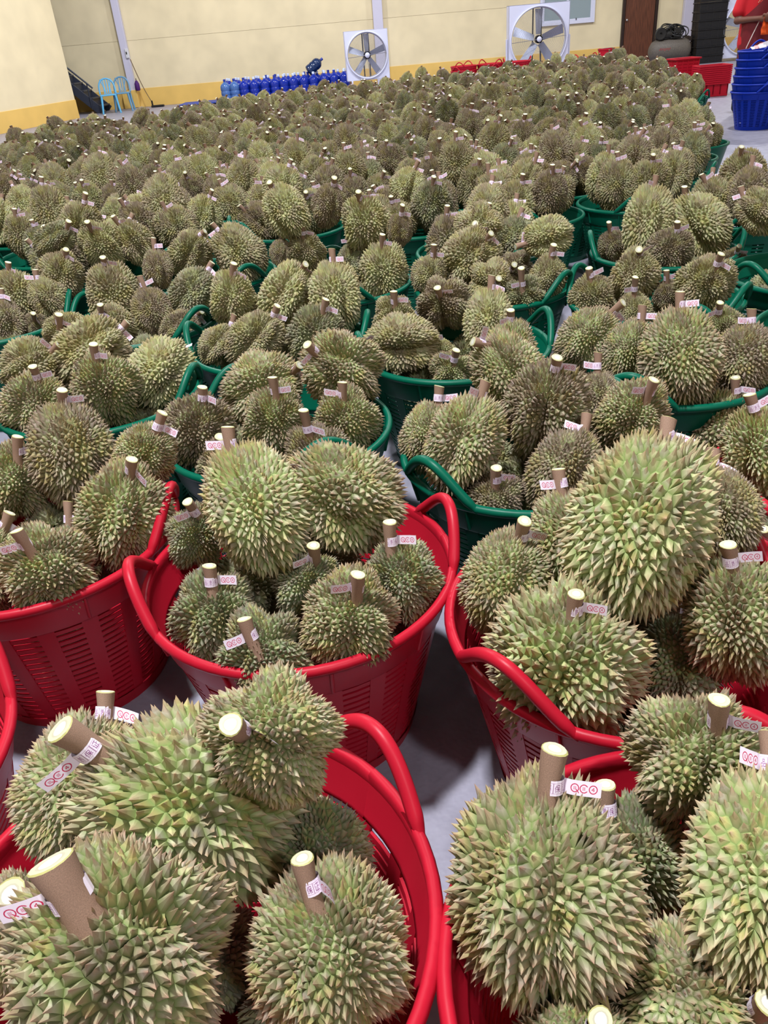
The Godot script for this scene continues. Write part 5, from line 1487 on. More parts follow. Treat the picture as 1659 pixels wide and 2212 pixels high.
	durian(0.591, 0.558, -3.787, 0.207, 1.32, 0.25, 0.80, -0.55, 0.24, 0.85, -0.48, 0.059, 1.00, 0, "olive durian at the top of fourth green row's fourth basket, stem rightward", "durians in the middle of the field")
	durian(2.030, 0.465, -3.938, 0.207, 1.40, -0.18, 0.98, 0.02, -0.12, 0.99, -0.08, 0.047, 1.00, 3, "dark green durian at the front right of fourth green row's fifth basket, stem upright", "durians in the middle of the field")
	durian(1.829, 0.522, -3.845, 0.205, 1.32, 0.08, 0.97, -0.21, 0.10, 0.97, -0.24, 0.057, 1.00, 2, "brownish durian at the front of fourth green row's fifth basket, stem upright", "durians in the middle of the field")
	durian(1.732, 0.468, -3.970, 0.210, 1.25, -0.47, 0.88, -0.05, -0.53, 0.84, -0.03, 0.052, 1.00, 0, "olive durian at the left of fourth green row's fifth basket, stem leftward", "durians in the middle of the field")
	durian(1.788, 0.457, -4.187, 0.196, 1.10, 0.24, 0.82, -0.52, 0.28, 0.83, -0.49, 0.062, 1.00, 3, "dark green durian at the back left of fourth green row's fifth basket, stem rightward", "durians in the middle of the field")
	durian(1.995, 0.440, -4.162, 0.199, 1.40, 0.12, 0.95, -0.29, 0.19, 0.96, -0.21, 0.055, 1.00, 3, "dark green durian at the back right of fourth green row's fifth basket, stem upright", "durians in the middle of the field")
	durian(1.885, 0.572, -4.039, 0.215, 1.25, -0.38, 0.88, 0.27, -0.21, 0.87, 0.44, 0.049, 1.00, 0, "olive durian at the top of fourth green row's fifth basket, stem leftward", "durians in the middle of the field")
	durian(-1.667, 0.473, -4.343, 0.209, 1.10, -0.06, 0.98, 0.19, -0.09, 0.99, 0.07, 0.045, 1.00, 3, "dark green durian at the front of fifth green row's second basket, stem upright", "durians in the middle of the field")
	durian(-1.797, 0.520, -4.434, 0.193, 1.18, 0.12, 0.96, 0.26, 0.12, 0.99, 0.12, 0.050, 1.00, 0, "olive durian at the front left of fifth green row's second basket, stem upright", "durians in the middle of the field")
	durian(-1.788, 0.484, -4.594, 0.197, 1.40, -0.54, 0.82, -0.19, -0.41, 0.89, -0.17, 0.064, 1.00, 2, "brownish durian at the back left of fifth green row's second basket, stem leftward", "durians in the middle of the field")
	durian(-1.602, 0.484, -4.658, 0.225, 1.40, -0.01, 0.92, -0.40, 0.01, 0.97, -0.22, 0.052, 1.00, 0, "olive durian at the back of fifth green row's second basket, stem upright", "durians in the middle of the field")
	durian(-1.489, 0.445, -4.578, 0.206, 1.32, 0.38, 0.84, -0.38, 0.40, 0.84, -0.37, 0.047, 1.00, 0, "olive durian at the back right of fifth green row's second basket, stem rightward", "durians in the middle of the field")
	durian(-1.520, 0.465, -4.392, 0.215, 1.18, 0.12, 0.98, -0.12, 0.13, 0.99, -0.05, 0.048, 1.00, 2, "brownish durian at the front right of fifth green row's second basket, stem upright", "durians in the middle of the field")
	durian(-1.631, 0.609, -4.476, 0.212, 1.40, -0.02, 1.00, 0.05, 0.21, 0.98, -0.03, 0.060, 1.00, 0, "olive durian at the top of fifth green row's second basket, stem upright", "durians in the middle of the field")
	durian(-0.976, 0.479, -4.470, 0.230, 1.10, -0.32, 0.92, 0.24, -0.28, 0.96, 0.07, 0.054, 1.00, 0, "olive durian at the front of fifth green row's third basket, stem leftward", "durians in the middle of the field")
	durian(-1.168, 0.504, -4.525, 0.206, 1.40, -0.55, 0.81, 0.19, -0.31, 0.93, 0.21, 0.054, 1.00, 2, "brownish durian at the front left of fifth green row's third basket, stem leftward", "durians in the middle of the field")
	durian(-1.189, 0.525, -4.672, 0.217, 1.18, -0.64, 0.67, -0.37, -0.59, 0.80, -0.15, 0.049, 1.00, 1, "pale green durian at the left of fifth green row's third basket, stem leftward", "durians in the middle of the field")
	durian(-1.020, 0.529, -4.779, 0.204, 1.18, -0.09, 0.96, -0.25, -0.01, 0.99, -0.16, 0.063, 1.00, 2, "brownish durian at the back of fifth green row's third basket, stem upright", "durians in the middle of the field")
	durian(-0.865, 0.498, -4.670, 0.205, 1.10, 0.45, 0.89, 0.01, 0.55, 0.83, 0.10, 0.059, 1.00, 1, "pale green durian at the right of fifth green row's third basket, stem rightward", "durians in the middle of the field")
	durian(-1.051, 0.589, -4.594, 0.233, 1.40, 0.11, 0.94, -0.32, -0.22, 0.94, -0.25, 0.050, 1.00, 0, "olive durian at the top of fifth green row's third basket, stem upright", "durians in the middle of the field")
	durian(-0.539, 0.445, -4.607, 0.210, 1.25, -0.63, 0.68, 0.38, -0.59, 0.76, 0.25, 0.049, 1.00, 2, "brownish durian at the left of fifth green row's fourth basket, stem leftward", "durians in the middle of the field")
	durian(-0.514, 0.525, -4.780, 0.193, 1.10, -0.08, 0.99, 0.09, 0.10, 1.00, 0.01, 0.052, 1.00, 0, "olive durian at the back left of fifth green row's fourth basket, stem upright", "durians in the middle of the field")
	durian(-0.342, 0.524, -4.797, 0.203, 1.25, 0.49, 0.87, -0.09, 0.43, 0.90, -0.03, 0.050, 1.00, 3, "dark green durian at the back of fifth green row's fourth basket, stem rightward", "durians in the middle of the field")
	durian(-0.225, 0.477, -4.673, 0.202, 1.18, -0.03, 0.98, -0.21, -0.14, 0.99, -0.02, 0.050, 1.00, 1, "pale green durian at the right of fifth green row's fourth basket, stem upright", "durians in the middle of the field")
	durian(-0.267, 0.482, -4.539, 0.217, 1.25, 0.04, 0.75, 0.66, -0.02, 0.86, 0.51, 0.055, 1.00, 3, "dark green durian at the front right of fifth green row's fourth basket, stem upright", "durians in the middle of the field")
	durian(-0.408, 0.488, -4.485, 0.216, 1.10, -0.21, 0.95, 0.21, -0.33, 0.94, 0.08, 0.050, 1.00, 0, "olive durian at the front of fifth green row's fourth basket, stem leftward", "durians in the middle of the field")
	durian(-0.396, 0.617, -4.614, 0.218, 1.10, 0.41, 0.91, 0.09, 0.42, 0.91, 0.01, 0.053, 1.00, 1, "pale green durian at the top of fifth green row's fourth basket, stem rightward", "durians in the middle of the field")
	durian(0.335, 0.459, -4.598, 0.208, 1.18, -0.13, 0.69, -0.71, -0.34, 0.74, -0.58, 0.055, 1.00, 1, "pale green durian at the back of fifth green row's fifth basket, stem upright", "durians in the middle of the field")
	durian(0.441, 0.493, -4.422, 0.191, 1.40, 0.05, 1.00, -0.03, -0.12, 0.95, -0.29, 0.054, 1.00, 2, "brownish durian at the right of fifth green row's fifth basket, stem upright", "durians in the middle of the field")
	durian(0.381, 0.519, -4.263, 0.223, 1.25, 0.06, 0.89, 0.46, 0.07, 0.92, 0.37, 0.052, 1.00, 3, "dark green durian at the front right of fifth green row's fifth basket, stem upright", "durians in the middle of the field")
	durian(0.207, 0.455, -4.287, 0.193, 1.10, -0.28, 0.94, 0.18, -0.12, 0.96, 0.26, 0.048, 1.00, 0, "olive durian at the front left of fifth green row's fifth basket, stem leftward", "durians in the middle of the field")
	durian(0.114, 0.445, -4.413, 0.216, 1.18, -0.32, 0.95, -0.02, -0.19, 0.98, 0.01, 0.054, 1.00, 0, "olive durian at the left of fifth green row's fifth basket, stem leftward", "durians in the middle of the field")
	durian(0.183, 0.479, -4.545, 0.222, 1.10, -0.64, 0.77, -0.02, -0.47, 0.87, 0.12, 0.048, 1.00, 2, "brownish durian at the back left of fifth green row's fifth basket, stem leftward", "durians in the middle of the field")
	durian(0.269, 0.583, -4.451, 0.193, 1.10, 0.45, 0.88, -0.15, 0.49, 0.87, 0.06, 0.060, 1.00, 1, "pale green durian at the top of fifth green row's fifth basket, stem rightward", "durians in the middle of the field")
	durian(0.987, 0.522, -4.281, 0.210, 1.25, 0.07, 0.92, 0.40, -0.09, 0.95, 0.31, 0.053, 1.00, 2, "brownish durian at the front right of fifth green row's sixth basket, stem upright", "durians in the middle of the field")
	durian(0.816, 0.475, -4.264, 0.221, 1.25, 0.20, 0.94, 0.29, 0.02, 0.97, 0.23, 0.060, 1.00, 0, "olive durian at the front left of fifth green row's sixth basket, stem rightward", "durians in the middle of the field")
	durian(0.739, 0.499, -4.402, 0.211, 1.40, -0.30, 0.95, -0.06, -0.07, 0.99, -0.10, 0.062, 1.00, 0, "olive durian at the left of fifth green row's sixth basket, stem leftward", "durians in the middle of the field")
	durian(0.792, 0.529, -4.578, 0.198, 1.18, -0.06, 0.98, -0.21, -0.05, 0.98, -0.21, 0.047, 1.00, 1, "pale green durian at the back left of fifth green row's sixth basket, stem upright", "durians in the middle of the field")
	durian(0.974, 0.523, -4.567, 0.229, 1.32, -0.02, 0.89, 0.46, 0.12, 0.88, 0.45, 0.047, 1.00, 2, "brownish durian at the back right of fifth green row's sixth basket, stem upright", "durians in the middle of the field")
	durian(1.072, 0.494, -4.465, 0.201, 1.10, 0.23, 0.95, 0.20, 0.24, 0.97, -0.00, 0.046, 1.00, 0, "olive durian at the right of fifth green row's sixth basket, stem rightward", "durians in the middle of the field")
	durian(0.883, 0.547, -4.408, 0.209, 1.40, 0.39, 0.91, 0.17, 0.30, 0.95, -0.03, 0.059, 1.00, 0, "olive durian at the top of fifth green row's sixth basket, stem rightward", "durians in the middle of the field")
	durian(1.374, 0.522, -4.613, 0.215, 1.25, 0.12, 0.99, -0.08, -0.01, 1.00, -0.02, 0.058, 1.00, 1, "pale green durian at the left of fifth green row's seventh basket, stem upright", "durians in the middle of the field")
	durian(1.517, 0.502, -4.727, 0.193, 1.32, -0.47, 0.81, -0.34, -0.56, 0.76, -0.33, 0.060, 1.00, 1, "pale green durian at the back of fifth green row's seventh basket, stem leftward", "durians in the middle of the field")
	durian(1.647, 0.512, -4.708, 0.217, 1.25, 0.60, 0.80, -0.06, 0.47, 0.87, -0.18, 0.057, 1.00, 0, "olive durian at the back right of fifth green row's seventh basket, stem rightward", "durians in the middle of the field")
	durian(1.713, 0.515, -4.517, 0.219, 1.32, 0.26, 0.96, -0.12, 0.23, 0.97, -0.00, 0.060, 1.00, 0, "olive durian at the right of fifth green row's seventh basket, stem rightward", "durians in the middle of the field")
	durian(1.542, 0.504, -4.399, 0.223, 1.25, 0.01, 0.92, 0.38, -0.15, 0.91, 0.38, 0.056, 1.00, 0, "olive durian at the front of fifth green row's seventh basket, stem upright", "durians in the middle of the field")
	durian(1.402, 0.499, -4.461, 0.218, 1.32, -0.06, 0.99, 0.10, -0.19, 0.98, -0.05, 0.055, 1.00, 0, "olive durian at the front left of fifth green row's seventh basket, stem upright", "durians in the middle of the field")
	durian(1.510, 0.609, -4.591, 0.206, 1.18, 0.30, 0.95, -0.02, 0.40, 0.89, 0.21, 0.060, 1.00, 2, "brownish durian at the top of fifth green row's seventh basket, stem rightward", "durians in the middle of the field")
	durian(-2.165, 0.489, -5.086, 0.193, 1.10, -0.65, 0.66, -0.37, -0.48, 0.83, -0.28, 0.056, 1.00, 1, "pale green durian at the left of sixth green row's second basket, stem leftward", "durians in the middle of the field")
	durian(-2.063, 0.467, -5.231, 0.220, 1.25, -0.34, 0.82, -0.46, -0.31, 0.89, -0.33, 0.056, 1.00, 0, "olive durian at the back left of sixth green row's second basket, stem leftward", "durians in the middle of the field")
	durian(-1.914, 0.458, -5.239, 0.228, 1.10, 0.35, 0.92, -0.14, 0.43, 0.89, -0.12, 0.063, 1.00, 2, "brownish durian at the back of sixth green row's second basket, stem rightward", "durians in the middle of the field")
	durian(-1.813, 0.525, -5.067, 0.196, 1.18, 0.37, 0.82, 0.43, 0.45, 0.76, 0.47, 0.064, 1.00, 3, "dark green durian at the right of sixth green row's second basket, stem rightward", "durians in the middle of the field")
	durian(-1.914, 0.453, -4.918, 0.207, 1.40, 0.54, 0.83, 0.12, 0.47, 0.87, -0.13, 0.045, 1.00, 1, "pale green durian at the front of sixth green row's second basket, stem rightward", "durians in the middle of the field")
	durian(-2.104, 0.523, -4.921, 0.229, 1.18, 0.17, 0.74, -0.65, 0.14, 0.82, -0.55, 0.060, 1.00, 1, "pale green durian at the front left of sixth green row's second basket, stem upright", "durians in the middle of the field")
	durian(-1.977, 0.575, -5.053, 0.194, 1.25, -0.34, 0.92, -0.19, -0.40, 0.84, -0.36, 0.053, 1.00, 1, "pale green durian at the top of sixth green row's second basket, stem leftward", "durians in the middle of the field")
	durian(-1.289, 0.461, -5.031, 0.203, 1.25, 0.15, 0.88, -0.46, 0.25, 0.86, -0.45, 0.064, 1.00, 3, "dark green durian at the front of sixth green row's third basket, stem upright", "durians in the middle of the field")
	durian(-1.459, 0.463, -5.101, 0.211, 1.10, 0.59, 0.80, -0.08, 0.67, 0.75, 0.04, 0.048, 1.00, 1, "pale green durian at the front left of sixth green row's third basket, stem rightward", "durians in the middle of the field")
	durian(-1.481, 0.467, -5.275, 0.199, 1.25, 0.42, 0.76, -0.50, 0.49, 0.83, -0.27, 0.064, 1.00, 0, "olive durian at the left of sixth green row's third basket, stem rightward", "durians in the middle of the field")
	durian(-1.389, 0.511, -5.379, 0.217, 1.32, 0.29, 0.92, 0.27, 0.30, 0.93, 0.20, 0.062, 1.00, 0, "olive durian at the back of sixth green row's third basket, stem rightward", "durians in the middle of the field")
	durian(-1.219, 0.462, -5.315, 0.221, 1.10, 0.20, 0.75, -0.63, 0.29, 0.85, -0.45, 0.056, 1.00, 0, "olive durian at the back right of sixth green row's third basket, stem rightward", "durians in the middle of the field")
	durian(-1.167, 0.473, -5.179, 0.230, 1.10, 0.28, 0.90, -0.34, 0.33, 0.91, -0.23, 0.060, 1.00, 0, "olive durian at the right of sixth green row's third basket, stem rightward", "durians in the middle of the field")
	durian(-1.343, 0.613, -5.178, 0.209, 1.25, -0.22, 0.97, 0.07, -0.42, 0.91, 0.08, 0.057, 1.00, 2, "brownish durian at the top of sixth green row's third basket, stem leftward", "durians in the middle of the field")
	durian(-0.536, 0.528, -5.292, 0.228, 1.32, 0.44, 0.86, -0.27, 0.37, 0.92, 0.09, 0.055, 1.00, 1, "pale green durian at the right of sixth green row's fourth basket, stem rightward", "durians in the middle of the field")
	durian(-0.576, 0.445, -5.152, 0.206, 1.18, -0.27, 0.94, -0.22, -0.04, 0.96, -0.29, 0.064, 1.00, 1, "pale green durian at the front right of sixth green row's fourth basket, stem leftward", "durians in the middle of the field")
	durian(-0.756, 0.459, -5.137, 0.219, 1.25, -0.36, 0.93, 0.02, -0.34, 0.93, -0.09, 0.056, 1.00, 0, "olive durian at the front of sixth green row's fourth basket, stem leftward", "durians in the middle of the field")
	durian(-0.857, 0.485, -5.253, 0.222, 1.32, 0.13, 0.98, -0.14, -0.01, 1.00, -0.03, 0.062, 1.00, 2, "brownish durian at the left of sixth green row's fourth basket, stem upright", "durians in the middle of the field")
	durian(-0.777, 0.441, -5.439, 0.197, 1.32, 0.15, 0.98, -0.15, 0.27, 0.96, -0.10, 0.046, 1.00, 0, "olive durian at the back left of sixth green row's fourth basket, stem upright", "durians in the middle of the field")
	durian(-0.633, 0.496, -5.429, 0.200, 1.32, 0.44, 0.90, 0.02, 0.47, 0.88, -0.06, 0.054, 1.00, 2, "brownish durian at the back of sixth green row's fourth basket, stem rightward", "durians in the middle of the field")
	durian(-0.706, 0.578, -5.279, 0.206, 1.32, 0.34, 0.93, -0.11, 0.21, 0.95, -0.22, 0.064, 1.00, 0, "olive durian at the top of sixth green row's fourth basket, stem rightward", "durians in the middle of the field")
	durian(-0.100, 0.502, -5.319, 0.227, 1.40, -0.03, 0.58, -0.81, -0.09, 0.63, -0.77, 0.053, 1.00, 2, "brownish durian at the back of sixth green row's fifth basket, stem upright", "durians in the middle of the field")
	durian(0.076, 0.512, -5.263, 0.222, 1.25, 0.15, 0.97, -0.17, -0.00, 0.99, -0.14, 0.052, 1.00, 3, "dark green durian at the back right of sixth green row's fifth basket, stem upright", "durians in the middle of the field")
	durian(0.133, 0.462, -5.134, 0.202, 1.18, 0.29, 0.85, 0.45, 0.29, 0.86, 0.42, 0.054, 1.00, 0, "olive durian at the right of sixth green row's fifth basket, stem rightward", "durians in the middle of the field")
	durian(-0.018, 0.471, -4.984, 0.210, 1.25, 0.02, 0.99, 0.14, -0.12, 0.93, 0.34, 0.063, 1.00, 2, "brownish durian at the front of sixth green row's fifth basket, stem upright", "durians in the middle of the field")
	durian(-0.175, 0.524, -5.011, 0.226, 1.32, 0.34, 0.94, -0.03, 0.25, 0.96, 0.12, 0.055, 1.00, 2, "brownish durian at the front left of sixth green row's fifth basket, stem rightward", "durians in the middle of the field")
	durian(-0.205, 0.450, -5.167, 0.217, 1.32, 0.24, 0.92, -0.31, 0.14, 0.99, 0.03, 0.052, 1.00, 2, "brownish durian at the left of sixth green row's fifth basket, stem rightward", "durians in the middle of the field")
	durian(-0.022, 0.610, -5.147, 0.199, 1.25, -0.21, 0.96, 0.17, -0.08, 1.00, 0.02, 0.049, 1.00, 0, "olive durian at the top of sixth green row's fifth basket, stem leftward", "durians in the middle of the field")
	durian(0.633, 0.509, -5.192, 0.217, 1.32, -0.13, 0.98, -0.16, 0.02, 0.97, -0.22, 0.045, 1.00, 0, "olive durian at the back of sixth green row's sixth basket, stem upright", "durians in the middle of the field")
	durian(0.794, 0.521, -5.030, 0.228, 1.32, -0.25, 0.87, -0.42, -0.21, 0.97, -0.13, 0.050, 1.00, 1, "pale green durian at the right of sixth green row's sixth basket, stem leftward", "durians in the middle of the field")
	durian(0.697, 0.487, -4.868, 0.230, 1.40, 0.07, 0.90, 0.43, 0.04, 0.93, 0.37, 0.046, 1.00, 0, "olive durian at the front right of sixth green row's sixth basket, stem upright", "durians in the middle of the field")
	durian(0.493, 0.454, -4.889, 0.192, 1.18, -0.29, 0.94, 0.18, -0.33, 0.94, 0.09, 0.065, 1.00, 3, "dark green durian at the front left of sixth green row's sixth basket, stem leftward", "durians in the middle of the field")
	durian(0.479, 0.505, -5.113, 0.219, 1.40, -0.13, 0.97, 0.20, -0.05, 0.99, 0.10, 0.046, 1.00, 2, "brownish durian at the back left of sixth green row's sixth basket, stem upright", "durians in the middle of the field")
	durian(0.606, 0.601, -5.013, 0.225, 1.32, -0.03, 0.97, 0.23, -0.02, 0.98, 0.22, 0.062, 1.00, 0, "olive durian at the top of sixth green row's sixth basket, stem upright", "durians in the middle of the field")
	durian(1.378, 0.474, -5.006, 0.208, 1.18, -0.54, 0.68, 0.50, -0.50, 0.75, 0.42, 0.049, 1.00, 2, "brownish durian at the front right of sixth green row's seventh basket, stem leftward", "durians in the middle of the field")
	durian(1.183, 0.476, -4.917, 0.221, 1.25, 0.54, 0.67, 0.51, 0.43, 0.69, 0.59, 0.056, 1.00, 2, "brownish durian at the front of sixth green row's seventh basket, stem rightward", "durians in the middle of the field")
	durian(1.054, 0.505, -5.029, 0.202, 1.40, -0.08, 0.99, 0.10, 0.03, 1.00, 0.06, 0.056, 1.00, 0, "olive durian at the front left of sixth green row's seventh basket, stem upright", "durians in the middle of the field")
	durian(1.088, 0.479, -5.222, 0.217, 1.32, -0.38, 0.91, -0.17, -0.27, 0.93, -0.26, 0.048, 1.00, 2, "brownish durian at the back left of sixth green row's seventh basket, stem leftward", "durians in the middle of the field")
	durian(1.235, 0.489, -5.265, 0.221, 1.32, -0.36, 0.92, -0.17, -0.41, 0.91, 0.02, 0.047, 1.00, 2, "brownish durian at the back of sixth green row's seventh basket, stem leftward", "durians in the middle of the field")
	durian(1.379, 0.442, -5.151, 0.218, 1.18, -0.04, 0.88, -0.48, -0.14, 0.95, -0.29, 0.045, 1.00, 0, "olive durian at the right of sixth green row's seventh basket, stem upright", "durians in the middle of the field")
	durian(1.214, 0.601, -5.117, 0.221, 1.25, -0.11, 0.98, -0.18, -0.16, 0.97, -0.20, 0.046, 1.00, 2, "brownish durian at the top of sixth green row's seventh basket, stem upright", "durians in the middle of the field")
	durian(1.809, 0.503, -5.354, 0.210, 1.32, -0.43, 0.90, -0.06, -0.50, 0.85, -0.16, 0.054, 1.00, 0, "olive durian at the back left of sixth green row's eighth basket, stem leftward", "durians in the middle of the field")
	durian(1.968, 0.459, -5.392, 0.224, 1.25, -0.22, 0.96, 0.17, -0.24, 0.95, 0.21, 0.059, 1.00, 3, "dark green durian at the back of sixth green row's eighth basket, stem leftward", "durians in the middle of the field")
	durian(2.075, 0.519, -5.165, 0.203, 1.40, -0.02, 0.99, -0.11, -0.09, 0.99, 0.06, 0.060, 1.00, 3, "dark green durian at the right of sixth green row's eighth basket, stem upright", "durians in the middle of the field")
	durian(1.938, 0.480, -5.052, 0.203, 1.10, -0.27, 0.95, 0.17, -0.34, 0.94, 0.03, 0.046, 1.00, 1, "pale green durian at the front of sixth green row's eighth basket, stem leftward", "durians in the middle of the field")
	durian(1.736, 0.529, -5.173, 0.214, 1.25, -0.13, 0.99, -0.08, -0.11, 0.99, -0.06, 0.063, 1.00, 0, "olive durian at the left of sixth green row's eighth basket, stem upright", "durians in the middle of the field")
	durian(1.887, 0.558, -5.213, 0.198, 1.32, 0.30, 0.95, 0.04, 0.41, 0.90, 0.18, 0.054, 1.00, 2, "brownish durian at the top of sixth green row's eighth basket, stem rightward", "durians in the middle of the field")
	durian(-2.322, 0.489, -5.784, 0.208, 1.10, 0.16, 0.97, -0.20, -0.08, 0.90, -0.42, 0.061, 1.00, 2, "brownish durian at the back of seventh green row's second basket, stem upright", "durians in the middle of the field")
	durian(-2.167, 0.442, -5.692, 0.215, 1.10, 0.35, 0.84, -0.42, 0.44, 0.85, -0.30, 0.053, 1.00, 2, "brownish durian at the back right of seventh green row's second basket, stem rightward", "durians in the middle of the field")
	durian(-2.203, 0.447, -5.494, 0.199, 1.18, 0.22, 0.74, 0.64, 0.34, 0.76, 0.55, 0.050, 1.00, 1, "pale green durian at the front right of seventh green row's second basket, stem rightward", "durians in the middle of the field")
	durian(-2.435, 0.490, -5.493, 0.228, 1.18, 0.16, 0.97, 0.20, 0.10, 0.99, 0.12, 0.058, 1.00, 0, "olive durian at the front left of seventh green row's second basket, stem upright", "durians in the middle of the field")
	durian(-2.504, 0.513, -5.642, 0.200, 1.25, -0.44, 0.70, -0.56, -0.49, 0.74, -0.46, 0.056, 1.00, 1, "pale green durian at the left of seventh green row's second basket, stem leftward", "durians in the middle of the field")
	durian(-2.314, 0.601, -5.648, 0.192, 1.25, 0.70, 0.71, 0.12, 0.70, 0.71, 0.04, 0.057, 1.00, 2, "brownish durian at the top of seventh green row's second basket, stem rightward", "durians in the middle of the field")
	durian(-1.507, 0.457, -5.728, 0.200, 1.18, 0.23, 0.96, 0.18, 0.31, 0.93, 0.21, 0.046, 1.00, 1, "pale green durian at the right of seventh green row's third basket, stem rightward", "durians in the middle of the field")
	durian(-1.623, 0.443, -5.611, 0.225, 1.32, 0.23, 0.97, 0.02, 0.08, 0.99, 0.11, 0.046, 1.00, 2, "brownish durian at the front of seventh green row's third basket, stem rightward", "durians in the middle of the field")
	durian(-1.757, 0.496, -5.606, 0.224, 1.10, -0.03, 0.87, 0.50, 0.04, 0.94, 0.35, 0.051, 1.00, 1, "pale green durian at the front left of seventh green row's third basket, stem upright", "durians in the middle of the field")
	durian(-1.858, 0.445, -5.790, 0.219, 1.25, -0.02, 0.90, 0.43, -0.08, 0.96, 0.28, 0.051, 1.00, 3, "dark green durian at the left of seventh green row's third basket, stem upright", "durians in the middle of the field")
	durian(-1.730, 0.443, -5.911, 0.196, 1.18, 0.12, 0.99, -0.11, 0.05, 1.00, -0.01, 0.056, 1.00, 2, "brownish durian at the back of seventh green row's third basket, stem upright", "durians in the middle of the field")
	durian(-1.605, 0.448, -5.929, 0.205, 1.40, -0.39, 0.90, 0.19, -0.20, 0.98, 0.06, 0.063, 1.00, 2, "brownish durian at the back right of seventh green row's third basket, stem leftward", "durians in the middle of the field")
	durian(-1.706, 0.608, -5.753, 0.236, 1.40, 0.17, 0.91, -0.38, 0.08, 0.94, -0.34, 0.061, 1.00, 0, "olive durian at the top of seventh green row's third basket, stem upright", "durians in the middle of the field")
	durian(-1.192, 0.464, -6.008, 0.206, 1.18, -0.32, 0.93, 0.19, -0.42, 0.89, 0.19, 0.048, 1.00, 0, "olive durian at the back left of seventh green row's fourth basket, stem leftward", "durians in the middle of the field")
	durian(-0.983, 0.457, -6.062, 0.191, 1.40, 0.33, 0.86, -0.39, 0.07, 0.97, -0.23, 0.056, 1.00, 2, "brownish durian at the back of seventh green row's fourth basket, stem rightward", "durians in the middle of the field")
	durian(-0.875, 0.464, -5.929, 0.212, 1.10, -0.05, 0.95, -0.30, 0.08, 0.99, -0.11, 0.050, 1.00, 0, "olive durian at the right of seventh green row's fourth basket, stem upright", "durians in the middle of the field")
	durian(-0.918, 0.450, -5.766, 0.219, 1.10, -0.46, 0.85, 0.24, -0.44, 0.87, 0.20, 0.057, 1.00, 0, "olive durian at the front right of seventh green row's fourth basket, stem leftward", "durians in the middle of the field")
	durian(-1.108, 0.482, -5.722, 0.216, 1.10, 0.01, 0.82, 0.57, -0.03, 0.85, 0.53, 0.058, 1.00, 2, "brownish durian at the front of seventh green row's fourth basket, stem upright", "durians in the middle of the field")
	durian(-1.198, 0.523, -5.851, 0.207, 1.40, 0.00, 0.98, -0.21, -0.11, 0.97, -0.20, 0.054, 1.00, 0, "olive durian at the left of seventh green row's fourth basket, stem upright", "durians in the middle of the field")
	durian(-1.028, 0.554, -5.890, 0.214, 1.32, -0.19, 0.98, 0.11, -0.28, 0.96, -0.00, 0.055, 1.00, 1, "pale green durian at the top of seventh green row's fourth basket, stem leftward", "durians in the middle of the field")
	durian(-0.269, 0.506, -5.776, 0.228, 1.18, 0.41, 0.89, 0.22, 0.48, 0.87, 0.05, 0.046, 1.00, 0, "olive durian at the front right of seventh green row's fifth basket, stem rightward", "durians in the middle of the field")
	durian(-0.406, 0.465, -5.712, 0.207, 1.40, 0.03, 0.81, 0.59, 0.21, 0.82, 0.53, 0.053, 1.00, 3, "dark green durian at the front of seventh green row's fifth basket, stem upright", "durians in the middle of the field")
	durian(-0.562, 0.501, -5.880, 0.227, 1.25, -0.67, 0.71, -0.22, -0.56, 0.78, -0.27, 0.046, 1.00, 1, "pale green durian at the left of seventh green row's fifth basket, stem leftward", "durians in the middle of the field")
	durian(-0.472, 0.503, -6.017, 0.195, 1.32, -0.41, 0.90, -0.16, -0.09, 1.00, -0.01, 0.064, 1.00, 0, "olive durian at the back left of seventh green row's fifth basket, stem leftward", "durians in the middle of the field")
	durian(-0.324, 0.480, -6.066, 0.228, 1.10, -0.13, 0.98, 0.17, -0.02, 1.00, 0.02, 0.056, 1.00, 2, "brownish durian at the back of seventh green row's fifth basket, stem upright", "durians in the middle of the field")
	durian(-0.227, 0.453, -5.917, 0.199, 1.18, 0.30, 0.90, 0.31, 0.25, 0.87, 0.42, 0.062, 1.00, 2, "brownish durian at the right of seventh green row's fifth basket, stem rightward", "durians in the middle of the field")
	durian(-0.374, 0.565, -5.894, 0.236, 1.40, 0.05, 0.99, 0.10, 0.11, 0.99, -0.04, 0.058, 1.00, 0, "olive durian at the top of seventh green row's fifth basket, stem upright", "durians in the middle of the field")
	durian(0.143, 0.448, -5.559, 0.200, 1.18, -0.32, 0.90, 0.29, -0.31, 0.91, 0.28, 0.048, 1.00, 3, "dark green durian at the front left of seventh green row's sixth basket, stem leftward", "durians in the middle of the field")
	durian(0.091, 0.515, -5.774, 0.229, 1.25, -0.18, 0.96, -0.22, -0.11, 0.98, -0.16, 0.059, 1.00, 2, "brownish durian at the back left of seventh green row's sixth basket, stem upright", "durians in the middle of the field")
	durian(0.290, 0.461, -5.878, 0.207, 1.25, 0.22, 0.60, -0.77, 0.27, 0.78, -0.56, 0.061, 1.00, 0, "olive durian at the back of seventh green row's sixth basket, stem rightward", "durians in the middle of the field")
	durian(0.435, 0.451, -5.702, 0.221, 1.10, 0.54, 0.84, 0.02, 0.56, 0.83, 0.03, 0.057, 1.00, 2, "brownish durian at the right of seventh green row's sixth basket, stem rightward", "durians in the middle of the field")
	durian(0.346, 0.464, -5.560, 0.212, 1.25, 0.40, 0.89, 0.19, 0.20, 0.98, 0.01, 0.059, 1.00, 0, "olive durian at the front right of seventh green row's sixth basket, stem rightward", "durians in the middle of the field")
	durian(0.259, 0.552, -5.714, 0.224, 1.18, -0.24, 0.90, 0.37, -0.09, 0.92, 0.38, 0.048, 1.00, 2, "brownish durian at the top of seventh green row's sixth basket, stem leftward", "durians in the middle of the field")
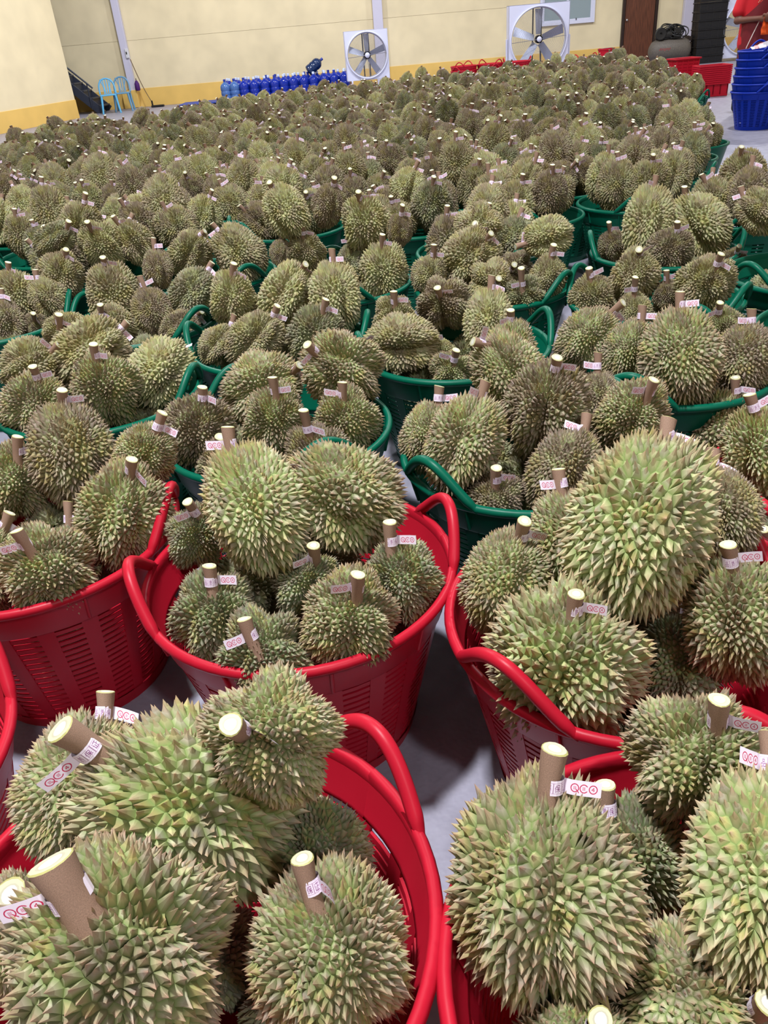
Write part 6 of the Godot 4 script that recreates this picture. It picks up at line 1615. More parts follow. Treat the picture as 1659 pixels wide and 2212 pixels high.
	durian(0.796, 0.483, -5.774, 0.216, 1.10, 0.09, 0.96, -0.26, -0.03, 1.00, -0.07, 0.058, 1.00, 3, "dark green durian at the back left of seventh green row's seventh basket, stem upright", "durians in the middle of the field")
	durian(0.952, 0.488, -5.839, 0.196, 1.18, 0.16, 0.98, -0.12, 0.26, 0.97, -0.05, 0.056, 1.00, 1, "pale green durian at the back of seventh green row's seventh basket, stem upright", "durians in the middle of the field")
	durian(1.082, 0.502, -5.758, 0.219, 1.32, -0.13, 0.94, -0.33, -0.05, 0.93, -0.37, 0.048, 1.00, 0, "olive durian at the back right of seventh green row's seventh basket, stem upright", "durians in the middle of the field")
	durian(1.097, 0.448, -5.571, 0.223, 1.32, 0.51, 0.84, 0.16, 0.48, 0.86, 0.18, 0.050, 1.00, 3, "dark green durian at the front right of seventh green row's seventh basket, stem rightward", "durians in the middle of the field")
	durian(0.966, 0.526, -5.507, 0.196, 1.18, 0.37, 0.91, 0.19, 0.25, 0.89, 0.38, 0.056, 1.00, 3, "dark green durian at the front of seventh green row's seventh basket, stem rightward", "durians in the middle of the field")
	durian(0.801, 0.491, -5.560, 0.209, 1.25, -0.06, 0.99, 0.08, 0.19, 0.98, -0.01, 0.064, 1.00, 2, "brownish durian at the front left of seventh green row's seventh basket, stem upright", "durians in the middle of the field")
	durian(0.925, 0.602, -5.671, 0.232, 1.40, 0.20, 0.93, 0.31, 0.27, 0.91, 0.31, 0.064, 1.00, 0, "olive durian at the top of seventh green row's seventh basket, stem rightward", "durians in the middle of the field")
	durian(1.728, 0.445, -5.751, 0.221, 1.25, 0.60, 0.74, 0.30, 0.57, 0.76, 0.31, 0.054, 1.00, 0, "olive durian at the right of seventh green row's eighth basket, stem rightward", "durians in the middle of the field")
	durian(1.615, 0.457, -5.593, 0.203, 1.32, 0.01, 0.98, 0.21, 0.11, 0.97, 0.21, 0.051, 1.00, 3, "dark green durian at the front of seventh green row's eighth basket, stem upright", "durians in the middle of the field")
	durian(1.466, 0.457, -5.628, 0.221, 1.32, 0.30, 0.95, 0.00, 0.23, 0.97, -0.11, 0.050, 1.00, 0, "olive durian at the front left of seventh green row's eighth basket, stem rightward", "durians in the middle of the field")
	durian(1.391, 0.474, -5.822, 0.198, 1.40, 0.29, 0.95, 0.10, 0.13, 0.99, 0.05, 0.054, 1.00, 0, "olive durian at the left of seventh green row's eighth basket, stem rightward", "durians in the middle of the field")
	durian(1.516, 0.444, -5.912, 0.224, 1.10, -0.46, 0.84, -0.27, -0.43, 0.89, -0.13, 0.047, 1.00, 0, "olive durian at the back of seventh green row's eighth basket, stem leftward", "durians in the middle of the field")
	durian(1.672, 0.527, -5.884, 0.194, 1.10, -0.06, 1.00, -0.00, -0.08, 1.00, -0.01, 0.047, 1.00, 0, "olive durian at the back right of seventh green row's eighth basket, stem upright", "durians in the middle of the field")
	durian(1.595, 0.545, -5.776, 0.207, 1.25, -0.30, 0.94, -0.16, -0.47, 0.88, 0.07, 0.059, 1.00, 1, "pale green durian at the top of seventh green row's eighth basket, stem leftward", "durians in the middle of the field")
	durian(2.321, 0.487, -5.760, 0.213, 1.10, 0.47, 0.82, 0.31, 0.49, 0.82, 0.31, 0.050, 1.00, 2, "brownish durian at the front right of seventh green row's ninth basket, stem rightward", "durians in the middle of the field")
	durian(2.122, 0.508, -5.730, 0.192, 1.32, -0.33, 0.94, -0.08, -0.30, 0.95, 0.12, 0.047, 1.00, 0, "olive durian at the front left of seventh green row's ninth basket, stem leftward", "durians in the middle of the field")
	durian(2.035, 0.444, -5.874, 0.226, 1.32, -0.44, 0.87, 0.20, -0.18, 0.96, 0.21, 0.062, 1.00, 0, "olive durian at the left of seventh green row's ninth basket, stem leftward", "durians in the middle of the field")
	durian(2.103, 0.455, -6.023, 0.228, 1.32, -0.21, 0.90, -0.39, -0.07, 0.94, -0.34, 0.045, 1.00, 2, "brownish durian at the back left of seventh green row's ninth basket, stem leftward", "durians in the middle of the field")
	durian(2.271, 0.484, -6.041, 0.220, 1.10, 0.14, 0.88, 0.45, 0.15, 0.90, 0.41, 0.062, 1.00, 2, "brownish durian at the back of seventh green row's ninth basket, stem upright", "durians in the middle of the field")
	durian(2.375, 0.441, -5.904, 0.225, 1.40, 0.01, 1.00, 0.08, 0.02, 1.00, -0.08, 0.050, 1.00, 1, "pale green durian at the right of seventh green row's ninth basket, stem upright", "durians in the middle of the field")
	durian(2.194, 0.599, -5.870, 0.229, 1.18, -0.18, 0.96, -0.22, -0.13, 0.99, -0.10, 0.064, 1.00, 0, "olive durian at the top of seventh green row's ninth basket, stem leftward", "durians in the middle of the field")
	durian(-2.439, 0.447, -6.375, 0.213, 1.18, 0.38, 0.93, -0.01, 0.50, 0.86, -0.05, 0.057, 1.00, 2, "brownish durian at the right of eighth green row's first basket, stem rightward", "durians in the middle of the field")
	durian(-2.468, 0.444, -6.201, 0.224, 1.40, 0.21, 0.89, -0.40, 0.20, 0.93, -0.29, 0.058, 1.00, 0, "olive durian at the front right of eighth green row's first basket, stem rightward", "durians in the middle of the field")
	durian(-2.590, 0.520, -6.136, 0.210, 1.40, 0.57, 0.81, 0.11, 0.33, 0.94, -0.05, 0.064, 1.00, 3, "dark green durian at the front of eighth green row's first basket, stem rightward", "durians in the middle of the field")
	durian(-2.777, 0.500, -6.269, 0.217, 1.10, -0.01, 1.00, 0.09, 0.10, 0.96, 0.27, 0.052, 1.00, 2, "brownish durian at the left of eighth green row's first basket, stem upright", "durians in the middle of the field")
	durian(-2.746, 0.446, -6.417, 0.216, 1.32, -0.20, 0.95, -0.25, -0.04, 0.93, -0.37, 0.065, 1.00, 3, "dark green durian at the back left of eighth green row's first basket, stem leftward", "durians in the middle of the field")
	durian(-2.575, 0.482, -6.492, 0.222, 1.10, 0.29, 0.87, -0.40, 0.39, 0.88, -0.27, 0.051, 1.00, 2, "brownish durian at the back of eighth green row's first basket, stem rightward", "durians in the middle of the field")
	durian(-2.630, 0.576, -6.305, 0.217, 1.32, 0.29, 0.91, -0.29, 0.13, 0.96, -0.26, 0.046, 1.00, 2, "brownish durian at the top of eighth green row's first basket, stem rightward", "durians in the middle of the field")
	durian(-2.045, 0.467, -6.417, 0.191, 1.40, 0.41, 0.84, 0.35, 0.14, 0.91, 0.39, 0.060, 1.00, 3, "dark green durian at the back of eighth green row's second basket, stem rightward", "durians in the middle of the field")
	durian(-1.864, 0.487, -6.384, 0.210, 1.32, 0.18, 0.98, 0.11, 0.01, 0.99, -0.14, 0.065, 1.00, 2, "brownish durian at the back right of eighth green row's second basket, stem rightward", "durians in the middle of the field")
	durian(-1.807, 0.471, -6.265, 0.193, 1.25, 0.57, 0.82, -0.10, 0.53, 0.85, -0.06, 0.064, 1.00, 0, "olive durian at the right of eighth green row's second basket, stem rightward", "durians in the middle of the field")
	durian(-1.892, 0.503, -6.106, 0.221, 1.10, -0.05, 0.94, -0.34, 0.07, 0.90, -0.43, 0.060, 1.00, 2, "brownish durian at the front right of eighth green row's second basket, stem upright", "durians in the middle of the field")
	durian(-2.095, 0.445, -6.121, 0.220, 1.25, -0.53, 0.79, 0.30, -0.31, 0.93, 0.19, 0.047, 1.00, 0, "olive durian at the front left of eighth green row's second basket, stem leftward", "durians in the middle of the field")
	durian(-2.162, 0.529, -6.259, 0.224, 1.40, -0.42, 0.87, -0.25, -0.22, 0.88, -0.41, 0.059, 1.00, 0, "olive durian at the left of eighth green row's second basket, stem leftward", "durians in the middle of the field")
	durian(-1.964, 0.553, -6.263, 0.221, 1.18, 0.30, 0.94, 0.17, 0.43, 0.90, 0.09, 0.065, 1.00, 0, "olive durian at the top of eighth green row's second basket, stem rightward", "durians in the middle of the field")
	durian(-1.194, 0.475, -6.340, 0.203, 1.25, 0.43, 0.90, 0.02, 0.54, 0.83, -0.12, 0.056, 1.00, 0, "olive durian at the front right of eighth green row's third basket, stem rightward", "durians in the middle of the field")
	durian(-1.392, 0.442, -6.276, 0.193, 1.10, -0.41, 0.78, 0.46, -0.07, 0.90, 0.43, 0.062, 1.00, 0, "olive durian at the front of eighth green row's third basket, stem leftward", "durians in the middle of the field")
	durian(-1.507, 0.477, -6.419, 0.213, 1.18, 0.36, 0.90, 0.26, 0.40, 0.87, 0.29, 0.046, 1.00, 2, "brownish durian at the left of eighth green row's third basket, stem rightward", "durians in the middle of the field")
	durian(-1.441, 0.457, -6.595, 0.202, 1.10, -0.02, 0.91, -0.42, -0.02, 0.93, -0.37, 0.056, 1.00, 0, "olive durian at the back left of eighth green row's third basket, stem upright", "durians in the middle of the field")
	durian(-1.240, 0.496, -6.568, 0.204, 1.32, -0.01, 0.69, -0.72, -0.11, 0.78, -0.62, 0.056, 1.00, 0, "olive durian at the back right of eighth green row's third basket, stem upright", "durians in the middle of the field")
	durian(-1.346, 0.560, -6.457, 0.206, 1.10, -0.12, 0.94, -0.33, -0.19, 0.91, -0.36, 0.059, 1.00, 1, "pale green durian at the top of eighth green row's third basket, stem upright", "durians in the middle of the field")

func far_field() -> void:
	# deep in the field: baskets almost buried, and the durians past the three hundred nearest
	var spots := PackedVector3Array()
	spots.append_array([Vector3(-3.30, -7.74, 10), Vector3(-2.63, -7.55, 10), Vector3(-1.98, -7.53, 10), Vector3(-1.31, -7.67, 10), Vector3(-0.71, -7.77, 10), Vector3(-0.07, -7.67, 10), Vector3(0.59, -7.56, 10), Vector3(1.22, -7.57, 10), Vector3(1.88, -7.76, 10), Vector3(2.53, -7.75, 10), Vector3(-2.94, -8.26, 11), Vector3(-2.29, -8.16, 11)])
	spots.append_array([Vector3(-1.64, -8.20, 11), Vector3(-1.00, -8.38, 11), Vector3(-0.35, -8.38, 11), Vector3(0.26, -8.18, 11), Vector3(0.91, -8.18, 11), Vector3(1.58, -8.29, 11), Vector3(2.18, -8.41, 11), Vector3(2.82, -8.29, 11), Vector3(-3.27, -8.95, 12), Vector3(-2.64, -8.82, 12), Vector3(-1.96, -8.77, 12), Vector3(-1.32, -8.96, 12)])
	spots.append_array([Vector3(-0.69, -9.00, 12), Vector3(-0.07, -8.91, 12), Vector3(0.60, -8.77, 12), Vector3(1.21, -8.83, 12), Vector3(1.89, -8.97, 12), Vector3(2.55, -9.01, 12), Vector3(3.17, -8.85, 12), Vector3(-3.63, -9.63, 13), Vector3(-2.97, -9.53, 13), Vector3(-2.32, -9.39, 13), Vector3(-1.66, -9.49, 13), Vector3(-1.01, -9.66, 13)])
	spots.append_array([Vector3(-0.37, -9.64, 13), Vector3(0.25, -9.47, 13), Vector3(0.91, -9.40, 13), Vector3(1.55, -9.55, 13), Vector3(2.18, -9.65, 13), Vector3(2.86, -9.58, 13), Vector3(3.50, -9.40, 13), Vector3(-3.28, -10.20, 14), Vector3(-2.65, -10.04, 14), Vector3(-1.97, -10.04, 14), Vector3(-1.36, -10.22, 14), Vector3(-0.67, -10.27, 14)])
	spots.append_array([Vector3(-0.07, -10.14, 14), Vector3(0.61, -10.03, 14), Vector3(1.25, -10.08, 14), Vector3(1.86, -10.26, 14), Vector3(2.50, -10.28, 14), Vector3(3.18, -10.10, 14), Vector3(3.80, -10.02, 14), Vector3(-3.58, -10.89, 15), Vector3(-2.96, -10.78, 15), Vector3(-2.32, -10.63, 15), Vector3(-1.69, -10.75, 15), Vector3(-1.05, -10.88, 15)])
	spots.append_array([Vector3(-0.36, -10.84, 15), Vector3(0.29, -10.69, 15), Vector3(0.91, -10.65, 15), Vector3(1.56, -10.79, 15), Vector3(2.22, -10.88, 15), Vector3(2.87, -10.83, 15), Vector3(3.51, -10.65, 15), Vector3(-3.28, -11.46, 16), Vector3(-2.63, -11.30, 16), Vector3(-1.99, -11.29, 16), Vector3(-1.33, -11.41, 16), Vector3(-0.68, -11.52, 16)])
	spots.append_array([Vector3(-0.08, -11.38, 16), Vector3(0.61, -11.27, 16), Vector3(1.23, -11.35, 16), Vector3(1.87, -11.52, 16), Vector3(2.51, -11.51, 16), Vector3(3.20, -11.37, 16), Vector3(3.82, -11.27, 16), Vector3(-2.32, -11.90, 17), Vector3(-1.66, -11.97, 17), Vector3(-1.01, -12.15, 17), Vector3(-0.40, -12.13, 17), Vector3(0.24, -11.97, 17)])
	spots.append_array([Vector3(0.93, -11.92, 17), Vector3(1.58, -12.05, 17), Vector3(2.18, -12.14, 17), Vector3(2.88, -12.03, 17), Vector3(3.52, -11.94, 17), Vector3(4.14, -11.94, 17), Vector3(-1.99, -12.53, 18), Vector3(-1.34, -12.68, 18), Vector3(-0.67, -12.75, 18), Vector3(-0.07, -12.65, 18), Vector3(0.62, -12.55, 18), Vector3(1.25, -12.57, 18)])
	spots.append_array([Vector3(1.87, -12.75, 18), Vector3(2.53, -12.75, 18), Vector3(3.18, -12.60, 18), Vector3(3.80, -12.51, 18), Vector3(4.49, -12.66, 18), Vector3(-1.69, -13.26, 19), Vector3(-1.01, -13.37, 19), Vector3(-0.39, -13.35, 19), Vector3(0.26, -13.21, 19), Vector3(0.91, -13.13, 19), Vector3(1.59, -13.28, 19), Vector3(2.21, -13.42, 19)])
	spots.append_array([Vector3(2.88, -13.30, 19), Vector3(3.49, -13.17, 19), Vector3(4.16, -13.21, 19), Vector3(-1.31, -13.92, 20), Vector3(-0.70, -14.00, 20), Vector3(-0.06, -13.90, 20), Vector3(0.59, -13.79, 20), Vector3(1.26, -13.81, 20), Vector3(1.88, -14.01, 20), Vector3(2.52, -14.02, 20), Vector3(3.17, -13.86, 20), Vector3(3.82, -13.79, 20)])
	spots.append_array([Vector3(4.47, -13.88, 20), Vector3(-0.39, -14.61, 21), Vector3(0.29, -14.47, 21), Vector3(0.93, -14.40, 21), Vector3(1.55, -14.55, 21), Vector3(2.22, -14.63, 21), Vector3(2.85, -14.56, 21), Vector3(3.51, -14.40, 21), Vector3(4.13, -14.41, 21), Vector3(4.80, -14.58, 21), Vector3(1.26, -15.08, 22), Vector3(2.51, -15.28, 22)])
	spots.append_array([Vector3(3.19, -15.12, 22), Vector3(3.80, -15.02, 22), Vector3(4.45, -15.16, 22), Vector3(2.85, -15.79, 23), Vector3(3.52, -15.65, 23), Vector3(4.14, -15.70, 23), Vector3(4.80, -15.87, 23), Vector3(3.83, -16.25, 24), Vector3(4.46, -16.42, 24), Vector3(5.09, -16.51, 24)])

	rng.seed = 55
	var heaps := []
	var place := 0
	var last := 0.0
	for s in spots:
		place = place + 1 if s.z == last else 1
		last = s.z
		far_basket(s.x, s.y, rng.randf() * TAU, "dark green basket almost buried under durians, %s from the left in row %s" % [ordinal(place), ordinal(int(s.z))], "green baskets deep in the field")
		var a0 := rng.randf() * TAU
		var n := 5 + rng.randi() % 2
		for q in n:
			var a := a0 + q * TAU / n + rng.randf_range(-0.2, 0.2)
			var r := rng.randf_range(0.155, 0.19)
			heaps.append([Vector3(s.x + r * cos(a), rng.randf_range(0.43, 0.53), s.y + r * sin(a)), rng.randf_range(0.175, 0.22)])
		heaps.append([Vector3(s.x + rng.randf_range(-0.03, 0.03), rng.randf_range(0.53, 0.62), s.y + rng.randf_range(-0.03, 0.03)), rng.randf_range(0.19, 0.235)])
	heaps.append_array([[Vector3(-0.81, 0.12, -1.63), 0.17], [Vector3(-0.68, 0.12, -1.56), 0.17], [Vector3(-0.75, 0.12, -1.43), 0.17], [Vector3(-0.88, 0.12, -1.50), 0.17], [Vector3(-0.93, 0.29, -1.54), 0.19], [Vector3(-0.82, 0.29, -1.68), 0.19], [Vector3(-0.66, 0.29, -1.61), 0.19], [Vector3(-0.07, 0.12, -1.31), 0.17]])
	heaps.append_array([[Vector3(-0.18, 0.12, -1.20), 0.17], [Vector3(-0.28, 0.12, -1.30), 0.17], [Vector3(-0.18, 0.12, -1.41), 0.17], [Vector3(-0.31, 0.29, -1.38), 0.19], [Vector3(-0.15, 0.29, -1.45), 0.19], [Vector3(-0.03, 0.29, -1.31), 0.19], [Vector3(-0.12, 0.29, -1.16), 0.19], [Vector3(0.39, 0.12, -0.98), 0.17]])
	heaps.append_array([[Vector3(0.30, 0.12, -1.10), 0.17], [Vector3(0.42, 0.12, -1.18), 0.17], [Vector3(0.51, 0.12, -1.06), 0.17], [Vector3(0.32, 0.29, -1.20), 0.19], [Vector3(0.50, 0.29, -1.20), 0.19], [Vector3(0.26, 0.29, -1.04), 0.19], [Vector3(-0.19, 0.12, -0.61), 0.17], [Vector3(-0.25, 0.12, -0.48), 0.17]])
	heaps.append_array([[Vector3(-0.38, 0.12, -0.54), 0.17], [Vector3(-0.32, 0.12, -0.68), 0.17], [Vector3(0.34, 0.12, -0.35), 0.17], [Vector3(0.22, 0.12, -0.45), 0.17], [Vector3(0.32, 0.12, -0.56), 0.17], [Vector3(0.43, 0.12, -0.47), 0.17], [Vector3(-1.00, 0.12, -0.94), 0.17], [Vector3(-0.85, 0.12, -0.93), 0.17]])
	heaps.append_array([[Vector3(-0.86, 0.12, -0.78), 0.17], [Vector3(-1.01, 0.12, -0.80), 0.17], [Vector3(-0.95, 0.29, -1.01), 0.19], [Vector3(-0.80, 0.29, -0.93), 0.19], [Vector3(-0.82, 0.29, -0.76), 0.19], [Vector3(-1.00, 0.29, -0.73), 0.19], [Vector3(-1.08, 0.29, -0.89), 0.19], [Vector3(-0.93, 0.30, -0.86), 0.19]])
	heaps.append_array([[Vector3(0.91, 0.12, -1.44), 0.17], [Vector3(1.04, 0.12, -1.50), 0.17], [Vector3(1.10, 0.12, -1.37), 0.17], [Vector3(0.97, 0.12, -1.31), 0.17], [Vector3(0.86, 0.29, -1.45), 0.19], [Vector3(1.01, 0.29, -1.55), 0.19], [Vector3(1.15, 0.29, -1.45), 0.19], [Vector3(1.09, 0.29, -1.28), 0.19]])
	heaps.append_array([[Vector3(0.91, 0.29, -1.28), 0.19], [Vector3(1.00, 0.30, -1.40), 0.19], [Vector3(-0.90, 0.12, -2.44), 0.17], [Vector3(-0.76, 0.12, -2.39), 0.17], [Vector3(-0.80, 0.12, -2.25), 0.17], [Vector3(-0.95, 0.12, -2.29), 0.17], [Vector3(-0.86, 0.29, -2.19), 0.19], [Vector3(-1.00, 0.29, -2.30), 0.19]])
	heaps.append_array([[Vector3(-0.94, 0.29, -2.47), 0.19], [Vector3(-0.76, 0.29, -2.46), 0.19], [Vector3(-0.71, 0.29, -2.29), 0.19], [Vector3(-0.85, 0.30, -2.34), 0.19], [Vector3(-0.17, 0.12, -2.01), 0.17], [Vector3(-0.24, 0.12, -1.88), 0.17], [Vector3(-0.37, 0.12, -1.94), 0.17], [Vector3(-0.30, 0.12, -2.08), 0.17]])
	heaps.append_array([[Vector3(-0.41, 0.29, -2.04), 0.19], [Vector3(-0.25, 0.29, -2.13), 0.19], [Vector3(-0.12, 0.29, -2.00), 0.19], [Vector3(0.36, 0.12, -1.62), 0.17], [Vector3(0.26, 0.12, -1.73), 0.17], [Vector3(0.37, 0.12, -1.83), 0.17], [Vector3(0.47, 0.12, -1.72), 0.17], [Vector3(0.22, 0.29, -1.68), 0.19]])
	heaps.append_array([[Vector3(0.28, 0.29, -1.85), 0.19], [Vector3(0.46, 0.29, -1.85), 0.19], [Vector3(0.51, 0.29, -1.68), 0.19], [Vector3(0.37, 0.29, -1.58), 0.19], [Vector3(0.37, 0.30, -1.73), 0.19], [Vector3(0.76, 0.12, -2.18), 0.17], [Vector3(0.86, 0.12, -2.29), 0.17], [Vector3(0.97, 0.12, -2.19), 0.17]])
	heaps.append_array([[Vector3(0.87, 0.12, -2.08), 0.17], [Vector3(0.81, 0.29, -2.04), 0.19], [Vector3(0.71, 0.29, -2.19), 0.19], [Vector3(0.82, 0.29, -2.33), 0.19], [Vector3(0.99, 0.29, -2.27), 0.19], [Vector3(0.98, 0.29, -2.09), 0.19], [Vector3(0.86, 0.30, -2.18), 0.19], [Vector3(-1.51, 0.12, -2.02), 0.17]])
	heaps.append_array([[Vector3(-1.49, 0.12, -2.17), 0.17], [Vector3(-1.34, 0.12, -2.15), 0.17], [Vector3(-1.36, 0.12, -2.00), 0.17], [Vector3(-1.50, 0.29, -1.96), 0.19], [Vector3(-1.57, 0.29, -2.12), 0.19], [Vector3(-1.44, 0.29, -2.23), 0.19], [Vector3(-1.29, 0.29, -2.14), 0.19], [Vector3(-1.33, 0.29, -1.97), 0.19]])
	heaps.append_array([[Vector3(-1.43, 0.30, -2.08), 0.19], [Vector3(-0.94, 0.12, -3.18), 0.17], [Vector3(-0.80, 0.12, -3.15), 0.17], [Vector3(-0.83, 0.12, -3.00), 0.17], [Vector3(-0.97, 0.12, -3.03), 0.17], [Vector3(-0.74, 0.29, -3.07), 0.19], [Vector3(-0.85, 0.29, -2.94), 0.19], [Vector3(-1.00, 0.29, -3.19), 0.19]])
	heaps.append_array([[Vector3(-0.82, 0.29, -3.23), 0.19], [Vector3(-0.89, 0.30, -3.09), 0.19], [Vector3(-0.22, 0.12, -2.74), 0.17], [Vector3(-0.27, 0.12, -2.60), 0.17], [Vector3(-0.41, 0.12, -2.66), 0.17], [Vector3(-0.36, 0.12, -2.80), 0.17], [Vector3(-0.22, 0.29, -2.58), 0.19], [Vector3(-0.39, 0.29, -2.57), 0.19]])
	heaps.append_array([[Vector3(-0.46, 0.29, -2.74), 0.19], [Vector3(-0.32, 0.29, -2.85), 0.19], [Vector3(-0.17, 0.29, -2.75), 0.19], [Vector3(-0.31, 0.30, -2.70), 0.19], [Vector3(0.30, 0.12, -2.39), 0.17], [Vector3(0.18, 0.12, -2.47), 0.17], [Vector3(0.26, 0.12, -2.60), 0.17], [Vector3(0.38, 0.12, -2.52), 0.17]])
	heaps.append_array([[Vector3(0.16, 0.29, -2.41), 0.19], [Vector3(0.16, 0.29, -2.59), 0.19], [Vector3(0.33, 0.29, -2.64), 0.19], [Vector3(0.43, 0.29, -2.49), 0.19], [Vector3(0.97, 0.12, -2.88), 0.17], [Vector3(1.11, 0.12, -2.92), 0.17], [Vector3(1.15, 0.12, -2.78), 0.17], [Vector3(1.00, 0.12, -2.74), 0.17]])
	heaps.append_array([[Vector3(1.18, 0.29, -2.74), 0.19], [Vector3(1.01, 0.29, -2.69), 0.19], [Vector3(0.91, 0.29, -2.83), 0.19], [Vector3(1.01, 0.29, -2.97), 0.19], [Vector3(1.18, 0.29, -2.92), 0.19], [Vector3(1.57, 0.12, -2.42), 0.17], [Vector3(1.63, 0.12, -2.28), 0.17], [Vector3(1.49, 0.12, -2.22), 0.17]])
	heaps.append_array([[Vector3(1.44, 0.12, -2.36), 0.17], [Vector3(1.52, 0.29, -2.17), 0.19], [Vector3(1.39, 0.29, -2.29), 0.19], [Vector3(1.45, 0.29, -2.45), 0.19], [Vector3(1.63, 0.29, -2.44), 0.19], [Vector3(1.67, 0.29, -2.27), 0.19], [Vector3(1.53, 0.30, -2.32), 0.19], [Vector3(-1.59, 0.12, -3.18), 0.17]])
	heaps.append_array([[Vector3(-1.62, 0.12, -3.32), 0.17], [Vector3(-1.47, 0.12, -3.35), 0.17], [Vector3(-1.45, 0.12, -3.20), 0.17], [Vector3(-1.45, 0.29, -3.13), 0.19], [Vector3(-1.63, 0.29, -3.15), 0.19], [Vector3(-1.67, 0.29, -3.32), 0.19], [Vector3(-1.52, 0.29, -3.41), 0.19], [Vector3(-1.53, 0.30, -3.26), 0.19]])
	heaps.append_array([[Vector3(-0.72, 0.12, -3.84), 0.17], [Vector3(-0.61, 0.12, -3.74), 0.17], [Vector3(-0.71, 0.12, -3.63), 0.17], [Vector3(-0.82, 0.12, -3.73), 0.17], [Vector3(-0.66, 0.29, -3.88), 0.19], [Vector3(-0.56, 0.29, -3.73), 0.19], [Vector3(-0.68, 0.29, -3.59), 0.19], [Vector3(-0.84, 0.29, -3.66), 0.19]])
	heaps.append_array([[Vector3(-0.83, 0.29, -3.83), 0.19], [Vector3(-0.71, 0.30, -3.74), 0.19], [Vector3(-0.00, 0.12, -3.37), 0.17], [Vector3(-0.13, 0.12, -3.29), 0.17], [Vector3(-0.21, 0.12, -3.41), 0.17], [Vector3(-0.09, 0.12, -3.49), 0.17], [Vector3(0.02, 0.29, -3.46), 0.19], [Vector3(0.00, 0.29, -3.29), 0.19]])
	heaps.append_array([[Vector3(-0.17, 0.29, -3.26), 0.19], [Vector3(-0.26, 0.29, -3.41), 0.19], [Vector3(-0.14, 0.29, -3.54), 0.19], [Vector3(-0.11, 0.30, -3.39), 0.19], [Vector3(0.47, 0.12, -3.07), 0.17], [Vector3(0.43, 0.12, -3.21), 0.17], [Vector3(0.57, 0.12, -3.26), 0.17], [Vector3(0.61, 0.12, -3.12), 0.17]])
	heaps.append_array([[Vector3(0.67, 0.29, -3.17), 0.19], [Vector3(0.40, 0.29, -3.07), 0.19], [Vector3(0.39, 0.29, -3.25), 0.19], [Vector3(0.56, 0.29, -3.31), 0.19], [Vector3(0.52, 0.30, -3.16), 0.19], [Vector3(1.29, 0.12, -3.58), 0.17], [Vector3(1.42, 0.12, -3.50), 0.17], [Vector3(1.34, 0.12, -3.38), 0.17]])
	heaps.append_array([[Vector3(1.22, 0.12, -3.45), 0.17], [Vector3(1.43, 0.29, -3.57), 0.19], [Vector3(1.44, 0.29, -3.39), 0.19], [Vector3(1.28, 0.29, -3.33), 0.19], [Vector3(1.17, 0.29, -3.47), 0.19], [Vector3(1.27, 0.29, -3.62), 0.19], [Vector3(1.32, 0.30, -3.48), 0.19], [Vector3(1.79, 0.12, -3.03), 0.17]])
	heaps.append_array([[Vector3(1.77, 0.12, -2.89), 0.17], [Vector3(1.62, 0.12, -2.91), 0.17], [Vector3(1.64, 0.12, -3.05), 0.17], [Vector3(1.85, 0.29, -2.92), 0.19], [Vector3(1.70, 0.29, -2.82), 0.19], [Vector3(1.56, 0.29, -2.93), 0.19], [Vector3(1.62, 0.29, -3.09), 0.19], [Vector3(1.80, 0.29, -3.09), 0.19]])
	heaps.append_array([[Vector3(1.71, 0.30, -2.97), 0.19], [Vector3(-0.69, 0.44, -6.34), 0.20], [Vector3(-0.82, 0.49, -6.44), 0.22], [Vector3(-0.79, 0.45, -6.64), 0.22], [Vector3(-0.62, 0.51, -6.69), 0.22], [Vector3(-0.54, 0.45, -6.47), 0.20], [Vector3(-0.69, 0.54, -6.50), 0.22], [Vector3(0.06, 0.51, -6.30), 0.23]])
	heaps.append_array([[Vector3(-0.10, 0.47, -6.29), 0.19], [Vector3(-0.22, 0.45, -6.42), 0.23], [Vector3(-0.15, 0.50, -6.59), 0.22], [Vector3(0.00, 0.45, -6.61), 0.22], [Vector3(0.11, 0.48, -6.48), 0.19], [Vector3(-0.03, 0.61, -6.41), 0.22], [Vector3(0.48, 0.51, -6.33), 0.22], [Vector3(0.62, 0.49, -6.42), 0.20]])
	heaps.append_array([[Vector3(0.77, 0.51, -6.35), 0.19], [Vector3(0.74, 0.45, -6.12), 0.20], [Vector3(0.61, 0.48, -6.07), 0.23], [Vector3(0.45, 0.50, -6.16), 0.19], [Vector3(0.63, 0.55, -6.24), 0.20], [Vector3(1.08, 0.50, -6.20), 0.21], [Vector3(1.07, 0.50, -6.40), 0.19], [Vector3(1.19, 0.50, -6.49), 0.21]])
	heaps.append_array([[Vector3(1.39, 0.45, -6.41), 0.21], [Vector3(1.39, 0.46, -6.25), 0.21], [Vector3(1.29, 0.46, -6.14), 0.20], [Vector3(1.25, 0.56, -6.33), 0.23], [Vector3(2.06, 0.47, -6.50), 0.21], [Vector3(2.02, 0.46, -6.38), 0.22], [Vector3(1.83, 0.50, -6.33), 0.20], [Vector3(1.72, 0.52, -6.44), 0.20]])
	heaps.append_array([[Vector3(1.75, 0.52, -6.60), 0.23], [Vector3(1.94, 0.50, -6.64), 0.22], [Vector3(1.92, 0.61, -6.51), 0.22], [Vector3(2.56, 0.48, -6.33), 0.21], [Vector3(2.39, 0.49, -6.43), 0.21], [Vector3(2.42, 0.53, -6.63), 0.19], [Vector3(2.53, 0.46, -6.67), 0.22], [Vector3(2.68, 0.52, -6.61), 0.21]])
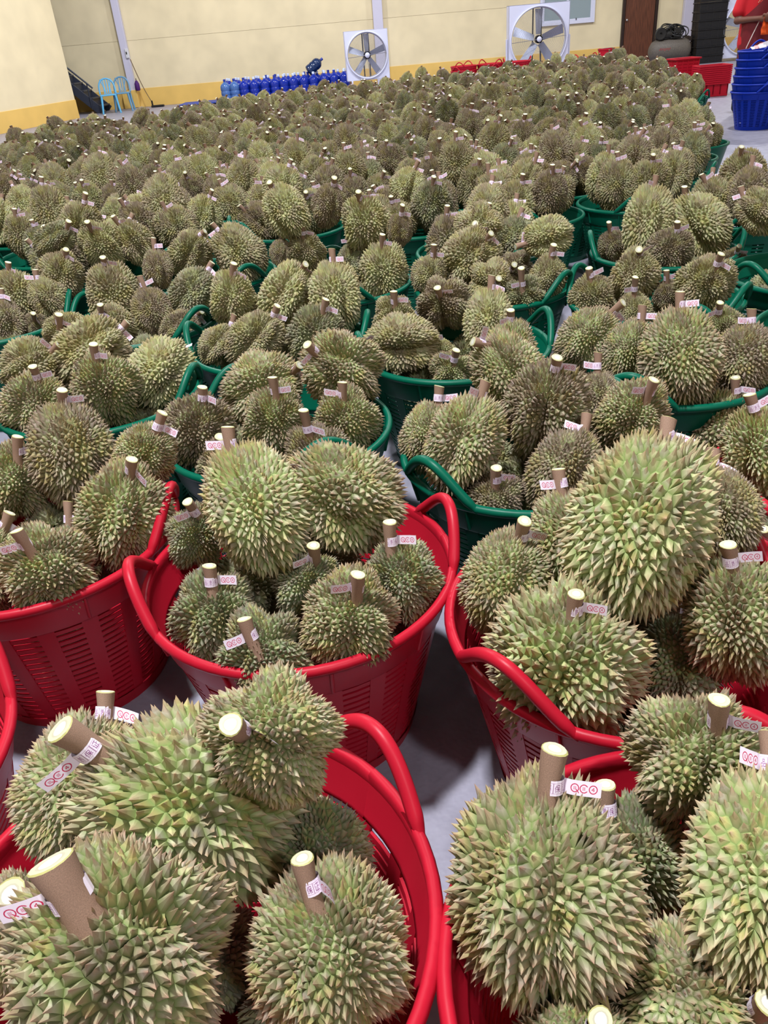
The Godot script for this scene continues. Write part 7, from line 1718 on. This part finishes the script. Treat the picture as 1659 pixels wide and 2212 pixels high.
	heaps.append_array([[Vector3(2.70, 0.44, -6.45), 0.19], [Vector3(2.54, 0.58, -6.48), 0.22], [Vector3(-3.06, 0.44, -7.16), 0.19], [Vector3(-2.89, 0.47, -7.20), 0.21], [Vector3(-2.78, 0.46, -7.09), 0.21], [Vector3(-2.85, 0.48, -6.91), 0.22], [Vector3(-3.00, 0.52, -6.88), 0.22], [Vector3(-2.98, 0.56, -7.03), 0.20]])
	heaps.append_array([[Vector3(-2.35, 0.48, -7.03), 0.22], [Vector3(-2.17, 0.49, -7.02), 0.21], [Vector3(-2.12, 0.52, -6.89), 0.21], [Vector3(-2.20, 0.45, -6.71), 0.22], [Vector3(-2.39, 0.51, -6.75), 0.22], [Vector3(-2.45, 0.48, -6.89), 0.21], [Vector3(-2.29, 0.54, -6.88), 0.23], [Vector3(-1.80, 0.46, -7.06), 0.23]])
	heaps.append_array([[Vector3(-1.62, 0.48, -7.10), 0.20], [Vector3(-1.52, 0.52, -7.01), 0.21], [Vector3(-1.52, 0.49, -6.87), 0.23], [Vector3(-1.70, 0.47, -6.78), 0.21], [Vector3(-1.82, 0.51, -6.88), 0.20], [Vector3(-1.68, 0.56, -6.94), 0.22], [Vector3(-1.07, 0.49, -7.29), 0.19], [Vector3(-0.89, 0.45, -7.22), 0.22]])
	heaps.append_array([[Vector3(-0.88, 0.53, -7.06), 0.21], [Vector3(-0.98, 0.49, -6.97), 0.22], [Vector3(-1.14, 0.49, -6.99), 0.20], [Vector3(-1.18, 0.48, -7.16), 0.21], [Vector3(-1.02, 0.56, -7.14), 0.22], [Vector3(-0.19, 0.52, -7.15), 0.23], [Vector3(-0.29, 0.47, -6.99), 0.19], [Vector3(-0.49, 0.51, -7.00), 0.19]])
	heaps.append_array([[Vector3(-0.54, 0.52, -7.19), 0.21], [Vector3(-0.34, 0.46, -7.30), 0.22], [Vector3(-0.37, 0.57, -7.11), 0.21], [Vector3(0.12, 0.51, -6.89), 0.20], [Vector3(0.19, 0.44, -7.08), 0.20], [Vector3(0.38, 0.45, -7.08), 0.22], [Vector3(0.46, 0.45, -6.96), 0.20], [Vector3(0.37, 0.49, -6.77), 0.23]])
	heaps.append_array([[Vector3(0.20, 0.46, -6.78), 0.21], [Vector3(0.30, 0.58, -6.92), 0.19], [Vector3(0.77, 0.53, -6.93), 0.21], [Vector3(0.95, 0.49, -7.07), 0.20], [Vector3(1.10, 0.51, -6.97), 0.21], [Vector3(1.07, 0.52, -6.77), 0.20], [Vector3(0.86, 0.50, -6.75), 0.19], [Vector3(0.94, 0.61, -6.92), 0.23]])
	heaps.append_array([[Vector3(1.54, 0.50, -6.88), 0.23], [Vector3(1.38, 0.47, -6.96), 0.22], [Vector3(1.37, 0.49, -7.12), 0.22], [Vector3(1.51, 0.51, -7.23), 0.20], [Vector3(1.70, 0.47, -7.14), 0.19], [Vector3(1.67, 0.48, -6.96), 0.19], [Vector3(1.56, 0.59, -7.07), 0.19], [Vector3(2.03, 0.45, -7.13), 0.21]])
	heaps.append_array([[Vector3(2.06, 0.51, -7.27), 0.22], [Vector3(2.21, 0.50, -7.33), 0.23], [Vector3(2.36, 0.53, -7.19), 0.20], [Vector3(2.32, 0.53, -7.02), 0.22], [Vector3(2.13, 0.53, -7.00), 0.19], [Vector3(2.22, 0.59, -7.13), 0.20]])

	heaped(heaps)

func heaped(heaps: Array) -> void:
	var o := thing("durian_heap", "mass of small distant durians filling the far baskets up to the back wall", "durians")
	o.set_meta("kind", "stuff")
	for k in 6:
		# the sixth kind lies deep in the near baskets, its stem out of sight
		var husk_at := []
		for i in heaps.size():
			var deep: bool = heaps[i][0].y < 0.32
			if (k == 5 and deep) or (k < 5 and not deep and i % 5 == k): husk_at.append(heaps[i])
		var mm := MultiMesh.new()
		mm.transform_format = MultiMesh.TRANSFORM_3D
		mm.mesh = far_mesh([0, 5, 2, 6, 7][k], k) if k < 5 else husks_plain[3]
		mm.instance_count = husk_at.size()
		for i in husk_at.size():
			var axis := Vector3(rng.randfn(0, 0.4), 0.9, rng.randfn(0, 0.4)).normalized()
			var w: float = husk_at[i][1]
			# husk, stem and band keep their shape: one even scale
			mm.set_instance_transform(i, Transform3D(frame_of(axis, rng.randf_range(-0.9, 0.9)).scaled(Vector3.ONE * w), husk_at[i][0]))
		var mi := MultiMeshInstance3D.new()
		mi.name = "durians"
		mi.multimesh = mm
		mi.material_override = husk_material()
		mi.set_meta("kind", "stuff")
		o.add_child(mi, true)

func far_mesh(pick: int, k: int) -> ArrayMesh:
	# one durian with its stem, cut end and paper band in a single mesh, 1 wide
	var src: Array = (husks_plain[pick] as ArrayMesh).surface_get_arrays(0)
	var vs: PackedVector3Array = src[Mesh.ARRAY_VERTEX]
	var cs: PackedColorArray = src[Mesh.ARRAY_COLOR]
	for i in vs.size(): vs[i] = vs[i] * Vector3(1, [1.2, 1.32, 1.12, 1.38, 1.25][k], 1)
	var ns := PackedVector3Array()
	for i in range(0, vs.size(), 3):
		var q := (vs[i + 2] - vs[i]).cross(vs[i + 1] - vs[i]).normalized()
		ns.append_array([q, q, q])
	var bark := Color(0.50, 0.38, 0.30).srgb_to_linear()
	var extra := Mb.new()
	extra.col = bark
	var lean := Vector3(0.03 * (k - 2), 0, 0.02)
	extra.tube([Vector3(0, 0.36, 0), Vector3(0, 0.55, 0) + lean, Vector3(0, 0.74, 0) + lean * 2.5], [0.068, 0.06, 0.074], 8, false)
	extra.col = Color(0.90, 0.88, 0.76).srgb_to_linear()
	extra.tube([Vector3(0, 0.738, 0) + lean * 2.5, Vector3(0, 0.744, 0) + lean * 2.5], [0.074, 0.070], 8)
	extra.col = Color(0.93, 0.85, 0.92).srgb_to_linear()
	extra.tube([Vector3(0, 0.50, 0) + lean * 0.7, Vector3(0, 0.57, 0) + lean * 1.1], [0.068], 8)
	if k % 5 != 3:
		extra.box(Vector3(0.17 if k != 1 else -0.16, 0.535, 0.05), Vector3(0.22, 0.075, 0.004), Basis(Vector3(0, 0, 1), 0.12 * (k - 2)))
	var ea := extra.done().surface_get_arrays(0)
	var ev: PackedVector3Array = ea[Mesh.ARRAY_VERTEX]
	var en: PackedVector3Array = ea[Mesh.ARRAY_NORMAL]
	var ec: PackedColorArray = ea[Mesh.ARRAY_COLOR]
	for i in ea[Mesh.ARRAY_INDEX]:
		vs.append(ev[i])
		ns.append(en[i])
		cs.append(ec[i])
	var arr := []
	arr.resize(Mesh.ARRAY_MAX)
	arr[Mesh.ARRAY_VERTEX] = vs
	arr[Mesh.ARRAY_NORMAL] = ns
	arr[Mesh.ARRAY_COLOR] = cs
	var m := ArrayMesh.new()
	m.add_surface_from_arrays(Mesh.PRIMITIVE_TRIANGLES, arr)
	return m
